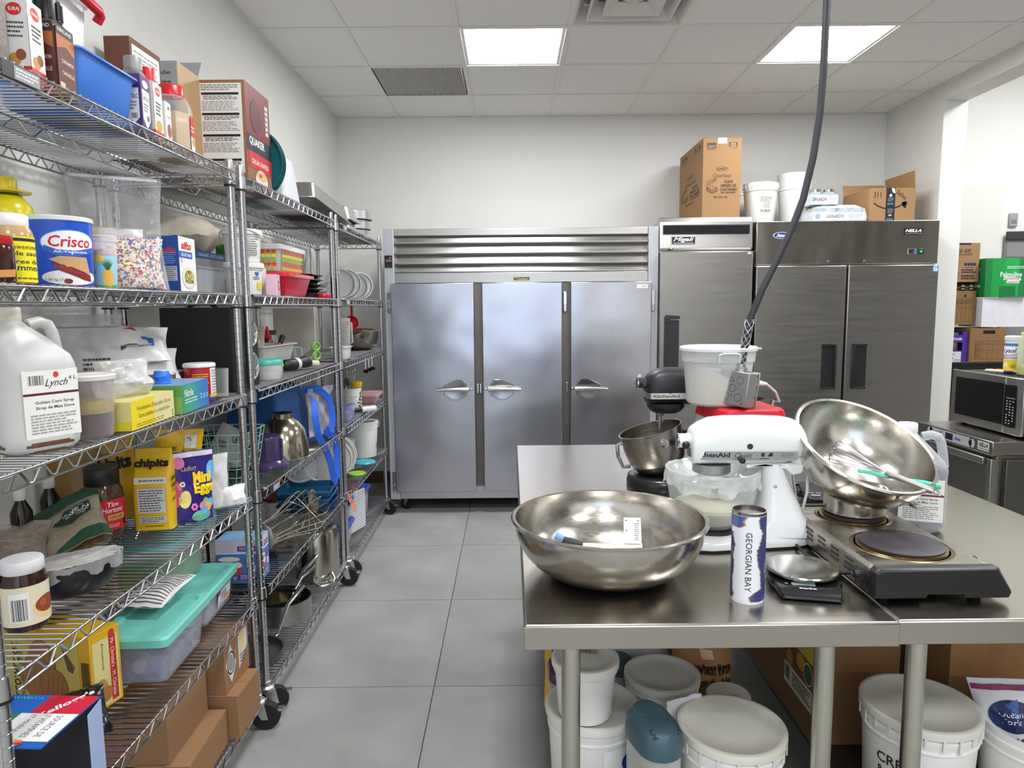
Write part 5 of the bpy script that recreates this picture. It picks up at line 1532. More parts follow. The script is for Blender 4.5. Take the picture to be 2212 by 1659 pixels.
t = pail('pail', 'white pail with plain grey lid between salt pail and bran bag', 0.097, 0.25, (0.409, 1.80, UZ), 0, WPLAST, P('#cfcdc6', 0.35, 0, 0.03, 12), taper=0.9, ribs=3)
cyl_text(t, 0.094, 0.16, 'BAKER', 0.03, 0.08, -70)
t = pail('pail', 'near white pail with smudged lid at front of the under-shelf', 0.117, 0.285, (0.507, 1.508, UZ), 0, WPLAST, P('#d6d4c8', 0.45, 0, 0.1, 7), taper=0.9, dips=18)
t = jar('jar', 'red filled jar with wide white lid behind the near pail', [(0.0, 0.0), (0.05, 0.0), (0.055, 0.01), (0.055, 0.16), (0.05, 0.17), (0.0, 0.17)], P('#7a1f30', 0.2, 0, 0.1, 20), (0.587, 1.78, UZ), [(0.056, 0.165), (0.058, 0.168), (0.059, 0.2), (0.056, 0.204), (0.0, 0.203)], P('#dedcd4', 0.4))
Ink(0.05, 0.02).words(0.0, 0.1, 1, 0.9, 2, '#6f6e6a').put(t, plane((-0.02, -0.03, 0.204), (1, 0.15, 0), (-0.15, 1, 0)), 'lid_print')
def cereal_box(name, label, loc, rot, w, d, h, lidm, bodym, fillm, txt=None):
    """tall oval canister with a domed flip lid"""
    t = thing(name, label, 'canister', loc, rot)
    rr = lambda f, z: [(x * f, y * f, z) for x, y in rrect(w, d, min(w, d) * 0.48, 8)]
    MB().loft([rr(0.9, 0.0), rr(0.95, 0.01), rr(0.97, h * 0.82)]).build('canister_wall', bodym, t)
    MB().loft([rr(0.88, 0.012), rr(0.9, h * 0.55)]).build('contents', fillm, t)
    MB().loft([rr(1.02, h * 0.8), rr(1.03, h * 0.86), rr(0.98, h * 0.94), rr(0.8, h * 0.985), rr(0.4, h)]).build('lid', lidm, t, angle=60)
    MB().lathe([(0.0, 0.006), (0.034, 0.005), (0.038, 0.0)], 24, (0, d * 0.18, h * 0.985), sx=min(1, w / 0.11)).build('flip_cap', lidm, t)
    if txt:
        Ink(w * 0.8, 0.03).text(txt, 0.5, 0.5, 0.8, '#1f2a33', 0.9).put(t, plane((-w * 0.4, -d * 0.44, h * 0.945), (1, 0, 0), (0, 0.86, 0.5)), 'marker_lettering', lift=0.002)
    return t
TEALG = P('#3c5661', 0.4, 0, 0.04, 30)
cereal_box('canister', 'tall canister with slate blue flip lid in front of pails', (0.318, 1.475, UZ), R(18), 0.1, 0.15, 0.335, TEALG, CLEAR('#dfe6ea', 0.3, 0.2, 0, 0.4), P('#d6c48f', 0.9, 0, 0.05, 40), 'SEMOLINA')
cereal_box('canister', 'canister with slate blue lid half hidden behind the salt pail', (0.295, 1.96, UZ), R(80), 0.09, 0.13, 0.22, TEALG, CLEAR('#dfe6ea', 0.3, 0.2, 0, 0.4), P('#cdbb92', 0.9, 0, 0.05, 40))
t = thing('canister', 'square canister of brown powder with purple clip lid behind table leg', 'canister', (0.150, 1.91, UZ), 0)
MB().loft([rrect(0.085, 0.1, 0.02, 5, 0, 0, 0.0), rrect(0.09, 0.105, 0.02, 5, 0, 0, 0.2)]).build('canister_wall', CLEAR('#e8e0de', 0.25, 0.2, 0, 0.4), t)
MB().loft([rrect(0.08, 0.095, 0.018, 5, 0, 0, 0.004), rrect(0.083, 0.098, 0.018, 5, 0, 0, 0.165)]).build('contents', P('#6b4a40', 0.85, 0, 0.08, 50), t)
MB().loft([rrect(0.096, 0.111, 0.02, 5, 0, 0, 0.19), rrect(0.098, 0.113, 0.022, 5, 0, 0, 0.205), rrect(0.09, 0.105, 0.02, 5, 0, 0, 0.215)]).build('lid', P('#4a2c63', 0.35), t)
for s in (-1, 1):
    MB().box(-0.02, 0.02, min(s * 0.056, s * 0.062), max(s * 0.056, s * 0.062), 0.165, 0.21).build('clip', P('#4a2c63', 0.35), t, bevel=0.002)
t = thing('canister', 'yellow labelled packet behind the purple lidded canister', 'packet', (0.145, 2.06, UZ), 0)
mb, fr = pillow(0.1, 0.28, 0.06, 10, 14, 5, 0.004)
mb.build('pouch', P('#d8a92a', 0.4, 0, 0.05, 20), t)
Ink(0.06, 0.1).ell(0.5, 0.5, 0.45, 0.45, '#4a2c63').ell(0.5, 0.5, 0.25, 0.25, '#e9e6dc').put(t, fr(0.06, 0.1, 0.02, 0.14), 'printed_label', cut=(0.012, 0.012), lift=0.002)
t = thing('flour_bag', 'grey paper bag with black lettering behind the salt pail', 'bag', (0.40, 2.13, UZ), R(-6))
mb, fr = pillow(0.26, 0.4, 0.13, 18, 22, 8, 0.008)
mb.build('sack', P('#b9bcc0', 0.6, 0, 0.1, 14), t)
Ink(0.2, 0.07).line([(0.1, 0.92), (0.98, 0.99)], 0.003, '#1a1a1c').text('TEXTURESTAR', 0.52, 0.55, 0.5, '#1a1a1c', 0.95, bold=0.01).line([(0.02, 0.1), (0.9, 0.18)], 0.003, '#1a1a1c').put(t, fr(0.2, 0.07, 0.03, 0.265), 'lettering', cut=(0.012, 0.02), lift=0.003)
t = thing('bran_bag', 'brown paper bag of bran leaning behind the grey lidded pail', 'bag', (0.575, 2.0, UZ), R(-4))
mb, fr = pillow(0.2, 0.36, 0.12, 18, 22, 3, 0.008)
mb.build('sack', P('#a3784c', 0.7, 0, 0.08, 14), t)
ink = Ink(0.18, 0.26)
ink.ell(0.35, 0.82, 0.2, 0.15, '#ddd3b8').ell(0.35, 0.82, 0.18, 0.135, '#2a2418').ell(0.35, 0.82, 0.155, 0.115, '#ddd3b8').rect(0.24, 0.77, 0.46, 0.87, '#6b6430').text('ROGERS', 0.35, 0.83, 0.055, '#2a2418', 0.26, bold=0.02).poly([(0.36, 0.66), (0.6, 0.62), (0.64, 0.52), (0.42, 0.53)], '#d9b694')
ink.text('Wheat Bran', 0.62, 0.42, 0.09, '#2a2018', 0.66, bold=0.02).text('Son de ble', 0.62, 0.28, 0.09, '#2a2018', 0.66, bold=0.02)
ink.put(t, fr(0.18, 0.26, 0.015, 0.07), 'printed_label', cut=(0.015, 0.02), lift=0.003)
t = thing('plastic_bag', 'white crumpled plastic bag tucked between slate canister and pails', 'bag', (0.42, 1.60, UZ), R(20))
mb, fr = pillow(0.1, 0.3, 0.05, 12, 16, 6, 0.012)
mb.build('film', CLEAR('#f4f4f6', 0.6, 0.3, 0.2, 0.3), t)
# boxes and pails under the right-hand table
w, d, h = 0.24, 0.62, 0.42
t = carton('carton', 'dark brown carton with yellow pictured label under right table', (w, d, h), (0.975, 2.16, UZ), R(0), CARD2)
Ink(d, h).rect(0.66, 0.2, 0.98, 0.72, '#e7e2d2').rect(0.66, 0.55, 0.98, 0.72, '#cdbd3e').rect(0.66, 0.36, 0.98, 0.55, '#7a4a22').ell(0.72, 0.42, 0.04, 0.06, '#b98a3c').ell(0.85, 0.48, 0.05, 0.06, '#c9983f').ell(0.93, 0.45, 0.05, 0.08, '#e3dfc8').ell(0.93, 0.45, 0.045, 0.07, '#3f5f2d').bars(0.67, 0.24, 0.73, 0.34).words(0.76, 0.23, 0.97, 0.34, 5, '#4a4a46').words(0.66, 0.57, 0.9, 0.7, 3, '#6a5a20').text('CUB 20 LB', 0.8, 0.86, 0.05, '#3a2616').put(t, box_face('W', w, d, h - 0.004), 'carton_print')
Ink(w, d).text('FILL', 0.16, 0.55, 0.06, '#2a1a10', 0.3, bold=0.02).put(t, plane((-w / 2, -d / 2, h), (1, 0, 0), (0, 1, 0)), 'lid_print')
w, d, h = 0.42, 0.5, 0.40
t = carton('carton', 'worn brown carton at far right under the table', (w, d, h), (1.38, 2.0, UZ), R(0), P('#9a7144', 0.8, 0, 0.1, 30, 0.04), tape=False)
t = pail('pail', 'white lidded pail with black lettering under right table', 0.127, 0.285, (0.994, 1.589, UZ), 0, WPLAST, P('#d8d7cd', 0.4, 0, 0.06, 9), taper=0.9, dips=22)
ink = Ink(0.2, 0.1)
ink.text('CREAM', 0.3, 0.8, 0.26, '#2a2a2c', 0.55, bold=0.015).text('& FROSTING', 0.42, 0.45, 0.26, '#2a2a2c', 0.78, bold=0.015).line([(0.05, 0.25), (0.8, 0.25)], 0.002, '#2a2a2c')
ink.put(t, around(lambda z: 0.127 * (0.9 + 0.1 * z / 0.285), R(-118), 0.2, 0.1), 'printed_label', cut=0.012)
t = pail('pail', 'open white pail holding a fruit bag at the lower right corner', 0.127, 0.26, (1.262, 1.545, UZ), 0, WPLAST, lid=False, taper=0.9, dips=0)
t = thing('fruit_bag', 'white and navy dried fruit bag standing in the open pail', 'bag', (1.245, 1.545, UZ + 0.09), (R(-6), R(-14), R(-32)))
mb, fr = pillow(0.16, 0.26, 0.06, 16, 20, 4, 0.006)
mb.build('pouch', P('#d9dae0', 0.3, 0, 0.03, 20), t)
ink = Ink(0.15, 0.22)
ink.rect(0, 0.93, 1, 0.99, '#8a2a55').ell(0.5, 0.66, 0.36, 0.17, '#1d2a5a').poly([(0.42, 0.78), (0.58, 0.66), (0.62, 0.84)], '#3a5aa0').text('Ocean', 0.48, 0.69, 0.07, '#eceef4', 0.34, shear=0.2).text('Spray', 0.52, 0.6, 0.08, '#eceef4', 0.4, shear=0.2).text('CRAISINS', 0.5, 0.38, 0.14, '#35364a', 0.9, bold=0.02).ell(0.5, 0.16, 0.4, 0.1, '#a5202c')
ink.put(t, fr(0.15, 0.22, 0.005, 0.03), 'printed_label', cut=(0.015, 0.015), lift=0.002)

# ---------------------------------------------------------------- right side: undercounter unit, microwave, goods of the next room
t = thing('undercounter_freezer', 'steel undercounter freezer with grey control strip below the microwave', 'freezer', (2.5, 3.3, 0))
ox, oy = 2.5, 3.3
MB().box(2.175 - ox, 2.86 - ox, 3.03 - oy, 3.575 - oy, 0.1, 0.795).build('cabinet_body', P('#8d8c86', 0.36, 1, 0.04, 5), t, bevel=0.003)
mb = MB()
mb.loft([[(2.145 - ox, y, 0.797), (2.86 - ox, y, 0.797), (2.86 - ox, y, 0.86), (2.145 - ox, y, 0.86)] for y in (3.02 - oy, 3.585 - oy)])
mb.build('worktop', P('#b2afa6', 0.22, 1, 0.03, 4, 0.003, (1, 20, 1)), t, bevel=0.004)
d_ = MB().box(2.15 - ox, 2.174 - ox, 3.055 - oy, 3.575 - oy, 0.14, 0.78).build('door', P('#8f8d86', 0.3, 1, 0.03, 3, 0.002, (2, 2, 25)), t, bevel=0.004)
MB().box(2.132 - ox, 2.15 - ox, 3.06 - oy, 3.57 - oy, 0.75, 0.782).build('door_pull', STEEL, d_, bevel=0.003)
MB().box(2.146 - ox, 2.2 - ox, 3.024 - oy, 3.052 - oy, 0.14, 0.78).build('stile', P('#a3a29a', 0.3, 1), t, bevel=0.003)
MB().box(2.2 - ox, 2.85 - ox, 3.0 - oy, 3.03 - oy, 0.12, 0.78).build('side_panel', P('#6f6e69', 0.4, 1, 0.03, 5), t, bevel=0.002)
ink = Ink(0.565, 0.063)
def pill(i, x0, x1, y0, y1, c):
    r = (y1 - y0) / 2 * 0.063 / 0.565
    i.rect(x0 + r, y0, x1 - r, y1, c).ell(x0 + r, (y0 + y1) / 2, r, (y1 - y0) / 2, c).ell(x1 - r, (y0 + y1) / 2, r, (y1 - y0) / 2, c)
pill(ink, 0.14, 0.8, 0.08, 0.92, '#2b2b2c'); pill(ink, 0.145, 0.795, 0.13, 0.87, '#a9acac')
ink.ring(0.2, 0.5, 0.024, 0.2, 0.0012, '#1c1c1c', 16).poly([(0.33, 0.6), (0.36, 0.6), (0.345, 0.76)], '#1c1c1c').poly([(0.33, 0.4), (0.345, 0.24), (0.36, 0.4)], '#1c1c1c').rect(0.41, 0.25, 0.51, 0.75, '#151a2c').text('Atosa', 0.575, 0.5, 0.26, '#28308a', 0.08, shear=0.2, bold=0.03).ring(0.745, 0.5, 0.032, 0.26, 0.0015, '#e8e8e6', 16).poly([(0.735, 0.36), (0.765, 0.5), (0.735, 0.64)], '#2a2a2a')
ink.rect(0.83, 0.2, 0.965, 0.85, '#c9c9c6').text('NELLA', 0.895, 0.6, 0.3, '#111111', 0.11, shear=0.3, bold=0.035).words(0.84, 0.24, 0.96, 0.4, 1, '#5b5b59')
ink.put(t, plane((2.145 - ox, 3.585 - oy, 0.797), (0, -1, 0), (0, 0, 1)), 'control_panel')
for x in (2.22, 2.8):
    for y in (3.08, 3.52):
        caster(t, x - ox, y - oy, 0.04, 0, 0.7, 0.03, False, 0.1)
t = thing('microwave', 'stainless microwave oven with black door on the undercounter freezer', 'microwave', (2.5, 3.32, 0.86))
oy = 3.32
MB().box(2.315 - ox, 2.7 - ox, 3.072 - oy, 3.572 - oy, 0.012, 0.272).build('case', P('#3a3a3a', 0.35, 0.8), t, bevel=0.003)
for x in (2.36, 2.66):
    for y in (3.1, 3.54):
        MB().lathe([(0.012, 0.0), (0.014, 0.012), (0.0, 0.012)], 12, (x - ox, y - oy, 0)).build('foot', RUBBER, t)
mb = MB()
prof = lambda z: [(2.318 - ox, 3.068 - oy, z), (2.306 - ox, 3.068 - oy, z), (2.298 - ox, 3.08 - oy, z), (2.3 - ox, 3.32 - oy, z), (2.298 - ox, 3.563 - oy, z), (2.306 - ox, 3.576 - oy, z), (2.318 - ox, 3.576 - oy, z)]
mb.loft([prof(0.012), prof(0.276)])
mb.build('front_frame', STEEL, t, bevel=0.003)
MB().box(2.294 - ox, 2.3 - ox, 3.178 - oy, 3.53 - oy, 0.05, 0.245).build('door_window', P('#0f0f10', 0.08, 0, 0.02, 10), t, bevel=0.004)
MB().box(2.2945 - ox, 2.3 - ox, 3.098 - oy, 3.174 - oy, 0.045, 0.243).build('keypad', P('#0f0f10', 0.15, 0, 0.02, 10), t, bevel=0.003)
ink = Ink(0.076, 0.198)
ink.rect(0.15, 0.68, 0.9, 0.69, '#cfcfcf')
for r_ in range(9):
    for c_ in range(3):
        if (r_ * 3 + c_) % 7 != 5:
            ink.rect(0.18 + c_ * 0.26, 0.6 - r_ * 0.065, 0.3 + c_ * 0.26, 0.622 - r_ * 0.065, '#b9b9bb')
ink.put(t, plane((2.2945 - ox, 3.174 - oy, 0.045), (0, -1, 0), (0, 0, 1)), 'keypad_print')
MB().box(2.293 - ox, 2.2995 - ox, 3.1745 - oy, 3.1775 - oy, 0.015, 0.274).build('door_gap', P('#d0cfca', 0.2, 1), t)
mz = 0.86 + 0.276
t = jar('squeeze_bottle', 'clear squeeze bottle of yellow liquid on the microwave', [(0.0, 0.0), (0.04, 0.0), (0.044, 0.006), (0.044, 0.165), (0.036, 0.185), (0.0, 0.19)], CLEAR('#eef0d8', 0.35, 0.25, 0, 0.35), (2.45, 3.25, mz), [(0.034, 0.18), (0.036, 0.184), (0.036, 0.2), (0.016, 0.204), (0.011, 0.21), (0.006, 0.245), (0.0, 0.246)], P('#dfe0a0', 0.4), fill=[(0.0, 0.003), (0.041, 0.006), (0.041, 0.045), (0.0, 0.045)], fillm=P('#cfc800', 0.15, 0, 0.03, 10), cat='bottle', lidname='spout_cap')
t = jar('wipes_canister', 'disinfecting wipes canister beside the squeeze bottle', [(0.0, 0.0), (0.034, 0.0), (0.036, 0.004), (0.036, 0.15), (0.0, 0.152)], P('#eceff0', 0.35), (2.465, 3.375, mz), [(0.036, 0.15), (0.0375, 0.152), (0.0375, 0.175), (0.03, 0.18), (0.0, 0.18)], WPLAST, cat='canister')
ink = Ink(0.1, 0.14)
ink.rect(0, 0, 1, 0.42, '#e8c81e').rect(0, 0.9, 1, 1, '#3c7fc0').rect(0, 0.6, 1, 0.88, '#eef0f4').text('Lysol', 0.5, 0.72, 0.2, '#1d3a96', 0.6, shear=0.3, bold=0.03).line([(0.05, 0.56), (0.95, 0.62)], 0.003, '#c83040').words(0.1, 0.45, 0.9, 0.54, 2, '#3c5fa0').ell(0.35, 0.25, 0.14, 0.1, '#d9e6a8').ell(0.68, 0.2, 0.1, 0.07, '#88a838')
ink.put(t, around(0.036, R(-150), 0.1, 0.004), 'printed_label', cut=0.008)
for k, (dx, dy, c, lab) in enumerate(((0.0, 0.0, '#d6a02a', 'yellow capped marker lying on the microwave'), (-0.03, 0.012, '#e0644e', 'coral marker lying on the microwave'), (-0.055, 0.0, '#e9e6cf', 'pale marker with navy cap lying on the microwave'))):
    t = thing('marker', lab, 'marker', (2.43 + dx, 3.43 + dy, mz + 0.007), R(-78 + 5 * k), 'markers on the microwave')
    MB().tube([(0, 0, 0), (0.004, 0, 0), (0.09, 0, 0)], [0.005, 0.0065, 0.0065], 10).build('barrel', P(c, 0.4), t)
    MB().tube([(0.09, 0, 0), (0.128, 0, 0), (0.132, 0, 0)], [0.007, 0.007, 0.005], 10).build('cap', P('#1d2a5a' if k == 2 else '#d6a02a' if k == 0 else '#e9a79a', 0.4), t)
# shelf cabinet and cartons of the next room
t = thing('black_cabinet', 'low black cabinet in the next room carrying stacked cartons', 'cabinet', (3.75, 5.28, 0))
MB().box(-0.5, 0.5, -0.16, 0.2, 0.72, 1.02).build('cabinet_body', P('#15161a', 0.5, 0, 0.05, 20), t, bevel=0.003)
MB().box(-0.51, 0.51, -0.18, 0.21, 1.02, 1.04).build('cabinet_top', P('#1c1c1f', 0.4), t, bevel=0.003)
for x in (-0.48, 0.48):
    for y in (-0.14, 0.18):
        MB().box(x - 0.02, x + 0.02, y - 0.02, y + 0.02, 0, 0.72).build('leg', P('#15161a', 0.5), t)
MB().box(-0.49, 0.49, -0.15, 0.19, 0.56, 0.58).build('lower_shelf', P('#15161a', 0.5), t)
t = carton('carton', 'small brown carton on the lower shelf of black cabinet', (0.16, 0.2, 0.13), (3.36, 5.26, 0.58), 0, CARD2)
cz = 1.04
t = thing('purple_tray', 'purple and white display carton of packets beside the pillar', 'carton', (3.306, 5.2, cz))
PU = P('#4b2a8c', 0.5)
MB().box(-0.09, 0.09, -0.08, 0.08, 0, 0.015).box(-0.09, 0.09, 0.076, 0.08, 0.015, 0.2).box(-0.09, -0.086, -0.08, 0.076, 0.015, 0.2).box(0.086, 0.09, -0.08, 0.076, 0.015, 0.225).build('tray', PU, t)
MB().box(-0.09, 0.09, -0.084, -0.08, 0, 0.085).box(-0.09, -0.05, -0.084, -0.08, 0.085, 0.15).box(0.05, 0.09, -0.084, -0.08, 0.085, 0.225).box(-0.09, 0.05, -0.084, -0.08, 0.145, 0.2).build('front_panel', PU, t)
Ink(0.14, 0.085).rect(0, 0, 0.96, 0.9, '#d9d6e0').text('naturel', 0.4, 0.68, 0.17, '#4b2a8c', 0.45, shear=0.2, bold=0.02).ell(0.42, 0.32, 0.12, 0.2, '#4b2a8c').words(0.62, 0.1, 0.94, 0.24, 1, '#4b2a8c').put(t, plane((-0.09, -0.084, 0), (1, 0, 0), (0, 0, 1)), 'carton_print')
Ink(0.14, 0.055).text('/ À DÉTACHER', 0.6, 0.5, 0.42, '#e9e6f2', 0.75, bold=0.03).put(t, plane((-0.09, -0.084, 0.145), (1, 0, 0), (0, 0, 1)), 'carton_print')
for k in range(3):
    q, fr = pillow(0.055, 0.2, 0.03, 8, 10, k + 2, 0.006)
    q.build('packet', P('#8f8468', 0.6, 0, 0.15, 20), t, loc=(-0.055 + k * 0.05, 0.0, 0.016))
t = carton('carton', 'brown carton with hand hole and printed grid under white box', (0.27, 0.26, 0.25), (3.535, 5.23, cz), 0, CARD2, tape=False)
ink = Ink(0.27, 0.25)
ink.rect(0.35, 0.83, 0.68, 0.93, '#0c0a08')
for x in (0.16, 0.36, 0.5, 0.64, 0.78, 0.92):
    ink.rect(x, 0.08, x + 0.008, 0.62, '#6b4a2c')
for y in (0.08, 0.34, 0.52, 0.62):
    ink.rect(0.12, y, 0.95, y + 0.008, '#6b4a2c')
ink.words(0.15, 0.1, 0.33, 0.6, 8, '#6b4a2c').put(t, box_face('S', 0.27, 0.26, 0.246), 'carton_print')
t = carton('carton', 'brown carton with printed table beside pillar, holding egg trays', (0.19, 0.24, 0.25), (3.36, 5.27, cz + 0.275), R(4), CARD2, open_flaps=())
ink = Ink(0.19, 0.25)
for x in (0.1, 0.26, 0.42, 0.58, 0.74, 0.88):
    ink.rect(x, 0.08, x + 0.012, 0.76, '#5b3d22')
for y in (0.08, 0.5, 0.62, 0.76):
    ink.rect(0.06, y, 0.92, y + 0.008, '#5b3d22')
ink.words(0.08, 0.62, 0.9, 0.74, 3, '#5b3d22').ell(0.55, 0.85, 0.06, 0.045, '#1c2a1c').put(t, box_face('S', 0.19, 0.24, 0.25), 'carton_print')
t = thing('egg_tray', 'crumpled grey egg trays sticking out of brown carton', 'egg tray', (3.37, 5.26, cz + 0.29))
mb = MB().grid(lambda u, v: ((u - 0.5) * 0.16, (v - 0.5) * 0.2, 0.265 + 0.018 * math.sin(u * 16) * math.sin(v * 20)), 26, 30)
mb.grid(lambda u, v: ((u - 0.5) * 0.16, (v - 0.5) * 0.2, 0.245 + 0.018 * math.sin(u * 16) * math.sin(v * 20)), 26, 30)
mb.box(-0.05, 0.05, -0.06, 0.06, 0.0, 0.24)
mb.build('tray', P('#8d8168', 0.9, 0, 0.08, 60), t)
w, d, h = 0.19, 0.25, 0.285
t = carton('carton', 'topmost egg carton with dark blue edge beside the white pillar', (w, d, h), (3.372, 5.28, cz + 0.59), R(2), CARD, tape=False)
ink = Ink(w, h)
ink.rect(0, 0.95, 0.62, 1, '#2a2450').text('EGGS - ŒUFS', 0.34, 0.8, 0.085, '#2a1c2c', 0.58, bold=0.02).text('DOZEN - DOUZAINES', 0.38, 0.71, 0.06, '#3a2a30', 0.62)
for k in range(4):
    ink.rect(0.4 + k * 0.12, 0.42, 0.5 + k * 0.12, 0.49, '#2a2450')
ink.rect(0.42, 0.37, 0.8, 0.38, '#2a2450').words(0.3, 0.22, 0.92, 0.34, 2, '#3a2a30', 2, 0.7).words(0.3, 0.06, 0.92, 0.19, 2, '#3a2a30', 5, 0.7).words(0.0, 0.12, 0.2, 0.26, 2, '#3a2a30')
ink.put(t, box_face('S', w, d, h - 0.004), 'carton_print')
t = carton('carton', 'plain brown carton behind the green box in next room', (0.14, 0.2, 0.19), (3.44, 5.45, cz + 0.565), R(5), CARD2, tape=False)
w, d, h = 0.34, 0.26, 0.215
t = carton('carton', 'white box with cut-out end under the green box', (w, d, h), (3.645, 5.23, cz + 0.258), 0, P('#d8d9de', 0.6), open_flaps=())
Ink(d, h).ell(0.4, 0.9, 0.3, 0.5, '#2a201c').put(t, box_face('W', w, d, h), 'hand_hole')
w, d, h = 0.3, 0.28, 0.28
t = carton('carton', 'green dish soap carton with white lettering in next room', (w, d, h), (3.635, 5.22, cz + 0.478), R(-4), P('#0f7a3a', 0.5, 0, 0.05, 20), tape=False)
ink = Ink(w, h)
ink.rect(0.15, 0, 0.45, 1, '#13913f').rect(0.45, 0, 0.78, 1, '#16a046').text('Palmolive', 0.6, 0.58, 0.13, '#e9f2ec', 0.5, bold=0.01).poly([(0.42, 0.44), (0.84, 0.42), (0.82, 0.5), (0.46, 0.52)], '#e4dfe0').text('ADVANCED', 0.63, 0.47, 0.05, '#a02a4a', 0.36, shear=0.2, bold=0.03).poly([(0.5, 0.36), (0.8, 0.35), (0.8, 0.42), (0.52, 0.43)], '#e4dfe0').text('AVANCÉ', 0.65, 0.39, 0.05, '#a02a4a', 0.26, shear=0.2, bold=0.03).words(0.5, 0.72, 0.92, 0.8, 2, '#cfe6d6').rect(0.34, 0, 0.72, 0.28, '#0f6f34')
ink.put(t, box_face('S', w, d, h - 0.004), 'carton_print')
Ink(d, h).text('Palmolive', 0.5, 0.3, 0.1, '#e9f2ec', 0.6, bold=0.01).words(0.1, 0.68, 0.8, 0.78, 2, '#cfe6d6').put(t, box_face('W', w, d, h - 0.004), 'carton_print')
# ---------------------------------------------------------------- nearest rack: dry groceries
Z1, Z2, Z3, Z4, Z5, Z6 = [z + 0.0031 for z in SHZ]
def sqjar(name, label, size, loc, rot=0, body=None, cap=None, fill=None, fillm=None, capr=None, caph=0.03, cat='spice jar', rad=0.012, ribs=0):
    """square-shouldered plastic jar with a round screw cap"""
    w, d, h = size
    t = thing(name, label, cat, loc, rot)
    rr = lambda f, z: [(x, y, z) for x, y in rrect(w * f, d * f, rad * f, 4)]
    cr = capr or min(w, d) * 0.42
    hb = h - caph
    MB().loft([rr(0.92, 0), rr(1, 0.004), rr(1, hb * 0.86), rr(0.9, hb * 0.94), [(x * cr * 1.7 / w, y * cr * 1.7 / d, hb) for x, y in rrect(w, d, min(w, d) * 0.49, 4)]]).build('bottle', body, t, angle=45)
    if fill:
        MB().loft([rr(0.9, 0.003), rr(0.965, 0.006), rr(0.965, hb * fill), rr(0.5, hb * fill + 0.004)]).build('contents', fillm, t)
    prof = [(cr, hb - 0.002), (cr, h - 0.003), (cr * 0.93, h), (0, h)]
    MB().lathe(prof, 24).build('cap', cap, t)
    return t
def wrap(ink, t, size, face_, z0=0.0, name='printed_label', lift=0.0006):
    w, d, h = size
    return ink.put(t, {'S': plane((-w / 2, -d / 2, z0), (1, 0, 0), (0, 0, 1)), 'E': plane((w / 2, -d / 2, z0), (0, 1, 0), (0, 0, 1))}[face_], name, lift=lift)
CL = CLEAR('#f2f4f4', 0.06, 0.08, 0, 0.4)
# --- top shelf
sqjar('spice_jar', 'clear jar of dark brown seeds at left end of top shelf', (0.075, 0.075, 0.2), (-0.99, 1.355, Z1), 0.2, CL, P('#8c1d22', 0.4), 0.86, SPECK('#4a2f1c', ('#6b4a2a', '#38220f', '#7d5a34'), 160))
s = (0.046, 0.055, 0.19)
t = sqjar('spice_jar', 'white labelled spice jar with red bottom band beside cinnamon bottle', s, (-0.955, 1.43, Z1), 0.15, CL, P('#c9c6c0', 0.4), 0.8, P('#9a4a2a', 0.8, 0, 0.1, 90))
for f in 'ES':
    wrap(Ink(s[1] if f == 'E' else s[0], 0.15).rect(0, 0, 1, 1, '#dcdad6').rect(0, 0, 1, 0.16, '#c8281e').ell(0.5, 0.86, 0.3, 0.08, '#c8281e').text('SURAJ', 0.5, 0.855, 0.06, '#f2e9e0', 0.44, bold=0.02).words(0.2, 0.5, 0.85, 0.72, 4, '#3a3a3c').ell(0.4, 0.24, 0.25, 0.08, '#b98a3c').ell(0.65, 0.3, 0.2, 0.07, '#8a4a24'), t, s, f, 0.006)
s = (0.058, 0.078, 0.195)
t = sqjar('cinnamon_bottle', 'brown cinnamon bottle with ridged black cap on top shelf', s, (-0.955, 1.512, Z1), 0.1, P('#6b4430', 0.25, 0, 0.06, 30), P('#131314', 0.4), capr=0.024, caph=0.042, rad=0.016)
for k in range(10):
    a = 2 * math.pi * k / 10
    MB().box(-0.003, 0.003, 0.023, 0.027, 0.155, 0.188).build('cap_rib', P('#131314', 0.4), t, rot=a)
for f in 'ES':
    wrap(Ink(s[1] if f == 'E' else s[0], 0.13).rect(0.06, 0, 0.94, 1, '#56211c').rect(0.06, 0.86, 0.94, 1, '#1b1b26').text('KIRKLAND', 0.5, 0.93, 0.06, '#d8d4cc', 0.7, bold=0.01).poly([(0.06, 0.62), (0.5, 0.7), (0.94, 0.6), (0.94, 0.84), (0.06, 0.84)], '#a8622e').text('CINNAMON', 0.55, 0.46, 0.06, '#dccfc0', 0.6, bold=0.01).text('CANNELLE', 0.55, 0.28, 0.06, '#dccfc0', 0.6, bold=0.01).rect(0.1, 0.02, 0.35, 0.12, '#cdb48a'), t, s, f, 0.012)
BLUET = CLEAR('#4a86dc', 0.62, 0.25, 0, 0.25)
tote('storage_bin', 'open translucent blue plastic bin on the top shelf', (0.2, 0.235, 0.122), (-1.025, 1.672, Z1), 0, BLUET, None, False, flare=1.14, rim=0.008)
t = tote('storage_bin', 'tall clear plastic bin with red handle behind the blue bin', (0.13, 0.3, 0.36), (-1.19, 1.80, Z1), 0, CLEAR('#eceef0', 0.3, 0.15, 0.1, 0.4), None, False, flare=1.1, rim=0.006)
MB().tube([(0.078, 0.03, 0.345), (0.092, 0.035, 0.36), (0.095, 0.06, 0.362), (0.095, 0.15, 0.352), (0.09, 0.165, 0.345), (0.078, 0.168, 0.33)], 0.013, 10).build('handle', P('#c41a2a', 0.3), t)
s = (0.05, 0.055, 0.19)
t = sqjar('spice_jar', 'sumac jar with purple and white label on top shelf', s, (-0.948, 1.825, Z1), 0.1, CL, P('#8d8a86', 0.4), 0.8, P('#5a1f24', 0.8, 0, 0.1, 90))
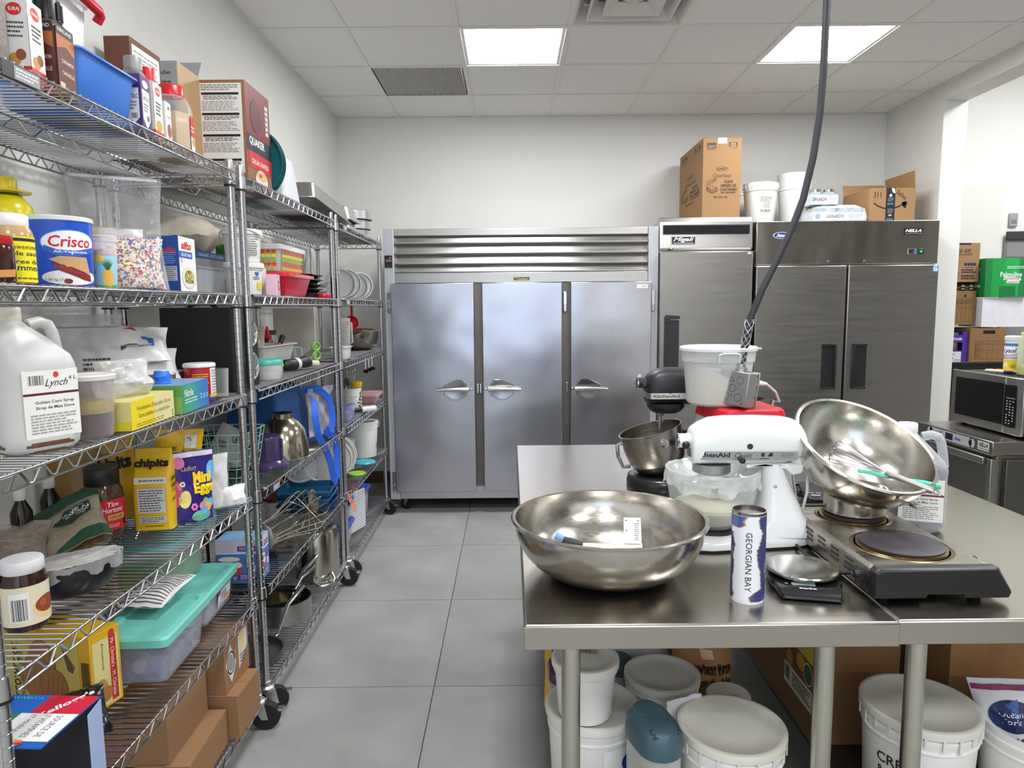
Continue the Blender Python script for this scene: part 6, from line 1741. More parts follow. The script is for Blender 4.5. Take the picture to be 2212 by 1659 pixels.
for f in 'ES':
    wrap(Ink(s[1] if f == 'E' else s[0], 0.135).rect(0, 0, 1, 1, '#4a2a6b').poly([(0.12, 0.22), (0.5, 0.05), (0.9, 0.22), (0.9, 0.75), (0.12, 0.75)], '#e3e0dc').ell(0.5, 0.86, 0.3, 0.07, '#dcd8e0').text('Sumac', 0.5, 0.62, 0.12, '#17171a', 0.72).words(0.2, 0.35, 0.8, 0.52, 3, '#77777a').bars(0.5, 0.2, 0.8, 0.3), t, s, f, 0.008)
s = (0.045, 0.055, 0.185)
t = sqjar('spice_jar', 'red capped spice jar with white label beside sumac jar', s, (-0.948, 1.893, Z1), 0.1, CL, P('#c81e24', 0.35), 0.8, P('#8d7a3a', 0.8, 0, 0.1, 90))
for f in 'ES':
    wrap(Ink(s[1] if f == 'E' else s[0], 0.14).rect(0, 0, 1, 1, '#dfdcd6').rect(0, 0, 1, 0.14, '#d8401e').ell(0.5, 0.86, 0.3, 0.08, '#c8281e').text('SURAJ', 0.5, 0.855, 0.06, '#f2e9e0', 0.44, bold=0.02).words(0.2, 0.42, 0.8, 0.68, 4, '#3a3a3c').ell(0.5, 0.24, 0.36, 0.1, '#b9a02c'), t, s, f, 0.006)
s = (0.03, 0.035, 0.115)
t = pbox('packet', 'small white and brown sugar packet beside red capped jars', s, (-0.94, 1.948, Z1), 0.1)
wrap(Ink(0.035, 0.115).ell(0.5, 0.35, 0.4, 0.16, '#8a5a34').text('Sugar', 0.5, 0.66, 0.08, '#a8283a', 0.8).poly([(0.3, 0.84), (0.5, 0.92), (0.7, 0.84)], '#2a2a2c'), t, s, 'E')
s = (0.075, 0.18, 0.35)
t = pbox('carton', 'tall brown carton with white instruction panel behind spice jars', s, (-1.14, 2.2, Z1), 0.0, P('#6b3f2c', 0.6))
for f, w_ in (('E', 0.18),):
    wrap(Ink(w_, 0.35).rect(0.06, 0.06, 0.94, 0.95, '#dedcd6').rect(0.1, 0.55, 0.9, 0.57, '#222222').rect(0.1, 0.3, 0.9, 0.32, '#222222').words(0.1, 0.6, 0.9, 0.92, 9, '#8d8b86').words(0.1, 0.34, 0.9, 0.54, 6, '#8d8b86').words(0.1, 0.08, 0.9, 0.28, 6, '#8d8b86'), t, s, f)
s = (0.22, 0.17, 0.38)
t = carton('carton', 'grey printed carton with raised flaps behind the oats box', s, (-1.215, 2.49, Z1), 0, P('#8f9294', 0.6), open_flaps=(('N', 60, 0.07), ('W', 80, 0.08)))
wrap(Ink(0.22, 0.38).text('rapide', 0.72, 0.9, 0.045, '#1c1c1e', 0.36).words(0.5, 0.68, 0.92, 0.84, 5, '#4b4d50').line([(0.62, 0.5), (0.95, 0.52)], 0.002, '#4b4d50'), t, s, 'S')
wrap(Ink(0.17, 0.38).rect(0.02, 0, 1, 1, '#b08e62'), t, s, 'E', name='bare_side')
oct_ = lambda r, z: [(r * math.cos(R(22.5 + 45 * k)), r * math.sin(R(22.5 + 45 * k)), z) for k in range(8)]
t = thing('powder_jar', 'clear eight-sided jar of beige powder with red cap', 'jar', (-1.0, 2.13, Z1), 0.2)
MB().loft([oct_(0.054, 0), oct_(0.057, 0.005), oct_(0.057, 0.145), oct_(0.046, 0.175), oct_(0.032, 0.186)]).build('jar_wall', CL, t, smooth=True, angle=30, bevel=0.003)
MB().loft([oct_(0.052, 0.002), oct_(0.0545, 0.006), oct_(0.0545, 0.132), oct_(0.02, 0.14)]).build('contents', P('#c9ab88', 0.9, 0, 0.04, 40), t, smooth=False)
MB().lathe([(0.033, 0.182), (0.035, 0.184), (0.035, 0.208), (0.032, 0.213), (0.0, 0.213)], 26).build('cap', P('#c81420', 0.3), t)
Ink(0.044, 0.12).rect(0, 0.0, 1, 1, '#e6e2dc').rect(0, 0.5, 1, 1, '#d22a1c').words(0.15, 0.6, 0.9, 0.78, 2, '#f2e6dc').ell(0.6, 0.38, 0.35, 0.1, '#c99a5a').put(t, plane((0.054, -0.022, 0.008), (0, 1, 0), (0, 0, 1)), 'printed_label')
# --- second shelf
lm = P('#d8c81c', 0.25, 0, 0.04, 20)
t = jar('lemon_juice_bottle', 'yellow lemon-shaped juice bottle behind the jars', [(0.0, 0.0), (0.03, 0.0), (0.034, 0.006), (0.03, 0.03), (0.036, 0.1), (0.05, 0.14), (0.055, 0.165), (0.05, 0.19), (0.032, 0.212), (0.022, 0.22), (0.0, 0.22)], lm, (-1.16, 1.63, Z2), [(0.02, 0.216), (0.024, 0.218), (0.024, 0.222), (0.05, 0.22), (0.052, 0.223), (0.024, 0.227), (0.024, 0.25), (0.021, 0.254), (0, 0.254)], P('#e0c416', 0.3), cat='bottle')
MB().lathe([(0.031, 0.211), (0.033, 0.213), (0.024, 0.219)], 24).build('leaf_collar', P('#3a6a2c', 0.4), t)
t = jar('applesauce_jar', 'applesauce jar with white lid and yellow label', [(0.0, 0.0), (0.035, 0.0), (0.038, 0.006), (0.038, 0.088), (0.036, 0.1), (0.03, 0.112), (0.028, 0.122), (0.0, 0.122)], P('#b99a66', 0.2, 0, 0.04, 30), (-0.955, 1.345, Z2), [(0.03, 0.108), (0.031, 0.11), (0.031, 0.13), (0.028, 0.133), (0, 0.133)], WPLAST)
Ink(0.13, 0.085).rect(0, 0, 1, 1, '#e6dc1c').rect(0.0, 0.9, 1, 0.97, '#1c1c1c').text('Unsweetened', 0.62, 0.78, 0.1, '#2a2618', 0.5).text('apple sauce', 0.62, 0.62, 0.13, '#2a2618', 0.6, bold=0.01).text('puree de', 0.6, 0.44, 0.13, '#2a2618', 0.5, bold=0.01).text('pommes', 0.6, 0.28, 0.13, '#2a2618', 0.5, bold=0.01).words(0.3, 0.05, 0.9, 0.12, 1, '#5a5418').put(t, around(0.0383, R(-45), 0.13, 0.004), 'printed_label', cut=0.008)
t = jar('jam_jar', 'dark jam jar with red lid at left end of second shelf', [(0.0, 0.0), (0.028, 0.0), (0.031, 0.005), (0.031, 0.062), (0.027, 0.072), (0, 0.072)], P('#3a1a14', 0.12, 0, 0.05, 30), (-0.928, 1.262, Z2), [(0.028, 0.068), (0.0295, 0.07), (0.0295, 0.084), (0, 0.085)], P('#b81e20', 0.35))
Ink(0.1, 0.06).rect(0.3, 0.42, 0.5, 0.8, '#c8341e').poly([(0.1, 0.25), (0.85, 0.35), (0.8, 0.12), (0.2, 0.05)], '#c98a4a').rect(0.86, 0.35, 1, 0.7, '#d8d6d0').put(t, around(0.0312, R(-45), 0.1, 0.004), 'printed_label', cut=0.008)
t = pbox('packet', 'small pale packet of fine print between jar and shortening tub', (0.03, 0.05, 0.088), (-1.03, 1.44, Z2), 0.4)
wrap(Ink(0.05, 0.088).words(0.08, 0.05, 0.92, 0.95, 12, '#9a9890'), t, (0.03, 0.05, 0.088), 'E')
t = jar('shortening_tub', 'blue shortening tub with pie picture and white lid', [(0.0, 0.0), (0.06, 0.0), (0.062, 0.004), (0.0665, 0.148), (0.0, 0.148)], P('#1f4fc0', 0.3, 0, 0.03, 10), (-1.02, 1.592, Z2), [(0.067, 0.146), (0.069, 0.147), (0.069, 0.155), (0.066, 0.157), (0.062, 0.1545), (0, 0.1545)], P('#d6d8da', 0.35), cat='tub')
ink = Ink(0.17, 0.14)
ink.ell(0.56, 0.14, 0.36, 0.12, '#e4e4e6').ell(0.56, 0.68, 0.34, 0.2, '#7ea0de').ell(0.56, 0.68, 0.325, 0.185, '#eceef2').text('Crisco', 0.56, 0.7, 0.18, '#c41e30', 0.5, shear=0.15, bold=0.02)
ink.poly([(0.24, 0.55), (0.4, 0.48), (0.6, 0.47), (0.87, 0.55), (0.87, 0.63), (0.6, 0.56), (0.4, 0.57), (0.26, 0.64)], '#2a5fb8').text('All-Vegetable', 0.56, 0.535, 0.05, '#eef0f6', 0.4, bold=0.01)
ink.poly([(0.3, 0.42), (0.42, 0.47), (0.74, 0.46), (0.8, 0.2), (0.5, 0.3)], '#c69c6c').poly([(0.33, 0.38), (0.55, 0.3), (0.8, 0.18), (0.82, 0.08), (0.7, 0.1), (0.42, 0.24)], '#7a1c22')
for k in range(9):
    ink.ell(0.38 + 0.05 * k, 0.31 - 0.022 * k + 0.012 * (k % 2), 0.03, 0.032, '#8e2a2c', 10)
ink.ell(0.5, 0.08, 0.05, 0.04, '#7a1c22', 12).text('1.36 kg (3 lb)', 0.38, 0.1, 0.05, '#4a4c58', 0.26).put(t, around(lambda z: 0.062 + 0.0045 * z / 0.148, R(-47), 0.17, 0.003), 'printed_label', cut=0.01)
t = jar('pineapple_cup', 'small cup with pineapple picture and clear lid', [(0.0, 0.0), (0.024, 0.0), (0.0255, 0.004), (0.028, 0.08), (0, 0.08)], P('#9fd0e4', 0.3, 0, 0.03, 20), (-0.985, 1.70, Z2), [(0.028, 0.08), (0.029, 0.112), (0.031, 0.113), (0.031, 0.126), (0.028, 0.128), (0, 0.128)], CLEAR('#f0eef0', 0.4, 0.2, 0, 0.4), cat='cup')
MB().lathe([(0, 0.081), (0.027, 0.082), (0.027, 0.094), (0.0, 0.097)], 18).build('contents', SPECK('#e39aa8', ('#d8607a', '#f0c8cc'), 160), t)
ink = Ink(0.085, 0.076)
ink.ell(0.55, 0.3, 0.15, 0.3, '#d6ac48').rect(0, 0, 1, 0.08, '#5a9a4a')
for k in range(7):
    a = R(50 + 13.5 * k)
    ink.poly([(0.51, 0.56), (0.59, 0.56), (0.55 + 0.26 * math.cos(a), 0.56 + 0.36 * math.sin(a))], '#2f6a34')
ink.ell(0.3, 0.92, 0.18, 0.12, '#e8d048').text('eaux', 0.1, 0.48, 0.08, '#2a2a2c').rect(0.0, 0.1, 0.18, 0.16, '#7a6ab0').put(t, around(0.0275, R(-55), 0.085, 0.003), 'printed_label', cut=0.006)
t = thing('zip_bag', 'clear zip bag of rainbow sprinkles on the second shelf', 'bag', (-1.0, 1.80, Z2), (R(-9), 0, R(32)))
mb, fr = pillow(0.22, 0.3, 0.07, 16, 22, 11, 0.008, lean=0.0)
mb.build('film', CLEAR('#f1f2f2', 0.04, 0.1, 0.12, 0.4), t)
mb, fr2 = pillow(0.205, 0.135, 0.066, 14, 12, 12, 0.004)
tag(mb.build('sprinkles', SPECK('#d8d0c8', ('#b8324a', '#e0a84a', '#3f4a9a', '#e8e4de', '#6a9a5a', '#e6b0bc'), 210, 0.6, 0.3), t, loc=(0, 0, 0.003)), 'rainbow sprinkles', kind='stuff')
MB().box(-0.1, 0.1, -0.0015, 0.0015, 0.29, 0.297).build('zip_strip', CLEAR('#f4f4f6', 0.5, 0.2, 0, 0.3), t)
t = thing('pouch', 'yellow foil pouch behind the sprinkle bag', 'pouch', (-1.2, 2.03, Z2), R(25))
mb, fr = pillow(0.12, 0.19, 0.05, 10, 14, 3, 0.006)
mb.build('foil', P('#c9a92c', 0.3, 0.2, 0.05, 20), t)
t = thing('pouch', 'white pouch with red berry picture beside the salt boxes', 'pouch', (-1.08, 1.955, Z2), R(35))
mb, fr = pillow(0.11, 0.175, 0.05, 10, 14, 5, 0.005)
mb.build('foil', P('#d6d3d0', 0.35, 0, 0.03, 20), t)
ink = Ink(0.09, 0.14)
ink.text('ROYAL', 0.6, 0.8, 0.08, '#24306a', 0.5, bold=0.02).text('RAW MIX', 0.6, 0.66, 0.08, '#24306a', 0.6, bold=0.02)
for k in range(7):
    ink.ell(0.55 + 0.2 * math.cos(k * 2.1), 0.38 + 0.11 * math.sin(k * 2.1), 0.1, 0.07, ('#8a1c30', '#5a1226')[k % 2], 12)
ink.put(t, fr(0.09, 0.14, 0.01, 0.02), 'printed_label', cut=(0.012, 0.015), lift=0.002)
s = (0.052, 0.122, 0.158)
for k, (x, y, lab) in enumerate(((-0.972, 2.055, 'nearer blue and white salt box on the second shelf'), (-1.042, 2.075, 'salt box mostly hidden behind another salt box'))):
    t = pbox('salt_box', lab, s, (x, y, Z2), R(4), P('#e6e6e4', 0.45), group='salt boxes on the second shelf')
    ink = Ink(0.122, 0.158)
    ink.rect(0, 0.62, 0.78, 0.74, '#2456b0').text('SEL DE TABLE', 0.42, 0.68, 0.055, '#f2f4f8', 0.58, bold=0.015).text('sifto', 0.44, 0.85, 0.15, '#cc2a24', 0.6, shear=0.2, bold=0.03).ell(0.52, 0.26, 0.42, 0.2, '#cfd2d6').ell(0.52, 0.27, 0.38, 0.17, '#e6e4da').ell(0.52, 0.28, 0.29, 0.13, '#9a9a4a')
    for j in range(14):
        ink.ell(0.52 + 0.2 * math.cos(j * 1.9), 0.28 + 0.09 * math.sin(j * 2.3), 0.05, 0.025, ('#c9b45a', '#5a7a2c', '#c8602a', '#e0d49a')[j % 4], 8)
    ink.ring(0.1, 0.58, 0.04, 0.05, 0.002, '#7a7a7c', 14)
    wrap(ink, t, s, 'E')
    wrap(Ink(0.052, 0.158).rect(0, 0, 1, 1, '#1d4496').text('sifto', 0.5, 0.75, 0.1, '#cc2a24', 0.7, shear=0.2, bold=0.03).words(0.2, 0.5, 0.85, 0.72, 6, '#7a98d0').rect(0.15, 0.2, 0.85, 0.46, '#b9bcc4').words(0.2, 0.21, 0.82, 0.45, 7, '#4a4c54'), t, s, 'S')
# --- third shelf
t = thing('syrup_jug', 'nearly empty frosted corn syrup jug on the near rack', 'jug', (-0.985, 1.395, Z3), R(62))
jug(t, P('#c9c9c6', 0.35, 0, 0.03, 8, sss=0.2), P('#d9d4c4', 0.4), wid=0.146, dep=0.15, hh=0.288)
MB().loft([[(x, y, z) for x, y in rrect(0.146 * a + 0.0006, 0.15 * a + 0.0006, 0.036, 6)] for z, a in ((0.0, 0.861), (0.0128, 0.971), (0.022, 0.985))], False, False).build('syrup_residue', P('#6d4a36', 0.3, 0, 0.05, 20), t)
ink = Ink(0.105, 0.135)
ink.rect(0, 0, 1, 1, '#e4e3df').bars(0.1, 0.78, 0.38, 0.92).rect(0, 0.63, 1, 0.665, '#5a1a20').ell(0.6, 0.92, 0.05, 0.045, '#c8442f').text('Lynch', 0.6, 0.79, 0.14, '#1d1d1f', 0.42, shear=0.45).text('4 L', 0.9, 0.86, 0.06, '#333333').text('Golden Corn Syrup', 0.55, 0.52, 0.055, '#2b2b2d', 0.7, bold=0.01).text('Sirop de Mais Dore', 0.55, 0.44, 0.055, '#2b2b2d', 0.7, bold=0.01).words(0.1, 0.06, 0.95, 0.36, 7, '#9a9a98')
ink.put(t, plane((-0.045, -0.0745, 0.03), (1, 0, 0), (0, 0, 1)), 'printed_label')
t = thing('syrup_jug', 'dark brown syrup jug with yellow cap behind the frosted jug', 'jug', (-1.2, 1.60, Z3), R(40))
jug(t, P('#4a2c22', 0.2, 0, 0.05, 10), P('#b89a1c', 0.4), wid=0.15, dep=0.15, hh=0.288)
t = jar('deli_cup', 'clear deli cup of purple jam with white lid', [(0.0, 0.0), (0.04, 0.0), (0.043, 0.004), (0.05, 0.128), (0.0495, 0.13), (0.048, 0.128), (0.041, 0.005), (0, 0.003)], CLEAR('#eeeaea', 0.07, 0.15, 0.03, 0.3), (-0.94, 1.53, Z3), [(0.05, 0.128), (0.053, 0.128), (0.054, 0.137), (0.05, 0.14), (0.047, 0.138), (0, 0.138)], P('#d9d7d2', 0.35), fill=[(0, 0.006), (0.04, 0.008), (0.043, 0.05), (0, 0.054)], fillm=P('#4a1c2a', 0.3, 0, 0.15, 30), cat='cup')
MB().lathe([(0.0, 0.055), (0.0435, 0.054), (0.046, 0.08), (0, 0.084)], 24).build('foam_layer', P('#b9a45c', 0.7, 0, 0.1, 40), t)
t = thing('zip_bag', 'stand-up clear bag of cocoa powder behind deli cup', 'bag', (-1.1, 1.79, Z3), R(30))
mb, fr = pillow(0.17, 0.27, 0.06, 14, 20, 9, 0.007)
mb.build('film', CLEAR('#d5d6d8', 0.32, 0.2, 0.12, 0.4), t)
mb, fr2 = pillow(0.15, 0.12, 0.052, 12, 10, 9, 0.004)
mb.build('contents', P('#8a5a3c', 0.9, 0, 0.1, 30), t, loc=(0, 0, 0.004))
MB().box(-0.08, 0.08, -0.001, 0.001, 0.235, 0.239).build('zip_strip', P('#3a3a3c', 0.5), t)
Ink(0.07, 0.06).words(0.0, 0.0, 1, 1, 5, '#222222').put(t, fr(0.07, 0.06, 0.075, 0.1), 'printed_label', cut=(0.012, 0.015), lift=0.002)
BAGW = P('#dcdad8', 0.3, 0, 0.03, 20)
for k, (dz, dx, dy, rz, lab) in enumerate(((0.035, 0.03, 0.0, 96, 'lowest white flour bag of the stack by the black speaker'), (0.095, 0.02, 0.02, 88, 'second white flour bag from the bottom of the stack'), (0.15, 0.0, 0.01, 97, 'third white flour bag of the stack, with bread picture'), (0.2, -0.05, 0.0, 90, 'topmost white flour bag of the stack'))):
    t = thing('flour_bag', lab, 'bag', (-1.1 + dx, 2.06 + dy - 0.06, Z3 + dz - 0.02), (R((-84, -66, -62, -80)[k]), 0, R(28)), 'stacked white flour bags')
    mb, fr = pillow(0.2, 0.2, 0.082, 14, 14, 20 + k, 0.006, base=False)
    mb.build('bag_body', BAGW, t)
    ink = Ink(0.15, 0.1)
    if k == 2:
        ink.ell(0.35, 0.6, 0.3, 0.25, '#c9a46a').ell(0.5, 0.55, 0.12, 0.18, '#8a5a2c').ell(0.25, 0.2, 0.2, 0.2, '#1f4a34').rect(0.6, 0.1, 0.9, 0.4, '#2a62b8')
    elif k == 1:
        ink.ell(0.25, 0.55, 0.2, 0.3, '#1f4a34').ring(0.25, 0.55, 0.13, 0.2, 0.004, '#e8e6e0').poly([(0.05, 0.25), (0.45, 0.1), (0.4, 0.35), (0.1, 0.45)], '#c8242c').rect(0.5, 0.45, 0.85, 0.85, '#2f7ac8')
    else:
        ink.line([(0.3, 0.7), (0.9, 0.5)], 0.004, '#c8242c').poly([(0.7, 0.25), (0.95, 0.2), (0.85, 0.4)], '#c8242c')
    ink.put(t, fr(0.15, 0.1, 0.025, 0.03), 'printed_label', cut=(0.012, 0.012), lift=0.002)
# yellow and blue glove boxes
s = (0.1, 0.23, 0.068)
t = pbox('glove_box', 'yellow box of disposable polyethylene gloves at the shelf edge', s, (-0.94, 1.70, Z3), R(3), P('#d8cc84', 0.45), group='glove boxes')
ink = Ink(0.23, 0.068)
ink.rect(0, 0, 0.5, 1, '#e6cf1c').rect(0.5, 0, 1, 1, '#ddd49a').text('Polyethylene Disposable Gloves', 0.52, 0.68, 0.2, '#2a2818', 0.78).text('Gants jetables en polyéthylène', 0.52, 0.42, 0.2, '#2a2818', 0.74).text('S', 0.95, 0.18, 0.24, '#2a2818').words(0.1, 0.05, 0.75, 0.2, 2, '#8a8040')
wrap(ink, t, s, 'E')
wrap(Ink(0.1, 0.068).rect(0, 0, 1, 0.3, '#d9c81e').rect(0.05, 0.42, 0.35, 0.62, '#e6cf1c').words(0.1, 0.7, 0.6, 0.8, 1, '#5a5424'), t, s, 'S')
t = thing('plastic_bag', 'crumpled clear plastic bag lying on the yellow glove box', 'bag', (-0.96, 1.70, Z3 + 0.075), R(70))
mb, fr = pillow(0.16, 0.09, 0.1, 14, 12, 31, 0.022, base=False)
mb.build('film', CLEAR('#f0f1f0', 0.2, 0.12, 0.3, 0.45), t, loc=(0, 0, -0.006))
s = (0.105, 0.2, 0.078)
t = pbox('glove_box', 'blue-green box of nitrile gloves with a glove sticking out', s, (-0.945, 1.935, Z3), R(5), P('#7d98c8', 0.45), group='glove boxes')
ink = Ink(0.2, 0.078)
for k in range(8):
    c = ('#3f9a6a', '#40a080', '#3fa08e', '#3a9aa0', '#378fae', '#3583b8', '#3479bc', '#3570bc')[k]
    ink.rect(k / 8, 0, (k + 1) / 8, 1, c)
ink.text('Nitrile', 0.24, 0.68, 0.26, '#e9f4f0', 0.32, bold=0.015).words(0.08, 0.3, 0.55, 0.5, 2, '#c8e6e0').ring(0.7, 0.42, 0.04, 0.1, 0.002, '#dcecf4', 14).ring(0.82, 0.4, 0.03, 0.09, 0.002, '#dcecf4', 14).ring(0.93, 0.4, 0.03, 0.09, 0.002, '#dcecf4', 14)
wrap(ink, t, s, 'E')
wrap(Ink(0.105, 0.078).rect(0, 0, 1, 1, '#7fae52').rect(0, 0.6, 1, 1, '#5a9a4a'), t, s, 'S')
mb = MB().lathe([(0.022, 0), (0.02, 0.012), (0.024, 0.02), (0.016, 0.034), (0.0, 0.036)], 12, (-0.02, -0.04, 0.078))
crumple(mb, 0.006, 2, 0, 60)
mb.build('glove_tip', P('#2b72d8', 0.4), t)
t = jar('tin_can', 'red labelled tin with white plastic lid on the third shelf', [(0.0, 0.0), (0.043, 0.0), (0.0445, 0.003), (0.0445, 0.106), (0, 0.107)], P('#b81f1e', 0.3, 0, 0.04, 10), (-0.962, 2.125, Z3), [(0.0445, 0.104), (0.047, 0.105), (0.047, 0.113), (0.044, 0.116), (0, 0.115)], P('#dbd9d4', 0.35), cat='can')
ink = Ink(0.14, 0.1)
ink.rect(0.58, 0.0, 1, 1, '#e2e0dc').words(0.62, 0.1, 0.98, 0.95, 10, '#8d8b86').words(0.2, 0.45, 0.55, 0.85, 6, '#d9b43a').rect(0, 0, 1, 0.1, '#2a3a8a').rect(0.55, 0.1, 1, 0.2, '#d8b82a')
ink.put(t, around(0.0446, R(-40), 0.14, 0.002), 'printed_label', cut=0.009)
for k, (x, y) in enumerate(((-1.035, 2.035), (-1.045, 2.125))):
    jar('tin_can', ('silver tin without label just behind blue glove box', 'silver tin without label beside the red tin')[k], [(0.0, 0.0), (0.038, 0.0), (0.04, 0.003), (0.039, 0.006), (0.039, 0.088), (0.0405, 0.091), (0.039, 0.093), (0.036, 0.09), (0, 0.09)], DULL, (x, y, Z3), cat='can', group='silver tins')
jar('glass_tumbler', 'clear drinking glass beside the red tin', [(0.0, 0.0), (0.026, 0.0), (0.03, 0.09), (0.0285, 0.09), (0.025, 0.006), (0, 0.005)], CL, (-0.945, 2.225, Z3), cat='glass')
# black boombox across the two racks
t = thing('party_speaker', 'black boombox speaker with chrome ringed green cones', 'speaker', (-1.052, 2.435, Z3))
w, d, h = 0.235, 0.25, 0.287
MB().loft([[(-w / 2, -d / 2, z), (w / 2, -d / 2, z), (w / 2, d / 2 - 0.05, z), (w / 2, d / 2, z), (-w / 2, d / 2, z)] if z < h - 0.06 else [(-w / 2, -d / 2, z), (w / 2, -d / 2, z), (w / 2, d / 2 - (0.05 if z < h - 0.03 else 0.1), z), (w / 2 - 0.01, d / 2 - (0.03 if z < h - 0.03 else 0.08), z), (-w / 2, d / 2 - (0.03 if z < h - 0.03 else 0.08), z)] for z in (0.0, h - 0.061, h - 0.05, h)]).build('cabinet', P('#0c0c0d', 0.55, 0, 0.05, 80), t, bevel=0.004)
for z in (0.075, 0.195):
    c = bpy.data.objects.new('speaker_cone', None)
    COL.objects.link(c)
    c.parent = t
    c.location = (w / 2, 0.045, z)
    c.rotation_euler = (0, R(90), 0)
    MB().lathe([(0.05, 0.0), (0.05, 0.008), (0.044, 0.012), (0.036, 0.008), (0.036, 0.0)], 32).build('ring', P('#c6c8cb', 0.25, 0.8), c)
    MB().lathe([(0.036, 0.002), (0.015, 0.001), (0.0, 0.004)], 24).build('cone', P('#3f8a34', 0.5), c)
    MB().rod((-0.036, -0.008, 0.011), (0.036, -0.008, 0.011), 0.003, 6).rod((-0.036, 0.01, 0.011), (0.036, 0.01, 0.011), 0.003, 6).tube([(0, -0.036, 0.01), (0.012, 0, 0.014), (0, 0.036, 0.01)], 0.003, 6).build('guard_bar', P('#c6c8cb', 0.25, 0.8), c)
MB().tube([(-0.05, -0.06, h - 0.002), (-0.03, -0.05, h + 0.012), (0.02, -0.05, h + 0.012), (0.05, -0.06, h - 0.002)], 0.006, 6).build('carry_strap', BLACK, t)
# --- fourth shelf
t = jar('spread_jar', 'hazelnut spread jar with white lid and cream label', [(0.0, 0.0), (0.036, 0.0), (0.042, 0.01), (0.042, 0.1), (0.036, 0.118), (0.034, 0.125), (0, 0.125)], P('#2f1610', 0.12, 0, 0.06, 30), (-0.99, 1.345, Z4), [(0.036, 0.116), (0.038, 0.118), (0.038, 0.138), (0.036, 0.142), (0, 0.142)], P('#d9d9da', 0.4))
ink = Ink(0.16, 0.08)
ink.rect(0, 0, 1, 1, '#d9d0b4').rect(0.28, 0.12, 0.5, 0.85, '#e6e4e0').bars(0.3, 0.15, 0.48, 0.7).ell(0.72, 0.38, 0.19, 0.28, '#e0c48a').ell(0.72, 0.45, 0.16, 0.22, '#8a3e1c').ell(0.66, 0.5, 0.05, 0.1, '#a8562c').text('Hazelnut', 0.93, 0.78, 0.12, '#a83a2c', 0.2)
ink.put(t, around(0.0422, R(-45), 0.16, 0.014), 'printed_label', cut=0.008)
t = thing('covered_bowl', 'black bowl covered with cling film on the fourth shelf', 'bowl', (-0.985, 1.50, Z4), (R(-4), R(-7), 0))
MB().lathe(bowl_profile(0.098, 0.078, 0.003, 0.35, 0.003, 1.9, 12), 40).build('bowl_shell', P('#111112', 0.35, 0, 0.05, 60), t)
mb = MB()
def film2(u, v):
    a = 2 * math.pi * u
    w1 = math.sin(a * 3 + 1) * 0.5 + math.sin(a * 8) * 0.3 + math.sin(a * 13 + 2) * 0.3
    if v < 0.6:
        s_ = v / 0.6
        return (0.101 * s_ * math.cos(a), 0.101 * s_ * math.sin(a), 0.082 - 0.006 * (1 - s_ ** 2))
    s_ = (v - 0.6) / 0.4
    r = 0.103 - 0.008 * s_ + 0.004 * w1 * s_
    return (r * math.cos(a), r * math.sin(a), 0.083 - s_ * (0.03 + 0.008 * w1))
mb.grid(film2, 60, 14)
crumple(mb, 0.003, 8, 0, 60)
mb.build('cling_film', CLEAR('#f2f2f2', 0.14, 0.1, 0.25, 0.45), t, angle=50)
MB().lathe([(0, 0.07), (0.09, 0.072), (0.094, 0.06)], 30).build('contents', P('#a89a86', 0.7, 0, 0.1, 20), t)
t = thing('nut_pouch', 'green pouch of pine nuts leaning over a bag of nuts', 'pouch', (-1.085, 1.655, Z4 + 0.03), (R(-68), R(-28), R(26)))
mb, fr = pillow(0.19, 0.27, 0.06, 16, 22, 14, 0.006)
mb.build('film', CLEAR('#c9c9bc', 0.15, 0.1, 0.1, 0.4), t)
mb, fr2 = pillow(0.175, 0.17, 0.05, 12, 12, 14, 0.003)
tag(mb.build('pine_nuts', SPECK('#c9a878', ('#b8935f', '#d8ba8c'), 150, 0.5, 0.4, 0.8), t, loc=(0, 0, 0.03)), 'pale pine nuts', kind='stuff')
Ink(0.19, 0.07).rect(0, 0, 1, 1, '#1d4a30').put(t, fr(0.19, 0.07, 0, 0.2), 'header_print', cut=(0.012, 0.012), lift=0.002)
Ink(0.19, 0.045).poly([(0.3, 0), (1, 0), (1, 1), (0.7, 0.9)], '#1d4a30').put(t, fr(0.19, 0.045, 0, 0.004), 'footer_print', cut=(0.012, 0.012), lift=0.002)
Ink(0.1, 0.085).poly([(0.0, 0.3), (0.5, 0.0), (1, 0.35), (0.98, 1), (0.3, 1)], '#173626').text('ORGANIC', 0.62, 0.9, 0.08, '#c9d4c8', 0.4).text('PINE N', 0.6, 0.72, 0.17, '#e6e6dc', 0.7, bold=0.02).text('PIGNO', 0.62, 0.5, 0.17, '#e6e6dc', 0.66, bold=0.02).text('BIOLOGI', 0.62, 0.35, 0.09, '#e6e6dc', 0.5).put(t, fr(0.1, 0.085, 0.07, 0.09), 'printed_label', cut=(0.012, 0.012), lift=0.003)
t = thing('nut_pouch', 'clear bag of brown walnut pieces beside the covered bowl', 'pouch', (-1.2, 1.55, Z4 + 0.03), (R(-72), 0, R(30)))
mb, fr = pillow(0.2, 0.2, 0.07, 14, 14, 17, 0.01, base=False)
mb.build('film', CLEAR('#c8c0b4', 0.1, 0.1, 0.15, 0.4), t)
mb, fr2 = pillow(0.185, 0.18, 0.062, 12, 12, 17, 0.009, base=False)
mb.build('contents', SPECK('#5a4030', ('#7d5c42', '#3e2a1e', '#8e6c4c'), 70, 0.6, 0.4, 0.8), t)
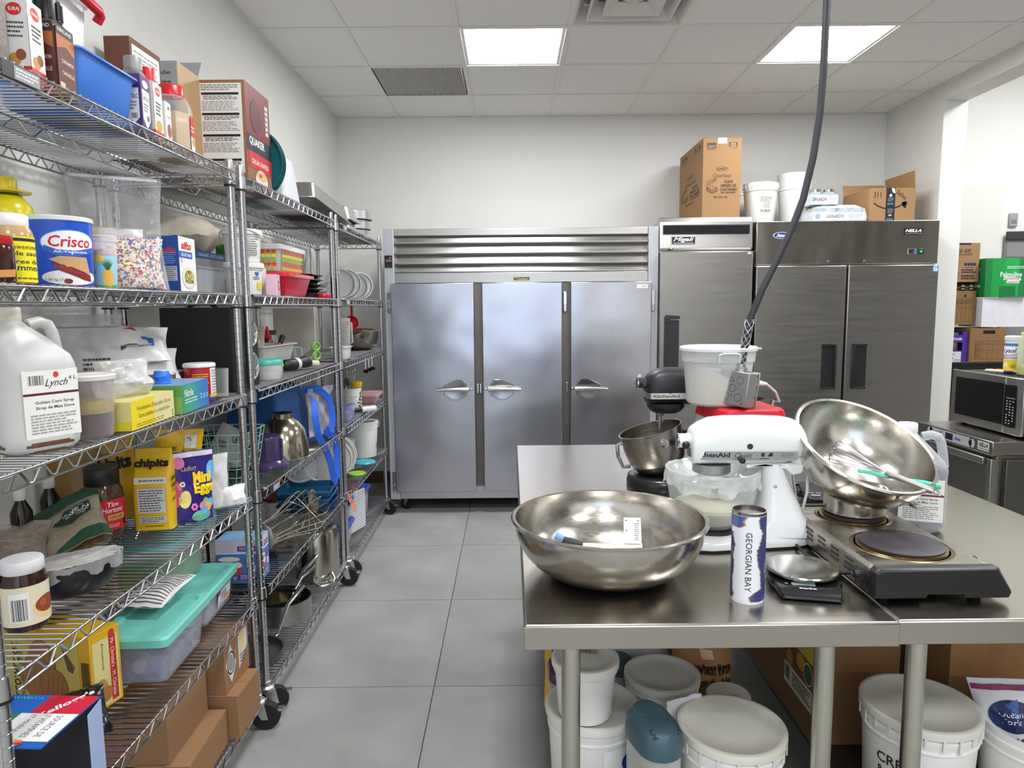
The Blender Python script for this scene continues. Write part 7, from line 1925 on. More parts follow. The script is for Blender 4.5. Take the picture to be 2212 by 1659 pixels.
t = jar('coffee_jar', 'instant coffee jar with red label and black lid', [(0.0, 0.0), (0.045, 0.0), (0.05, 0.006), (0.053, 0.05), (0.053, 0.11), (0.05, 0.135), (0.042, 0.155), (0, 0.155)], P('#4a3020', 0.12, 0, 0.1, 50), (-1.15, 1.895, Z4), [(0.042, 0.152), (0.044, 0.154), (0.044, 0.2), (0.042, 0.203), (0, 0.203)], P('#141415', 0.4))
ink = Ink(0.15, 0.085)
ink.rect(0, 0, 1, 1, '#c81e30').text('Tim', 0.6, 0.84, 0.15, '#f2eae6', 0.2, shear=0.2, bold=0.01).text('Hortons', 0.6, 0.66, 0.17, '#f2eae6', 0.38, shear=0.2, bold=0.01).rect(0.5, 0.32, 0.82, 0.5, '#c9a458').words(0.54, 0.36, 0.78, 0.46, 2, '#3a2a18').ell(0.86, 0.2, 0.08, 0.13, '#141414').ring(0.93, 0.2, 0.05, 0.09, 0.002, '#e6e0da', 14).bars(0.02, 0.02, 0.2, 0.2).words(0.5, 0.08, 0.7, 0.2, 2, '#e8b8b8')
ink.put(t, around(0.0535, R(-50), 0.15, 0.03), 'printed_label', cut=0.009)
for x, y, lab in ((-1.27, 1.74, 'dark vanilla bottle with white cap, nearer one'), (-1.275, 1.86, 'dark vanilla bottle with white cap behind pine nuts')):
    jar('vanilla_bottle', lab, [(0.0, 0.0), (0.024, 0.0), (0.025, 0.003), (0.025, 0.12), (0.012, 0.148), (0.011, 0.16), (0, 0.16)], P('#1c1210', 0.15), (x, y, Z4), [(0.0135, 0.152), (0.0145, 0.153), (0.0145, 0.178), (0, 0.18)], WPLAST, cat='bottle', group='vanilla bottles', lidname='cap')
jar('black_tin', 'round black pot standing at the back of the fourth shelf', [(0.0, 0.0), (0.075, 0.0), (0.078, 0.004), (0.078, 0.15), (0.072, 0.155), (0.05, 0.175), (0, 0.18)], P('#121213', 0.5), (-1.24, 1.36, Z4), cat='pot')
t = thing('pouch', 'golden brown pouch at the back of fourth shelf', 'pouch', (-1.285, 1.98, Z4), R(20))
mb, fr = pillow(0.14, 0.25, 0.05, 10, 14, 23, 0.006)
mb.build('foil', P('#8a6a24', 0.4, 0, 0.08, 20), t)
YEL = P('#e0b41a', 0.35, 0, 0.04, 14)
def chip_bag(label, loc, rot, w, d, h, seed, ink_s=None, ink_e=None, tilt=0):
    """gusseted bag: boxy lower body gathered to a flat top seam"""
    from mathutils import noise
    t = thing('chocolate_chip_bag', label, 'bag', loc, (R(tilt), 0, rot), 'yellow chocolate chip bags')
    mb = MB()
    rings = []
    secs = ((0.0, 0.92, 0.9), (0.006, 1, 1), (0.35, 1.02, 1.0), (0.62, 1.0, 0.95), (0.74, 0.98, 0.7), (0.86, 0.97, 0.3), (0.93, 0.96, 0.1), (1.0, 0.95, 0.05))
    for s_, a, b in secs:
        ring = []
        for x, y in rrect(w * a, max(d * b, 0.003), min(0.012, d * b * 0.3 + 0.0008), 4):
            k = noise.noise(Vector((x * 30 + seed, y * 30, s_ * 8))) * 0.004 * (0.3 + s_)
            ring.append((x + k * 0.5, y + k, s_ * h))
        rings.append(ring)
    mb.loft(rings)
    mb.build('bag_body', YEL, t, angle=40)
    if ink_s:
        ink_s.put(t, plane((-w / 2, -d / 2 - 0.001, h * 0.03), (1, 0, 0), (0, 0, 1)), 'printed_label', lift=0.002)
    if ink_e:
        ink_e.put(t, plane((w / 2 + 0.0015, -d / 2, h * 0.03), (0, 1, 0), (0, 0, 1)), 'printed_label', lift=0.0015)
    return t
w, d, h = 0.105, 0.085, 0.235
i1 = Ink(w, h * 0.7)
i1.rect(0.14, 0.28, 0.86, 0.72, '#c9c9c8').words(0.18, 0.3, 0.82, 0.7, 9, '#4a4a4c').rect(0.16, 0.1, 0.86, 0.22, '#c2c2c0').words(0.2, 0.11, 0.82, 0.21, 3, '#4a4a4c').rect(0.08, 0.8, 0.92, 0.92, '#e2ddcc').words(0.2, 0.83, 0.86, 0.89, 1, '#6a6a60').words(0.3, 0.03, 0.8, 0.06, 1, '#4a3a10')
i2 = Ink(d, h * 0.7)
i2.text('pur', 0.3, 0.86, 0.1, '#33210c', 0.4, bold=0.02).text('semi', 0.36, 0.76, 0.1, '#33210c', 0.55, bold=0.02).text('chocolate', 0.36, 0.66, 0.05, '#33210c', 0.5).text('pur mi', 0.4, 0.5, 0.09, '#33210c', 0.6, bold=0.02)
t = chip_bag('front yellow chocolate chip bag showing its nutrition panel', (-1.045, 1.985, Z4), R(8), w, d, h, 3, i1, i2)
Ink(0.1, 0.04).text('chipits', 0.5, 0.5, 0.8, '#120c06', 0.95, bold=0.05).put(t, plane((-0.05, -0.0305, h * 0.735), (1, 0, 0), (0, 0.42, 0.9)), 'printed_label', lift=0.008)
i3 = Ink(0.12, 0.24)
i3.text('chipits', 0.5, 0.62, 0.24, '#120c06', 0.95, bold=0.05).text('HERSHEY', 0.25, 0.8, 0.05, '#5a3a10', 0.4, bold=0.03).rect(0.62, 0.8, 0.92, 0.97, '#d9d6c8').ring(0.72, 0.89, 0.07, 0.05, 0.002, '#33210c', 14).text('pur', 0.22, 0.36, 0.06, '#33210c', 0.2, bold=0.02).text('semi', 0.26, 0.29, 0.06, '#33210c', 0.28, bold=0.02).ell(0.6, 0.76, 0.04, 0.025, '#c8242c', 12)
t = thing('chocolate_chip_bag', 'yellow chocolate chip bag standing behind the front one', 'bag', (-1.06, 2.13, Z4), (R(6), R(4), R(28)), 'yellow chocolate chip bags')
mb, fr = pillow(0.14, 0.27, 0.07, 14, 18, 27, 0.005)
mb.build('bag_body', YEL, t)
i3.put(t, fr(0.12, 0.24, 0.01, 0.02), 'printed_label', cut=(0.012, 0.02), lift=0.002)
t = thing('chocolate_chip_bag', 'yellow chocolate chip bag behind the coffee jar', 'bag', (-1.2, 2.08, Z4), (R(4), R(-8), R(30)), 'yellow chocolate chip bags')
mb, fr = pillow(0.14, 0.26, 0.07, 14, 18, 29, 0.005)
mb.build('bag_body', P('#c99c1c', 0.35, 0, 0.04, 14), t)
Ink(0.12, 0.22).text('chipits', 0.5, 0.7, 0.24, '#120c06', 0.95, bold=0.05).text('HERSHEY', 0.3, 0.86, 0.05, '#5a3a10', 0.4).text('pur', 0.2, 0.42, 0.06, '#33210c', 0.2, bold=0.02).put(t, fr(0.12, 0.22, 0.01, 0.02), 'printed_label', cut=(0.012, 0.02), lift=0.002)
t = thing('candy_pouch', 'purple candy egg pouch with yellow lettering', 'pouch', (-0.968, 2.04, Z4), (0, R(2), R(52)))
mb, fr = pillow(0.135, 0.215, 0.05, 14, 20, 33, 0.004)
mb.build('foil', P('#2f1f74', 0.25, 0, 0.05, 20), t)
ink = Ink(0.125, 0.205)
ink.rect(0, 0.93, 1, 1.0, '#d8d4dc').ell(0.12, 0.86, 0.14, 0.09, '#d87aa8').ell(0.95, 0.7, 0.14, 0.14, '#6ab4e0').ell(0.02, 0.42, 0.1, 0.2, '#c8507a').ell(0.2, 0.33, 0.14, 0.13, '#e6d884').ell(0.6, 0.06, 0.25, 0.08, '#6ab89a')
ink.text('Cadbury', 0.36, 0.76, 0.1, '#d0b47a', 0.4, shear=0.35).text('Mini', 0.68, 0.62, 0.17, '#f2cf1c', 0.5, bold=0.05).text('Eggs', 0.7, 0.45, 0.19, '#f2cf1c', 0.56, bold=0.05)
for x, y, c in ((0.72, 0.25, '#7ac07a'), (0.86, 0.23, '#6ab4e0'), (0.64, 0.2, '#e08aa8'), (0.78, 0.17, '#e6b45a'), (0.68, 0.13, '#6ab4e0')):
    ink.ell(x, y, 0.09, 0.065, c, 14)
for k in range(6):
    ink.ell(0.42 + 0.06 * math.cos(k * 1.05), 0.2 + 0.037 * math.sin(k * 1.05), 0.035, 0.022, '#e07ab8', 8)
    ink.ell(0.16 + 0.045 * math.cos(k * 1.05), 0.55 + 0.028 * math.sin(k * 1.05), 0.025, 0.016, '#e9dcc0', 8)
ink.put(t, fr(0.125, 0.205, 0.005, 0.006), 'printed_label', cut=(0.01, 0.014), lift=0.0015, rough=0.25)
t = thing('plastic_bag', 'twisted white plastic bag beside the purple pouch', 'bag', (-0.965, 2.19, Z4), R(50))
mb, fr = pillow(0.1, 0.17, 0.06, 14, 16, 37, 0.014)
mb.build('film', CLEAR('#eeeeec', 0.55, 0.3, 0.25, 0.35), t)
mb, fr = pillow(0.09, 0.06, 0.07, 12, 8, 38, 0.012)
mb.build('knot', CLEAR('#eeeeec', 0.65, 0.3, 0.2, 0.3), t, loc=(0.05, -0.02, 0))
# --- fifth shelf
t = pbox('cookie_box', 'yellow arrowroot cookie box with cookie pictures', (0.30, 0.09, 0.2), (-1.165, 1.68, Z5), R(-15), P('#d8a818', 0.45))
s = (0.3, 0.09, 0.2)
ink = Ink(0.3, 0.2)
ink.rect(0, 0, 0.88, 0.9, '#c9b658').rect(0.9, 0, 1, 0.95, '#d9a614')
for x, y, rx, ry, rot in ((0.5, 0.62, 0.15, 0.28, 0), (0.44, 0.4, 0.17, 0.3, 0), (0.62, 0.3, 0.14, 0.24, 0)):
    ink.ell(x, y, rx, ry, '#8a5a2c').ell(x - 0.005, y + 0.01, rx * 0.93, ry * 0.93, '#a36d38')
    for k in range(4):
        ink.line([(x - rx * 0.6 + k * rx * 0.35, y - ry * 0.5), (x - rx * 0.4 + k * rx * 0.35, y + ry * 0.55)], 0.002, '#7a4c22')
ink.text('arrowroot', 0.22, 0.42, 0.08, '#1c1a14', 0.8, rot=90).text('BISCUITS', 0.28, 0.42, 0.04, '#6a6030', 0.6, rot=90).poly([(0.72, 0.85), (0.84, 0.6), (0.82, 0.52), (0.77, 0.55)], '#6a4a34').words(0.91, 0.1, 0.99, 0.9, 1, '#5a4410')
wrap(ink, t, s, 'S')
ink = Ink(0.09, 0.2)
ink.rect(0.08, 0.03, 0.92, 0.9, '#d8c98c').rect(0.62, 0.05, 0.85, 0.9, '#b82a20').text("Mr. Christie's . M. Christie", 0.735, 0.48, 0.12, '#f2e6d8', 0.75, rot=-90).ell(0.73, 0.93, 0.1, 0.045, '#c8342c').ell(0.3, 0.28, 0.2, 0.12, '#b98a4a').ell(0.45, 0.18, 0.2, 0.1, '#a87838').text('Arrowroot', 0.4, 0.68, 0.08, '#4a4020', 0.35, rot=-90)
wrap(ink, t, s, 'E')
TEALL = P('#74c6ba', 0.4, 0, 0.03, 20)
FROST = CLEAR('#dfe4ea', 0.14, 0.2, 0, 0.3)
t = tote('food_container', 'nearer clear container with teal lid on the fifth shelf', (0.175, 0.27, 0.12), (-1.01, 1.86, Z5), R(2), FROST, TEALL, True, flare=1.12, grips=False, fill=True, fillm=SPECK('#8a84b8', ('#5a4a9a', '#c8c4d8', '#3a2f7a', '#9a94a8'), 30, 0.3, 0.3), fh=0.55, lidh=0.02)
t = tote('food_container', 'farther clear container with teal lid under the frosted box', (0.175, 0.25, 0.1), (-1.045, 2.17, Z5), R(3), FROST, TEALL, True, flare=1.12, fill=True, fillm=P('#cfd0d4', 0.6, 0, 0.1, 20), fh=0.5, lidh=0.02)
Ink(0.11, 0.05).rect(0, 0, 1, 1, '#cfd4dc').rect(0, 0.7, 0.2, 1, '#c8342c').rect(0.25, 0.3, 0.7, 0.8, '#8d9ab8').rect(0.5, 0.1, 0.95, 0.4, '#c98a5a').words(0.05, 0.05, 0.45, 0.25, 2, '#4a4c58').put(t, plane((0.083, -0.03, 0.03), (0, 1, 0), (0.1, 0, 0.99)), 'sticker', lift=0.003)
t = tote('food_container', 'frosted box of lime green contents stacked on teal lid', (0.19, 0.25, 0.15), (-1.135, 2.15, Z5 + 0.121), R(2), CLEAR('#dde6e2', 0.13, 0.3, 0, 0.25), P('#4fb4c4', 0.4), True, flare=1.1, fill=True, fillm=P('#8ab838', 0.7, 0, 0.12, 12), fh=0.5, lidh=0.014)
t = thing('snack_bag', 'white bag with black pinstripes lying on the teal lid', 'bag', (-1.04, 1.865, Z5 + 0.17), (R(-84), 0, R(-4)))
mb, fr = pillow(0.13, 0.19, 0.055, 14, 16, 41, 0.005, base=False)
mb.build('bag_body', P('#d9d7d6', 0.35, 0, 0.02, 20), t, loc=(0, 0, -0.02))
ink = Ink(0.12, 0.17)
for k in range(15):
    ink.rect(0, k / 15, 1, k / 15 + 0.016, '#3a3436')
o = ink.put(t, fr(0.12, 0.17, 0.005, 0.01), 'stripe_print', cut=(0.012, 0.02), lift=0.002)
o.location = (0, 0, -0.02)
s = (0.155, 0.11, 0.16)
t = pbox('toy_box', 'colourful blue and purple ice cream picture box behind posts', s, (-1.0, 2.475, Z5), R(3), P('#8ab8e0', 0.45))
for f, w_ in (('S', 0.155), ('E', 0.11)):
    ink = Ink(w_, 0.16)
    ink.rect(0, 0, 1, 0.68, '#3f78c0').rect(0, 0.68, 1, 0.71, '#dfe4ee').rect(0, 0.71, 1, 1, '#cfc4d8').rect(0.5, 0.74, 0.95, 0.86, '#4a2a8a').rect(0.5, 0.06, 0.95, 0.22, '#4a2a8a').words(0.54, 0.08, 0.92, 0.2, 3, '#d8d0ec').words(0.54, 0.76, 0.92, 0.84, 2, '#d8d0ec').ell(0.3, 0.56, 0.25, 0.06, '#e9e6e4').ell(0.75, 0.5, 0.12, 0.1, '#8a4a6a').poly([(0.4, 0.2), (0.56, 0.2), (0.6, 0.4), (0.36, 0.4)], '#c83a48').ell(0.48, 0.42, 0.11, 0.07, '#f0e4dc').rect(0.72, 0.26, 0.9, 0.42, '#d8dce8').poly([(0.36, 0.13), (0.42, 0.05), (0.46, 0.15)], '#e6c83a')
    wrap(ink, t, s, f)
for k, (x, y, r, h, c) in enumerate(((-1.18, 2.44, 0.035, 0.15, '#3a2418'), (-1.2, 2.55, 0.04, 0.19, '#2f1f16'), (-1.12, 2.6, 0.03, 0.22, '#402818'))):
    t = jar('dark_jar', ('dark brown jar nearest behind the ice cream box', 'dark brown jar at back behind the ice cream box', 'tall dark jar right of others behind ice cream box')[k], [(0.0, 0.0), (r, 0.0), (r, h * 0.8), (r * 0.7, h * 0.88), (0, h * 0.88)], P(c, 0.15), (x, y, Z5), [(r * 0.75, h * 0.86), (r * 0.78, h), (0, h)], P('#2a2a2c', 0.4), group='dark jars on the fifth shelf')
    Ink(0.05, 0.06).rect(0, 0, 1, 1, '#d9d4c4').words(0.1, 0.1, 0.9, 0.9, 5, '#5a5448').put(t, around(r + 0.0005, R(-60), 0.05, 0.04), 'printed_label', cut=0.008)
# --- bottom shelf
t = thing('cereal_box', 'blue puffed rice cereal box lying open at lower left', 'box', (-1.005, 1.285, Z5), R(-3))
w, d, h = 0.27, 0.17, 0.19
BLU = P('#1c5fb4', 0.45, 0, 0.03, 20)
mb = MB().box(-w / 2, w / 2, -d / 2, d / 2, h - 0.003, h).box(-w / 2, w / 2, -d / 2, d / 2, 0, 0.003).box(-w / 2, -w / 2 + 0.003, -d / 2, d / 2, 0.003, h - 0.003).box(-w / 2 + 0.003, w / 2, d / 2 - 0.003, d / 2, 0.003, h - 0.003)
mb.build('carton_shell', BLU, t)
MB().box(-w / 2 + 0.003, w / 2 - 0.003, d / 2 - 0.006, d / 2 - 0.0035, 0.004, h - 0.004).build('inner_board', P('#2a2624', 0.7), t)
MB().box(0, 0.002, -0.06, 0, 0.004, h - 0.006).xf(Matrix.Translation((w / 2, d / 2, 0)) @ Matrix.Rotation(R(12), 4, 'Z')).build('end_flap', P('#9fb0d4', 0.6), t)
ink = Ink(w, d)
ink.rect(0, 0.1, 0.8, 1, '#1c62ba').rect(0.62, 0.62, 1, 1, '#c8203a').text("Kellogg's", 0.81, 0.82, 0.13, '#f2eef0', 0.42, rot=60, shear=0.2, bold=0.03).text('JUMBO', 0.42, 0.93, 0.06, '#5ab0e0', 0.32, shear=-0.3).text('RICE', 0.3, 0.4, 0.15, '#eef2f6', 0.3, rot=-110, bold=0.04).text('KRISPIES', 0.14, 0.55, 0.15, '#eef2f6', 0.5, rot=-110, bold=0.04)
ink.rect(0.5, 0.1, 0.56, 0.62, '#2a7a5a').rect(0.56, 0.1, 1, 0.62, '#e6e6e6').text('SOURCE DE', 0.88, 0.38, 0.05, '#2a2a2c', 0.4, rot=-90).text('7 VITAMINES', 0.78, 0.38, 0.05, '#2a2a2c', 0.42, rot=-90).text('ET MINÉRAUX', 0.68, 0.38, 0.05, '#2a2a2c', 0.42, rot=-90)
for k in range(8):
    a = k * math.pi / 4
    ink.ell(0.72 + 0.07 * math.cos(a), 0.06 + 0.05 * math.sin(a), 0.055, 0.03, ('#c8203a', '#e08a2a', '#e6c83a', '#4aa05a', '#3a9ac0', '#4a5ab0', '#8a3a9a', '#d04a8a')[k], 10)
ink.put(t, plane((-w / 2, -d / 2, h), (1, 0, 0), (0, 1, 0)), 'printed_label')
t = thing('snack_bag', 'shiny black snack bag lying beside the cereal box', 'bag', (-0.955, 1.455, Z5 + 0.035), (R(-60), 0, R(40)))
mb, fr = pillow(0.1, 0.13, 0.06, 14, 14, 51, 0.012, base=False)
mb.build('bag_body', P('#121214', 0.2, 0, 0.1, 30), t)
Ink(0.05, 0.06).poly([(0, 0.2), (0.4, 1), (0.6, 0.8), (0.3, 0)], '#c8342c').poly([(0.3, 0.1), (0.6, 0.9), (0.8, 0.7)], '#e0a82a').put(t, fr(0.05, 0.06, 0.01, 0.05), 'printed_label', cut=(0.012, 0.012), lift=0.002)
t = thing('snack_bag', 'red and white snack bag on the bottom shelf under wires', 'bag', (-1.1, 1.6, Z6 + 0.02), (R(-80), 0, R(20)))
mb, fr = pillow(0.14, 0.12, 0.04, 12, 10, 53, 0.008, base=False)
mb.build('bag_body', SPECK('#c42430', ('#e6e2e0', '#b81c28'), 30, 0.35, 0.5, 0.1), t)
KR = P('#8f6c49', 0.8, 0, 0.05, 50, 0.03, (1, 1, 6))
carton('carton', 'lower plain brown carton at front of bottom shelf', (0.15, 0.27, 0.112), (-0.965, 1.885, Z6), R(2), KR, seam=True, tape=False, group='plain brown cartons')
carton('carton', 'upper plain brown carton stacked at front of bottom shelf', (0.19, 0.26, 0.135), (-1.04, 1.885, Z6 + 0.1125), R(2), KR, seam=False, tape=False, group='plain brown cartons')
carton('carton', 'lower brown carton sticking out past the rack post', (0.24, 0.17, 0.142), (-0.983, 2.13, Z6), R(-2), KR, tape=False, group='plain brown cartons')
s = (0.2, 0.18, 0.16)
t = carton('carton', 'upper brown carton with round white sticker by the post', s, (-1.0, 2.14, Z6 + 0.1425), R(-2), KR, tape=False, group='plain brown cartons')
ink = Ink(0.18, 0.16)
ink.poly([(0.04, 0.55), (0.24, 0.12), (0.44, 0.45), (0.24, 0.92)], '#dcdad4').ring(0.24, 0.53, 0.15, 0.24, 0.006, '#1c1c1c').ell(0.24, 0.53, 0.1, 0.17, '#8d8b86').poly([(0.55, 0.2), (0.92, 0.55), (0.92, 0.95), (0.55, 0.9)], '#cfcdc6').poly([(0.6, 0.5), (0.82, 0.6), (0.82, 0.95), (0.6, 0.95)], '#d8c08a').words(0.6, 0.3, 0.85, 0.5, 3, '#3a3a3a')
wrap(ink, t, s, 'E')
# ---------------------------------------------------------------- middle rack
s = (0.172, 0.25, 0.372)
t = pbox('oats_box', 'large brown and red quick oats box on top shelf', s, (-1.032, 2.70, Z1), 0, P('#8d5f40', 0.6, 0, 0.04, 20))
ink = Ink(0.172, 0.372)
ink.rect(0.06, 0.13, 0.94, 0.97, '#d9d8d4')
for k, y in enumerate((0.86, 0.67, 0.47, 0.24)):
    ink.rect(0.1, y, 0.88, y + 0.022, '#161412').words(0.14, y - 0.045, 0.9, y - 0.005, 3, '#4a4a4a', k).words(0.1, y - 0.15, 0.9, y - 0.055, 6, '#8d8c88', k + 9)
ink.words(0.1, 0.9, 0.9, 0.96, 3, '#8d8c88').rect(0.3, 0.02, 0.48, 0.12, '#c8202c').text('QUICK', 0.39, 0.09, 0.02, '#f2e6e0', 0.14, bold=0.02).text('OATS', 0.39, 0.055, 0.02, '#f2e6e0', 0.12, bold=0.02).rect(0.56, 0.0, 0.86, 0.1, '#d8d6d2').bars(0.6, 0.0, 0.82, 0.08, '#5a5a5a')
wrap(ink, t, s, 'S')
ink = Ink(0.25, 0.372)
ink.rect(0, 0.52, 1, 1, '#7a1f1c').rect(0, 0.36, 1, 0.52, '#1f2334').text('QUAKER', 0.42, 0.46, 0.09, '#f0ece8', 0.62, bold=0.03).rect(0.05, 0.2, 1, 0.36, '#c8202c').text('GRUAU RAPIDE', 0.52, 0.27, 0.05, '#f2e6e0', 0.7, bold=0.01).ell(0.55, 0.11, 0.25, 0.1, '#e4e0da').ell(0.55, 0.15, 0.22, 0.05, '#d9b87a').ell(0.5, 0.155, 0.05, 0.02, '#b8342c').rect(0.8, 0.6, 0.92, 0.9, '#d9d8d4').words(0.81, 0.62, 0.91, 0.88, 5, '#5a5a5c').rect(0.82, 0.01, 0.96, 0.07, '#d8d6d2').rect(0.1, 0.03, 0.2, 0.09, '#3a1c1c').ell(0.4, 0.72, 0.22, 0.16, '#5a1a1a')
wrap(ink, t, s, 'E')
for k in range(3):
    t = thing('round_tray', ('teal round tray nearest the oats box', 'middle teal round tray behind the oats box', 'farthest teal round tray behind the oats box')[k], 'tray', (-1.05, 2.866 + 0.02 * k, Z1 + 0.146), (R(96), 0, 0), 'teal round trays')
    MB().lathe(plate_round(0.14, 0.012, 0.003), 44).build('tray', P('#1f6a70', 0.4, 0, 0.04, 20), t)
t = tote('white_tub', 'white plastic tub turned upside down on the top shelf', (0.22, 0.2, 0.19), (-1.04, 3.06, Z1 + 0.1985), (R(180), 0, 0), P('#dde0e6', 0.4, 0, 0.02, 20), None, False, flare=1.25)
def pan_rect(name, label, size, loc, rot, mat, group=None, cat='pan'):
    return tote(name, label, size, loc, rot, mat, None, False, cat=cat, flare=1.14, rim=0.009, group=group, rad=0.03)
pan_rect('steam_pan', 'long steel pan upside down across two racks', (0.26, 0.74, 0.085), (-1.04, 3.66, Z1 + 0.135), (R(180 - 3), 0, 0), P('#b9b8b4', 0.3, 1, 0.06, 20))
ALU = P('#c2c3c3', 0.38, 0.9, 0.04, 30)
pan_rect('square_pan', 'lower square aluminium pan upside down on the far rack', (0.24, 0.24, 0.07), (-1.06, 4.27, Z1 + 0.071), (R(180), 0, 0), ALU, 'square aluminium pans')
pan_rect('square_pan', 'upper square aluminium pan upside down on the far rack', (0.27, 0.27, 0.08), (-1.07, 4.25, Z1 + 0.153), (R(180), 0, 0), ALU, 'square aluminium pans')
for k, (r, z) in enumerate(((0.085, 0.056), (0.1, 0.114), (0.115, 0.174))):
    t = thing('cake_pan', ('smallest round cake pan at bottom of inverted stack', 'middle round cake pan of the inverted stack', 'largest round cake pan atop the inverted stack')[k], 'cake pan', (-1.0 - 0.005 * k, 4.55, Z1 + z), (R(180), 0, 0), 'stacked round cake pans')
    MB().lathe(plate_round(r, 0.054, 0.008), 40).build('pan', ALU, t)
# second shelf
for k in range(2):
    t = pail('pail', ('lower white icing pail with yellow label', 'upper white icing pail with fine print')[k], 0.066, 0.112, (-0.985, 2.585, Z2 + k * 0.12), 0, WPLAST, taper=0.9, ribs=1, handle=-25 if k else None, group='stacked icing pails')
    ink = Ink(0.1, 0.085)
    if k:
        ink.words(0.3, 0.1, 0.75, 0.95, 9, '#6f6e6c').rect(0.32, 0.05, 0.36, 0.1, '#c8342c')
    else:
        ink.rect(0.25, 0.82, 0.65, 0.95, '#d9c83a').ell(0.62, 0.78, 0.1, 0.12, '#3a62a8').rect(0.62, 0.1, 0.9, 0.4, '#e0c81e').words(0.0, 0.3, 0.3, 0.8, 6, '#8d8c88').words(0.45, 0.5, 0.75, 0.65, 2, '#4a4a4c')
    ink.put(t, around(0.0635, R(-35), 0.1, 0.012), 'printed_label', cut=0.01)
t = tote('storage_bin', 'clear bin at the back of the second shelf, under boxes', (0.22, 0.27, 0.1), (-1.2, 2.58, Z2), 0, CLEAR('#e8ebee', 0.3, 0.15, 0, 0.4), None, False, flare=1.05)
t = pbox('flat_box', 'flat grey box under the blue one on the clear bin', (0.2, 0.27, 0.03), (-1.2, 2.58, Z2 + 0.1005), 0, P('#8d8f94', 0.5))
t = pbox('flat_box', 'flat blue cooling rack box under the cloth sack', (0.2, 0.27, 0.025), (-1.2, 2.58, Z2 + 0.131), 0, P('#1f5a94', 0.45))
Ink(0.2, 0.025).text('COVER RACK / SUPPORT A GATEAUX', 0.5, 0.5, 0.4, '#dce6f0', 0.8).put(t, plane((-0.1, -0.135, 0), (1, 0, 0), (0, 0, 1)), 'printed_label')
Ink(0.27, 0.025).text('COOLING RACK / SUPPORT A GATEAUX', 0.5, 0.5, 0.4, '#dce6f0', 0.8).put(t, plane((0.1, -0.135, 0), (0, 1, 0), (0, 0, 1)), 'printed_label')
t = thing('cloth_sack', 'off-white cloth sack lying on the flat boxes', 'sack', (-1.17, 2.43, Z2 + 0.205), (R(-86), 0, 0))
mb, fr = pillow(0.21, 0.36, 0.14, 16, 20, 61, 0.012, base=False)
mb.build('sack', P('#c4bcaa', 0.9, 0, 0.05, 40, 0.1), t)
t = thing('pouch', 'green foil pouch standing behind the icing pails', 'pouch', (-1.15, 2.9, Z2), R(20))
mb, fr = pillow(0.13, 0.25, 0.05, 12, 16, 63, 0.01)
mb.build('foil', P('#3f8a24', 0.2, 0, 0.08, 30), t)
RED = P('#d81e3a', 0.25, 0, 0.04, 20)
t = tote('storage_bin', 'red plastic tub under the polka dot container', (0.19, 0.36, 0.085), (-1.0, 3.0, Z2), 0, RED, RED, True, flare=1.2, lidh=0.01)
t = tote('food_container', 'clear container with bright dot rows on the red tub', (0.15, 0.32, 0.1), (-1.01, 3.0, Z2 + 0.0965), 0, CLEAR('#ecebe6', 0.3, 0.12, 0, 0.4), CLEAR('#eef0ee', 0.5, 0.2, 0, 0.3), True, flare=1.08, lidh=0.014)
for f, w_ in (('E', 0.28), ('S', 0.13)):
    ink = Ink(w_, 0.085)
    for r_, c in enumerate(('#e0b43a', '#d8481e', '#8ab82a', '#e6cf2a', '#c84a1e')):
        n_ = int(w_ / 0.02)
        for k in range(n_):
            ink.ell((k + 0.5) / n_, 0.1 + r_ * 0.2, 0.46 / n_, 0.085, c, 12)
    ink.put(t, plane((0.0765, -0.14, 0.008), (0, 1, 0), (0.05, 0, 1)) if f == 'E' else plane((-0.065, -0.1585, 0.008), (1, 0, 0), (0, -0.05, 1)), 'dot_print', lift=0.002)
s = (0.04, 0.075, 0.082)
t = pbox('packet', 'small pink packet with red badge beside icing pail', s, (-0.93, 2.735, Z2), R(8), P('#e0b8cc', 0.45))
wrap(Ink(0.075, 0.082).ell(0.62, 0.48, 0.22, 0.26, '#b82a3a').text('TIP', 0.62, 0.48, 0.2, '#f0e4e4', 0.3, bold=0.03).line([(0.1, 0.8), (0.4, 0.9)], 0.002, '#6a6a8a').rect(0.6, 0.05, 0.95, 0.2, '#8ac8d8'), t, s, 'E')
t = pbox('packet', 'small white packet with blue lid behind pink packet', (0.05, 0.07, 0.11), (-1.0, 2.76, Z2), 0, P('#dcdcdc', 0.45))
DARKP = P('#1b1b1d', 0.25, 0.6, 0.06, 30)
for k in range(5):
    pan_rect('baking_sheet', 'black baking sheet, number %d from the bottom of its stack' % (k + 1) if False else ('lowest', 'second lowest', 'middle', 'second highest', 'topmost')[k] + ' black baking sheet of the stack', (0.26, 0.22, 0.022), (-1.08, 3.425, Z2 + 0.0226 * k), 0, DARKP, 'stacked black baking sheets', 'baking sheet')
t = jar('red_dish', 'small red dish lying at front of baking sheets', [(0, 0), (0.032, 0), (0.034, 0.003), (0.034, 0.018), (0.032, 0.02), (0, 0.02)], RED, (-0.915, 3.42, Z2 + 0.001), cat='lid')
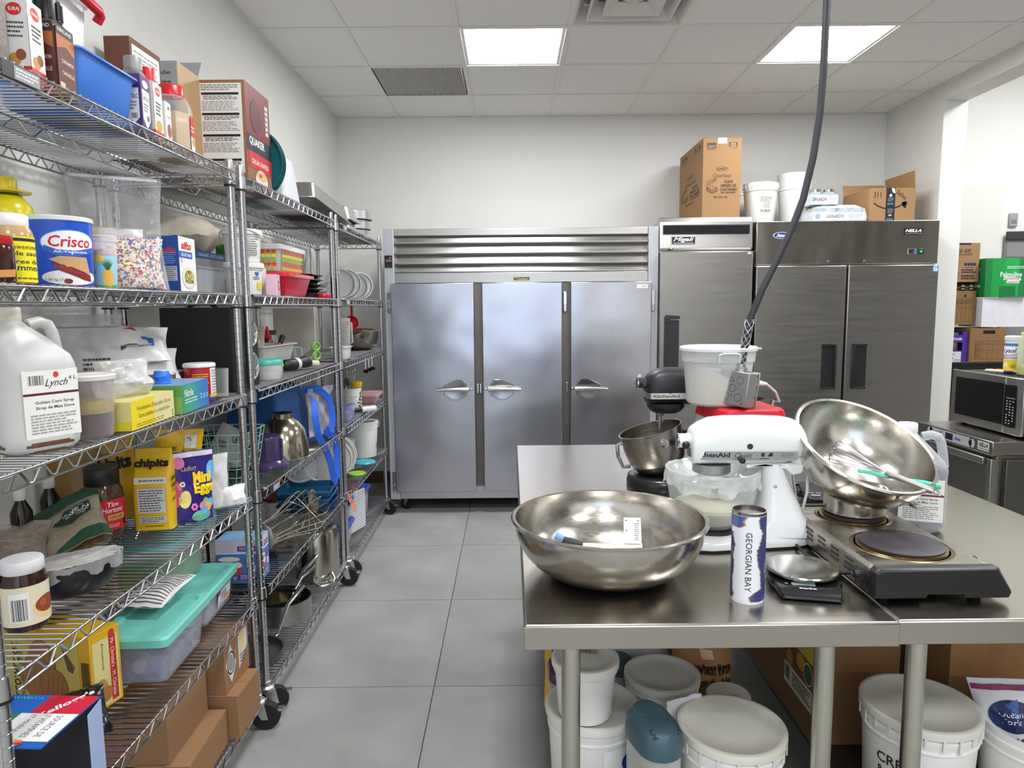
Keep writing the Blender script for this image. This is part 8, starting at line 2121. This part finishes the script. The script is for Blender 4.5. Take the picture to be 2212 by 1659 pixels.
# far rack second shelf: cake pans standing on edge, loaf pans
for k, (x, y, r, tl) in enumerate(((-1.0, 4.03, 0.085, 70), (-0.985, 4.12, 0.085, 66), (-0.985, 4.34, 0.08, 68), (-0.97, 4.42, 0.08, 62))):
    t = thing('cake_pan', ('round cake pan on edge nearest the post', 'second round cake pan on edge from the post', 'third round cake pan on edge from the post', 'farthest round cake pan standing on edge')[k], 'cake pan', (x, y + 0.05, Z2 + r + 0.008), (R(tl + 28), 0, R(18)), 'round cake pans on edge')
    MB().lathe(plate_round(r, 0.045, 0.005), 40).xf(Matrix.Rotation(R(0), 4, 'X')).build('pan', ALU, t)
for k in range(3):
    pan_rect('loaf_pan', ('lowest', 'middle', 'topmost')[k] + ' grey rectangular pan stacked beside the cake pans', (0.16, 0.2, 0.03), (-1.1, 3.84, Z2 + k * 0.031), 0, ALU, 'stacked grey rectangular pans')
t = thing('whisk', 'wire whisk standing at the back wall on far rack', 'whisk', (-1.25, 4.2, Z2), (0, R(-90), 0))
mk_whisk(t, 0.3, 0.12, 0.04, 0.008, 5, 0.0015)
# ---- third shelf of the middle rack (on liner)
L3 = SHZ[2] + 0.0052
t = jar('round_tub', 'white tub with teal snap lid on the liner', [(0, 0), (0.05, 0), (0.054, 0.004), (0.06, 0.066), (0, 0.066)], CLEAR('#f0f0ee', 0.6, 0.3, 0, 0.25), (-0.965, 2.715, L3), [(0.06, 0.062), (0.064, 0.063), (0.064, 0.074), (0.058, 0.08), (0.05, 0.077), (0, 0.077)], P('#3fb8a4', 0.4), fill=[(0, 0.003), (0.049, 0.005), (0.053, 0.035), (0, 0.04)], fillm=FLOUR, cat='tub')
t = jar('round_tub', 'small tub with lime green lid beside the teal tub', [(0, 0), (0.03, 0), (0.032, 0.003), (0.036, 0.04), (0, 0.04)], CLEAR('#e8e4d4', 0.6, 0.3, 0, 0.25), (-0.985, 2.865, L3), [(0.036, 0.038), (0.039, 0.039), (0.039, 0.048), (0.03, 0.056), (0, 0.056)], P('#9ac02c', 0.4), cat='tub')
t = tote('utensil_bin', 'white rimmed basket of small tools on the middle rack', (0.2, 0.33, 0.12), (-1.12, 3.07, L3), R(-6), P('#d4d2ce', 0.4), None, False, flare=1.25, rim=0.012)
t = thing('zip_bag', 'clear bag of beige pieces in the white basket', 'bag', (-1.13, 3.0, L3 + 0.03), R(30))
mb, fr = pillow(0.13, 0.17, 0.06, 12, 14, 71, 0.012)
mb.build('film', CLEAR('#d8ccc0', 0.45, 0.2, 0.2, 0.4), t)
t = thing('brush', 'black and orange handled tool in the white basket', 'tool', (-1.1, 3.16, L3 + 0.05), (0, R(-50), R(60)))
MB().tube([(0, 0, 0), (0.09, 0, 0)], 0.007, 8).build('handle', P('#d87a24', 0.4), t)
MB().tube([(0.09, 0, 0), (0.13, 0.01, 0)], [0.011, 0.013], 8).build('grip', BLACK, t)
t = thing('hand_blender', 'black hand blender lying on the liner', 'blender', (-1.0, 3.02, L3 + 0.03), R(62))
MB().tube([(0, 0, 0), (0.01, 0, 0), (0.07, 0, 0), (0.09, 0, 0.004), (0.13, 0, 0.006), (0.16, 0, 0.0)], [0.018, 0.025, 0.026, 0.02, 0.027, 0.02], 16).build('motor_body', P('#1a1a1b', 0.45), t)
MB().tube([(0.072, 0, 0.001), (0.09, 0, 0.003)], 0.0265, 16).build('collar', P('#d4d2c8', 0.4), t)
MB().tube([(0.16, 0, 0), (0.21, 0, -0.008)], [0.013, 0.016], 12).build('shaft_end', P('#d4c8b0', 0.4), t)
t = thing('scissors', 'green handled scissors standing near the post', 'scissors', (-0.975, 3.46, L3 + 0.012), R(70))
for k, z in enumerate((0.03, 0.075)):
    MB().tube([(0.03 * math.cos(a), 0, z + 0.02 * math.sin(a)) for a in [2 * math.pi * i / 18 for i in range(18)]], 0.006, 8, True).build('finger_loop', P('#6ab82c', 0.4), t)
MB().prism([(-0.02, 0.035), (-0.12, 0.02), (-0.13, 0.03), (-0.02, 0.07)], -0.002, 0.002, 'y').build('blade', STEEL, t)
MILK = CLEAR('#e9e9e6', 0.38, 0.3, 0, 0.35)
for k, (x, y, r, h) in enumerate(((-1.26, 2.9, 0.06, 0.2), (-1.27, 3.08, 0.06, 0.21), (-1.26, 3.33, 0.055, 0.215))):
    jar('plastic_canister', ('left translucent canister at the back of middle rack', 'middle translucent canister at the back of middle rack', 'right translucent canister behind the red bottle')[k], [(0, 0), (r, 0), (r, h * 0.85), (0, h * 0.85)], MILK, (x, y, L3), [(r + 0.002, h * 0.83), (r + 0.003, h * 0.93), (r * 0.4, h * 0.94), (r * 0.38, h), (0, h)], MILK, cat='canister', group='translucent canisters')
t = jar('squeeze_bottle', 'red icing squeeze bottle with pointed tip', [(0, 0), (0.026, 0), (0.028, 0.004), (0.028, 0.12), (0.018, 0.14), (0, 0.14)], P('#7a1418', 0.2), (-1.16, 3.3, L3), [(0.018, 0.138), (0.02, 0.139), (0.02, 0.155), (0.012, 0.157), (0.004, 0.195), (0, 0.196)], P('#c81e1e', 0.35), cat='bottle', lidname='spout_cap')
t = jar('glass_jar', 'large clear glass jar with dark lid, middle rack', [(0, 0), (0.06, 0), (0.064, 0.006), (0.066, 0.1), (0.05, 0.15), (0, 0.15)], CLEAR('#e0e4e2', 0.16, 0.06, 0, 0.5), (-1.23, 3.47, L3), [(0.052, 0.148), (0.053, 0.17), (0, 0.172)], P('#3a3a38', 0.4))
t = jar('measuring_jug', 'small clear measuring jug before the glass jar', [(0, 0), (0.035, 0), (0.04, 0.09), (0.038, 0.09), (0.033, 0.004), (0, 0.003)], CL, (-1.11, 3.45, L3), cat='jug')
MB().tube([(0.036, 0, 0.085), (0.065, 0, 0.08), (0.065, 0, 0.03), (0.036, 0, 0.02)], 0.005, 8).build('handle', P('#9fd4cc', 0.4), t)
t = thing('beaters', 'chrome mixer beaters beside the red bottle', 'beaters', (-1.09, 3.33, L3))
for s_ in (-1, 1):
    MB().tube([(s_ * 0.02 + 0.02 * math.sin(math.pi * i / 10), 0, 0.11 * i / 10) for i in range(11)], 0.003, 6).tube([(s_ * 0.02 - 0.02 * math.sin(math.pi * i / 10), 0, 0.11 * i / 10) for i in range(11)], 0.003, 6).build('beater', CHROME, t)
# far rack third shelf
t = jar('steel_pot', 'dark steel pot at the back of the far rack', [(0, 0), (0.07, 0), (0.074, 0.004), (0.074, 0.13), (0.078, 0.133), (0.072, 0.133), (0.07, 0.006), (0, 0.004)], P('#5a5650', 0.35, 1), (-1.2, 3.85, L3), cat='pot')
t = thing('cutting_boards', 'pale cutting board on edge beside the post', 'cutting board', (-1.15, 3.72, L3), R(3))
MB().box(-0.12, 0.1, -0.006, 0.006, 0, 0.28).build('board', P('#cfc8bc', 0.6), t, bevel=0.003)
t = jar('pitcher', 'tall clear measuring pitcher on the far rack', [(0, 0), (0.048, 0), (0.052, 0.005), (0.056, 0.22), (0.054, 0.22), (0.05, 0.006), (0, 0.004)], CLEAR('#e8e8e4', 0.26, 0.15, 0, 0.45), (-1.0, 4.08, L3), cat='pitcher')
MB().tube([(0.045, -0.03, 0.2), (0.075, -0.05, 0.19), (0.078, -0.052, 0.08), (0.048, -0.032, 0.06)], 0.006, 8).build('handle', CLEAR('#e8e8e4', 0.35, 0.15, 0, 0.45), t)
Ink(0.03, 0.16).words(0, 0, 1, 1, 9, '#8d8c8a', 4, 0.2).put(t, around(0.055, R(-30), 0.03, 0.03), 'scale_print', cut=0.01)
t = tote('small_basket', 'small white slotted basket at the shelf edge', (0.09, 0.15, 0.065), (-0.945, 3.84, L3), 0, P('#e4e4e2', 0.4), None, False, flare=1.15)
for k, c in enumerate(('#2a3fb8', '#4a9ad0', '#e0b83a')):
    jar('bottle_cap', ('dark blue', 'light blue', 'yellow')[k] + ' cap lying in the small white basket', [(0, 0), (0.014, 0), (0.015, 0.02), (0, 0.022)], P(c, 0.4), (-0.945, 3.8 + 0.035 * k, L3 + 0.045), cat='cap')
t = thing('mixing_bowl', 'steel mixing bowl overhanging the far rack edge', 'bowl', (-1.02, 4.6, L3))
MB().lathe(bowl_profile(0.15, 0.125, 0.006, 0.4, 0.002, 2.0, 14), 44).build('bowl_shell', P('#9a948a', 0.25, 1, 0.05, 40), t)
t = thing('colander', 'copper coloured strainer resting in the steel bowl', 'strainer', (-1.02, 4.56, L3 + 0.06))
MB().lathe(bowl_profile(0.115, 0.075, 0.005, 0.3, 0.002, 2.0, 10), 36).build('strainer_bowl', P('#7a5238', 0.35, 1, 0.2, 90), t)
t = thing('sieve', 'red plastic sieve standing upright in the bowl', 'sieve', (-1.05, 4.6, L3 + 0.13))
MB().lathe([(0, 0), (0.03, 0.006), (0.045, 0.025), (0.047, 0.025), (0.03, 0.003), (0, -0.003)], 26).xf(Matrix.Translation((0, 0, 0.05)) @ Matrix.Rotation(R(90), 4, 'X')).build('sieve_cup', RED, t)
MB().box(-0.008, 0.008, -0.006, 0.0, 0.09, 0.19).build('handle', P('#a01420', 0.3), t, bevel=0.002)
for k in range(3):
    t = thing('measuring_spoon', ('nearest', 'middle', 'farthest')[k] + ' dark measuring spoon hanging below the far rack shelf', 'spoon', (-0.915, 4.34 + 0.1 * k, SHZ[2] - 0.115), (0, 0, 0.4), 'hanging measuring spoons')
    MB().lathe([(0, -0.016), (0.014, -0.009), (0.02, 0.002), (0.018, 0.002), (0, -0.013)], 18, sy=0.6).xf(Matrix.Rotation(R(90), 4, 'X')).build('spoon_cup', P('#6a625a', 0.25, 1), t)
    MB().tube([(0, 0, 0.016), (0, 0.002, 0.085)], 0.003, 6).build('handle', CHROME, t)
# ---- fourth shelf: wire basket, processor bowl, inverted bowl, blue tote bag
MINT = P('#8fc8bc', 0.4)
t = thing('wire_basket', 'mint green wire basket behind the rack posts', 'basket', (-1.055, 2.51, Z4))
mb = MB()
def bring(z, a, b):
    return [(x, y, z) for x, y in rrect(2 * a, 2 * b, 0.02, 3)]
for k in range(7):
    f = k / 6
    MB().tube(bring(0.004 + 0.19 * f, 0.08 + 0.03 * f, 0.095 + 0.02 * f), 0.0025 if k == 6 else 0.0016, 5, True).build('hoop_wire', MINT, t)
for k in range(22):
    i0 = int(k / 22 * 16)
    p0, p1 = bring(0.004, 0.08, 0.095)[i0 % 16], bring(0.194, 0.11, 0.115)[i0 % 16]
for side in range(4):
    for k in range(6):
        f = -0.85 + 1.7 * k / 5
        a0, b0, a1, b1 = 0.08, 0.095, 0.11, 0.115
        p0, p1 = ((f * a0, -b0), (f * a1, -b1)) if side == 0 else ((f * a0, b0), (f * a1, b1)) if side == 1 else ((a0, f * b0), (a1, f * b1)) if side == 2 else ((-a0, f * b0), (-a1, f * b1))
        MB().rod((p0[0], p0[1], 0.004), (p1[0], p1[1], 0.194), 0.0016, 5).build('upright_wire', MINT, t)
for k in range(7):
    x = -0.075 + 0.025 * k
    MB().rod((x, -0.094, 0.004), (x, 0.094, 0.004), 0.0016, 5).build('floor_wire', MINT, t)
jar('black_dome', 'black dome lid lying in the wire basket', [(0, 0), (0.055, 0), (0.05, 0.035), (0, 0.05)], P('#161617', 0.3), (-1.04, 2.5, Z4 + 0.01), cat='lid')
jar('clear_dome', 'clear dome lid on the black lid in wire basket', [(0, 0.0), (0.06, 0.0), (0.05, 0.04), (0, 0.05)], CL, (-1.04, 2.5, Z4 + 0.065), cat='lid')
t = thing('instruction_card', 'grey card with round emblem standing in wire basket', 'card', (-1.04, 2.44, Z4 + 0.1), (R(-15), R(30), R(20)))
MB().box(-0.06, 0.06, -0.001, 0.001, 0, 0.12).build('card', P('#8d8c8a', 0.6), t)
Ink(0.12, 0.12).ring(0.6, 0.7, 0.15, 0.15, 0.004, '#3a2f24', 20).ell(0.6, 0.7, 0.06, 0.1, '#3a2f24', 14).bars(0.15, 0.3, 0.4, 0.5).put(t, plane((-0.06, -0.001, 0), (1, 0, 0), (0, 0, 1)), 'emblem_print')
PUR = CLEAR('#4a3c64', 0.72, 0.15, 0, 0.25)
t = thing('processor_bowl', 'purple food processor bowl upside down', 'processor bowl', (-0.99, 2.74, Z4))
MB().lathe([(0.085, 0), (0.085, 0.012), (0.07, 0.03), (0.062, 0.034), (0.06, 0.12), (0.056, 0.128), (0, 0.128)], 32).build('bowl_wall', PUR, t)
for k in range(6):
    a = k * math.pi / 3 + 0.4
    MB().box(-0.006, 0.006, 0.055, 0.068, 0.035, 0.118).build('rib', PUR, t, rot=a)
t = thing('mixer_bowl', 'steel mixer bowl standing upside down beside purple bowl', 'bowl', (-0.985, 2.93, Z4))
MB().lathe([(0.108, 0), (0.111, 0.003), (0.108, 0.006), (0.105, 0.06), (0.092, 0.12), (0.066, 0.155), (0.05, 0.165), (0.046, 0.17), (0.046, 0.19), (0.048, 0.192), (0.042, 0.19), (0, 0.185)], 44).build('bowl_shell', P('#b0a898', 0.15, 1, 0.06, 30), t)
t = thing('dark_pan', 'dark pan behind the purple processor bowl', 'pan', (-1.22, 2.73, Z4))
MB().lathe([(0, 0), (0.08, 0), (0.09, 0.13), (0.1, 0.133), (0.086, 0.133), (0.076, 0.005), (0, 0.004)], 32).build('pan', P('#2a2a2b', 0.3, 0.6), t)
BLUEB = P('#1f5a9a', 0.6, 0, 0.06, 20, 0.05)
t = thing('tote_bag', 'blue fabric tote bag with long hanging straps', 'tote bag', (-1.16, 3.27, Z4))
mb = MB()
mb.loft([[(x, y, z) for x, y in rrect(0.26 * a, 0.4 * b, 0.03, 4, 0, sh)] for z, a, b, sh in ((0.0, 0.9, 0.92, 0), (0.01, 1, 1, 0), (0.14, 1, 1, 0), (0.22, 0.9, 0.98, 0.0), (0.27, 0.7, 0.9, -0.02))])
crumple(mb, 0.012, 6, 0, 9)
mb.build('bag_body', BLUEB, t, angle=50)
def ribbon(pts, w, axis):
    mb = MB()
    rings = []
    nn = Vector(axis).normalized()
    q = [Vector(p) for p in pts]
    for i, p in enumerate(q):
        tg = (q[min(i + 1, len(q) - 1)] - q[max(i - 1, 0)]).normalized()
        ax = tg.cross(nn).normalized() * w / 2
        th = nn * 0.0012
        rings.append([p - ax + th, p + ax + th, p + ax - th, p - ax - th])
    return mb.loft(rings)
STR = P('#1f5fd0', 0.55, 0, 0.05, 40)
ribbon([(0.2, 0.0, 0.22), (0.235, -0.05, 0.2), (0.25, -0.1, 0.13), (0.255, -0.08, 0.04), (0.262, 0.0, -0.03), (0.268, 0.06, -0.11), (0.27, 0.1, -0.2), (0.272, 0.135, -0.24), (0.272, 0.17, -0.2), (0.27, 0.19, -0.1), (0.262, 0.17, -0.01), (0.255, 0.11, 0.01), (0.25, 0.06, 0.05)], 0.036, (0.75, -0.66, 0)).build('strap', STR, t, angle=60)
ribbon([(0.14, 0.08, 0.24), (0.2, 0.14, 0.24), (0.24, 0.2, 0.18), (0.25, 0.21, 0.08), (0.25, 0.18, 0.02), (0.25, 0.1, 0.0)], 0.036, (0.75, -0.66, 0)).build('strap', STR, t, angle=60)
t = thing('bubble_bag', 'grey bubble wrap sheet beside the blue tote bag', 'bubble wrap', (-0.96, 3.44, Z4 + 0.004), R(70))
mb = MB().grid(lambda u, v: ((u - 0.5) * 0.2, 0.012 * math.sin(u * 14) * math.sin(v * 11), v * 0.24), 30, 30)
mb.build('film', CLEAR('#b9bac8', 0.55, 0.2, 0.3, 0.3), t)
# far rack fourth shelf
L4 = SHZ[3] + 0.0052
t = jar('utensil_crock', 'white crock with black flower print full of utensils', [(0, 0), (0.058, 0), (0.06, 0.004), (0.06, 0.135), (0.057, 0.135), (0.056, 0.006), (0, 0.004)], P('#dedcd6', 0.35), (-1.0, 4.3, L4), cat='crock')
ink = Ink(0.14, 0.12)
for k in range(14):
    ink.ell(0.62 + 0.12 * math.cos(k * 2.4) * (k % 3), 0.1 + 0.06 * k, 0.05, 0.05, ('#161616', '#161616', '#c9b878')[k % 3], 10)
ink.rect(0.1, 0.45, 0.45, 0.75, '#e8e6e2').words(0.12, 0.48, 0.43, 0.72, 4, '#77767a')
ink.put(t, around(0.0605, R(-35), 0.14, 0.006), 'printed_pattern', cut=0.01)
for k, (c, tx, ty, L, nm) in enumerate((('#e6b81e', 0.35, 0.2, 0.17, 'yellow spatula'), ('#e6b81e', 0.25, -0.1, 0.17, 'yellow spoon'), ('#3a7a34', -0.2, 0.1, 0.19, 'green handled masher'), ('#6a1a20', -0.35, -0.2, 0.2, 'maroon handled brush'))):
    t = thing('utensil', nm + ' standing in the crock', 'utensil', (-1.0 + 0.02 * tx, 4.3 + 0.02 * ty, L4 + 0.01), (R(-ty * 40), R(tx * 40), 0), 'utensils in the crock')
    MB().tube([(0, 0, 0), (0, 0, L * 0.75)], 0.005, 8).build('handle', P(c, 0.4), t)
    MB().tube([(0, 0, L * 0.72), (0, 0, L * 0.85), (0, 0, L)], [0.006, 0.019, 0.014], 10).xf(Matrix.Diagonal((1, 0.35, 1, 1))).build('head', P(c, 0.4), t)
t = thing('whisk', 'small wire whisk standing in the crock', 'whisk', (-1.01, 4.31, L4 + 0.01), (0, R(-88), 0))
mk_whisk(t, 0.24, 0.11, 0.03, 0.007, 5, 0.0012)
t = tote('food_container', 'pinkish clear container at the far rack edge', (0.13, 0.2, 0.055), (-0.96, 4.62, L4), 0, CLEAR('#e0b8b8', 0.35, 0.15, 0, 0.4), CLEAR('#e0b4b4', 0.5, 0.15, 0, 0.3), True, flare=1.15)
t = thing('rolling_tool', 'white and black handled tool sticking out of far rack', 'tool', (-0.955, 4.1, L4 + 0.022), R(38))
MB().tube([(0, 0, 0), (0.06, 0, 0)], 0.014, 12).build('black_grip', BLACK, t)
MB().tube([(0.06, 0, 0), (0.065, 0, 0), (0.15, 0, 0), (0.156, 0, 0)], [0.012, 0.018, 0.018, 0.014], 14).build('white_grip', P('#e0deda', 0.35), t)
t = tote('cutter_box', 'blue tinted clear box of pink cookie cutters', (0.1, 0.2, 0.085), (-0.955, 3.88, L4), 0, CLEAR('#a8b0e0', 0.35, 0.12, 0, 0.4), None, False, flare=1.05)
for k in range(4):
    jar('cookie_cutter', 'pink cutter ' + ('nearest the front', 'second from the front', 'second from the back', 'at the back')[k] + ' of the clear box', [(0.016, 0), (0.018, 0.004), (0.02, 0.02), (0.012, 0.032), (0, 0.034)], P('#d84a8a', 0.4), (-0.94 - 0.02 * (k % 2), 3.82 + 0.042 * k, L4 + 0.012), cat='cutter', group='pink cookie cutters')
t = tote('tube_bin', 'clear bin of white piping tubes on the middle rack', (0.15, 0.1, 0.12), (-1.22, 3.48, Z4), 0, CLEAR('#a89a94', 0.4, 0.15, 0, 0.3), P('#8d8480', 0.4), True, flare=1.1)
# ---- fifth shelf: giant whisk, sheets, lids, buckets
t = thing('mixer_whisk', 'giant wire mixer whisk lying on the middle rack', 'whisk', (-1.0, 2.56, Z5 + 0.1), (0, R(3), R(83)))
MB().lathe([(0.0, 0.0), (0.018, 0.0), (0.018, 0.05), (0.05, 0.055), (0.06, 0.06), (0.06, 0.068), (0.0, 0.07)], 26).xf(Matrix.Rotation(R(90), 4, 'Y')).build('hub', P('#a8a49c', 0.35, 1), t)
for k in range(8):
    a = math.pi * k / 8
    pts = []
    for i in range(29):
        s_ = -1 + 2 * i / 28
        x = 0.068 + 0.47 * (1 - abs(s_) ** 2.0)
        rr = 0.098 * math.sin(math.pi * abs(s_) ** 0.55) ** 0.8 * (1 if s_ >= 0 else -1) + (0.045 * abs(s_) ** 6 * (1 if s_ >= 0 else -1))
        pts.append((x, rr * math.cos(a), rr * math.sin(a)))
    MB().tube(pts, 0.0024, 6).build('wire_loop', P('#b0a890', 0.25, 1), t)
t = thing('hook_plate', 'flat grey beater with round hole beside giant whisk', 'beater', (-0.955, 3.24, Z5 + 0.07), (R(80), 0, R(60)))
MB().lathe([(0.012, -0.004), (0.03, -0.004), (0.032, 0.0), (0.03, 0.004), (0.012, 0.004), (0.012, -0.004)], 20, sy=1.8).build('plate', P('#8d8880', 0.4, 0.7), t)
for k, (c, lab) in enumerate((('#1f4a7a', 'blue translucent tray lowest on the middle rack'), ('#2a6a9a', 'blue translucent tray in the middle of its stack'), ('#1c5a80', 'topmost blue translucent tray, slightly turned'))):
    tote('plastic_tray', lab, (0.25, 0.24, 0.035), (-1.02, 3.38 - 0.01 * k, Z5 + 0.037 * k), R(4 * k), CLEAR(c, 0.75, 0.2, 0, 0.2), None, False, flare=1.08, group='blue translucent trays')
t = thing('plate', 'dark red plate standing behind the blue trays', 'plate', (-1.22, 3.45, Z5 + 0.145), (R(96), 0, R(20)))
MB().lathe(plate_round(0.13, 0.012, 0.01), 40).build('plate', P('#6a1018', 0.3), t)
t = thing('clear_disc', 'clear round disc leaning on the dark red plate', 'lid', (-1.06, 3.41, Z5 + 0.205), (R(100), 0, R(28)))
MB().lathe(plate_round(0.085, 0.01, 0.004), 36).build('lid', CLEAR('#dde0e0', 0.4, 0.15, 0, 0.4), t)
for k, (y, r, rx) in enumerate(((3.78, 0.135, 100), (3.84, 0.14, 102), (3.9, 0.135, 104))):
    t = thing('bucket_lid', ('nearest', 'middle', 'farthest')[k] + ' large white lid standing on edge', 'lid', (-1.03, y + 0.01, Z5 + r + 0.012), (R(rx), 0, R(22)), 'large white lids on edge')
    MB().lathe([(0, 0.004), (r * 0.82, 0.004), (r * 0.86, 0.0), (r * 0.95, 0.0), (r, 0.006), (r, 0.016), (r * 0.96, 0.018), (r * 0.9, 0.008), (0, 0.008)], 44).build('lid', P('#dcdad6', 0.4), t)
t = jar('stack_cups', 'stack of translucent tubs on the far rack', [(0, 0), (0.05, 0)] + [(0.055 + 0.004 * (k % 2), 0.02 + 0.02 * k) for k in range(8)] + [(0.062, 0.19), (0, 0.19)], MILK, (-1.03, 4.2, Z5), cat='tub')
t = pail('pail', 'white ribbed bucket with wire bail on the far rack', 0.112, 0.24, (-1.01, 4.58, Z5), 0.6, WPLAST, lid=False, taper=0.86, ribs=4, handle=-35)
Ink(0.02, 0.06).bars(0, 0, 1, 1, '#3a3a9a').put(t, around(0.101, R(-40), 0.02, 0.06), 'barcode')
t = jar('turquoise_disc', 'turquoise round disc lying at the shelf edge', [(0, 0), (0.07, 0), (0.074, 0.006), (0.068, 0.012), (0.05, 0.009), (0, 0.009)], P('#2fb0bc', 0.35), (-0.95, 4.36, Z5), cat='lid')
t = jar('lime_disc', 'lime green round disc lying below the white lids', [(0, 0), (0.05, 0), (0.053, 0.005), (0.05, 0.01), (0, 0.008)], P('#9ac81e', 0.35), (-0.93, 4.06, Z5), cat='lid')
# ---- bottom shelves: pots, pans, bins
t = thing('stock_pot', 'tall steel stock pot upside down with loop handle', 'pot', (-0.985, 3.36, Z6), R(-60))
MB().lathe([(0.108, 0), (0.112, 0.002), (0.112, 0.006), (0.107, 0.01), (0.107, 0.24), (0.1, 0.258), (0.085, 0.264), (0.08, 0.262), (0, 0.26)], 44).build('pot_wall', P('#b4b0a6', 0.2, 1, 0.05, 6, 0, (1, 1, 0.2)), t)
MB().tube([(0.1, -0.045, 0.045), (0.13, -0.05, 0.025), (0.16, -0.035, 0.014), (0.168, 0, 0.012), (0.16, 0.035, 0.014), (0.13, 0.05, 0.025), (0.1, 0.045, 0.045)], 0.006, 8).build('loop_handle', CHROME, t)
def saucepan(label, r, h, loc, hrot, hl, mat, hm, rise=0.05, group=None):
    t = thing('saucepan', label, 'pan', loc, R(hrot), group)
    MB().lathe([(0, 0), (r * 0.94, 0), (r, 0.008), (r, h), (r + 0.004, h + 0.003), (r - 0.003, h + 0.002), (r - 0.003, 0.01), (0, 0.005)], 40).build('pan_wall', mat, t)
    MB().tube([(r - 0.002, 0, h * 0.7), (r + 0.03, 0, h * 0.8), (r + hl * 0.5, 0, h * 0.8 + rise * 0.7), (r + hl, 0, h * 0.8 + rise)], [0.006, 0.005, 0.008, 0.009], 10).xf(Matrix.Diagonal((1, 1.3, 1, 1))).build('handle', hm, t)
    return t
saucepan('wide steel saucepan, outermost of the nested pans', 0.118, 0.095, (-1.005, 2.90, Z6), 200, 0.06, P('#a8a6a2', 0.3, 1, 0.04, 20), BLACK, 0.03, 'nested saucepans')
saucepan('dark nonstick saucepan nested inside the wide saucepan', 0.088, 0.085, (-1.02, 2.89, Z6 + 0.012), 72, 0.2, P('#2a2a2c', 0.4, 0.4), CHROME, 0.1, 'nested saucepans')
saucepan('smallest steel saucepan, innermost of the nested pans', 0.066, 0.07, (-1.03, 2.88, Z6 + 0.025), 62, 0.17, P('#b0a894', 0.22, 1), CHROME, 0.08, 'nested saucepans')
saucepan('grey frying pan with long steel handle beside the post', 0.125, 0.035, (-1.02, 2.54, Z6), 68, 0.2, P('#56565a', 0.45, 0.5), CHROME, 0.14)
t = thing('dark_pot', 'tall black pot behind the stock pot', 'pot', (-1.2, 3.1, Z6))
MB().lathe([(0, 0), (0.1, 0), (0.104, 0.005), (0.104, 0.2), (0.11, 0.203), (0.1, 0.203), (0.098, 0.006), (0, 0.004)], 36).build('pot_wall', P('#1f1f20', 0.3, 0.6), t)
BLID = P('#2f55b4', 0.4, 0, 0.04, 20)
for k in range(2):
    tote('storage_bin', ('lower', 'upper')[k] + ' clear bin with blue lid on the far rack bottom', (0.17, 0.2, 0.115), (-1.02, 3.85, Z6 + 0.129 * k), R(3), CLEAR('#dfe2e8', 0.3, 0.2, 0, 0.4), BLID, True, flare=1.12, lidh=0.013, group='blue lidded bins', fill=True, fillm=P('#8d8a88', 0.7, 0, 0.2, 20), fh=0.5)
t = tote('storage_bin', 'clear bin with blue lid behind the perforated panel', (0.15, 0.2, 0.17), (-1.03, 4.4, Z6), 0, CLEAR('#c8ccd4', 0.4, 0.2, 0, 0.35), BLID, True, flare=1.1, group='blue lidded bins')
t = thing('perforated_panel', 'white perforated plastic panel standing on edge', 'panel', (-0.955, 4.07, Z6), R(72))
MB().box(-0.12, 0.12, -0.006, 0.006, 0, 0.24).build('panel', P('#d9d9dc', 0.45), t, bevel=0.003)
ink = Ink(0.24, 0.24)
for a in range(14):
    for b in range(14):
        ink.ell(0.06 + a * 0.068, 0.06 + b * 0.068, 0.018, 0.018, '#6a6a70', 6)
ink.put(t, plane((-0.12, -0.006, 0), (1, 0, 0), (0, 0, 1)), 'perforations')
t = thing('perforated_panel', 'dark red panel standing behind the white one', 'panel', (-1.0, 4.15, Z6), R(72))
MB().box(-0.12, 0.12, -0.006, 0.006, 0, 0.26).build('panel', P('#7a1420', 0.45), t, bevel=0.003)
t = thing('coral_cloth', 'coral pink silicone sheet draped over blue lid', 'cloth', (-0.955, 3.84, Z6 + 0.262), R(15))
mb = MB().grid(lambda u, v: (0.02 + 0.06 * (u - 0.5) + (0.012 if u > 0.8 else 0), (v - 0.5) * 0.16, 0.03 * math.sin(v * 3) + (0.02 * math.sin(u * 5)) - (0.05 * max(0, u - 0.7) / 0.3)), 14, 14)
mb.build('sheet', P('#e08068', 0.5), t)
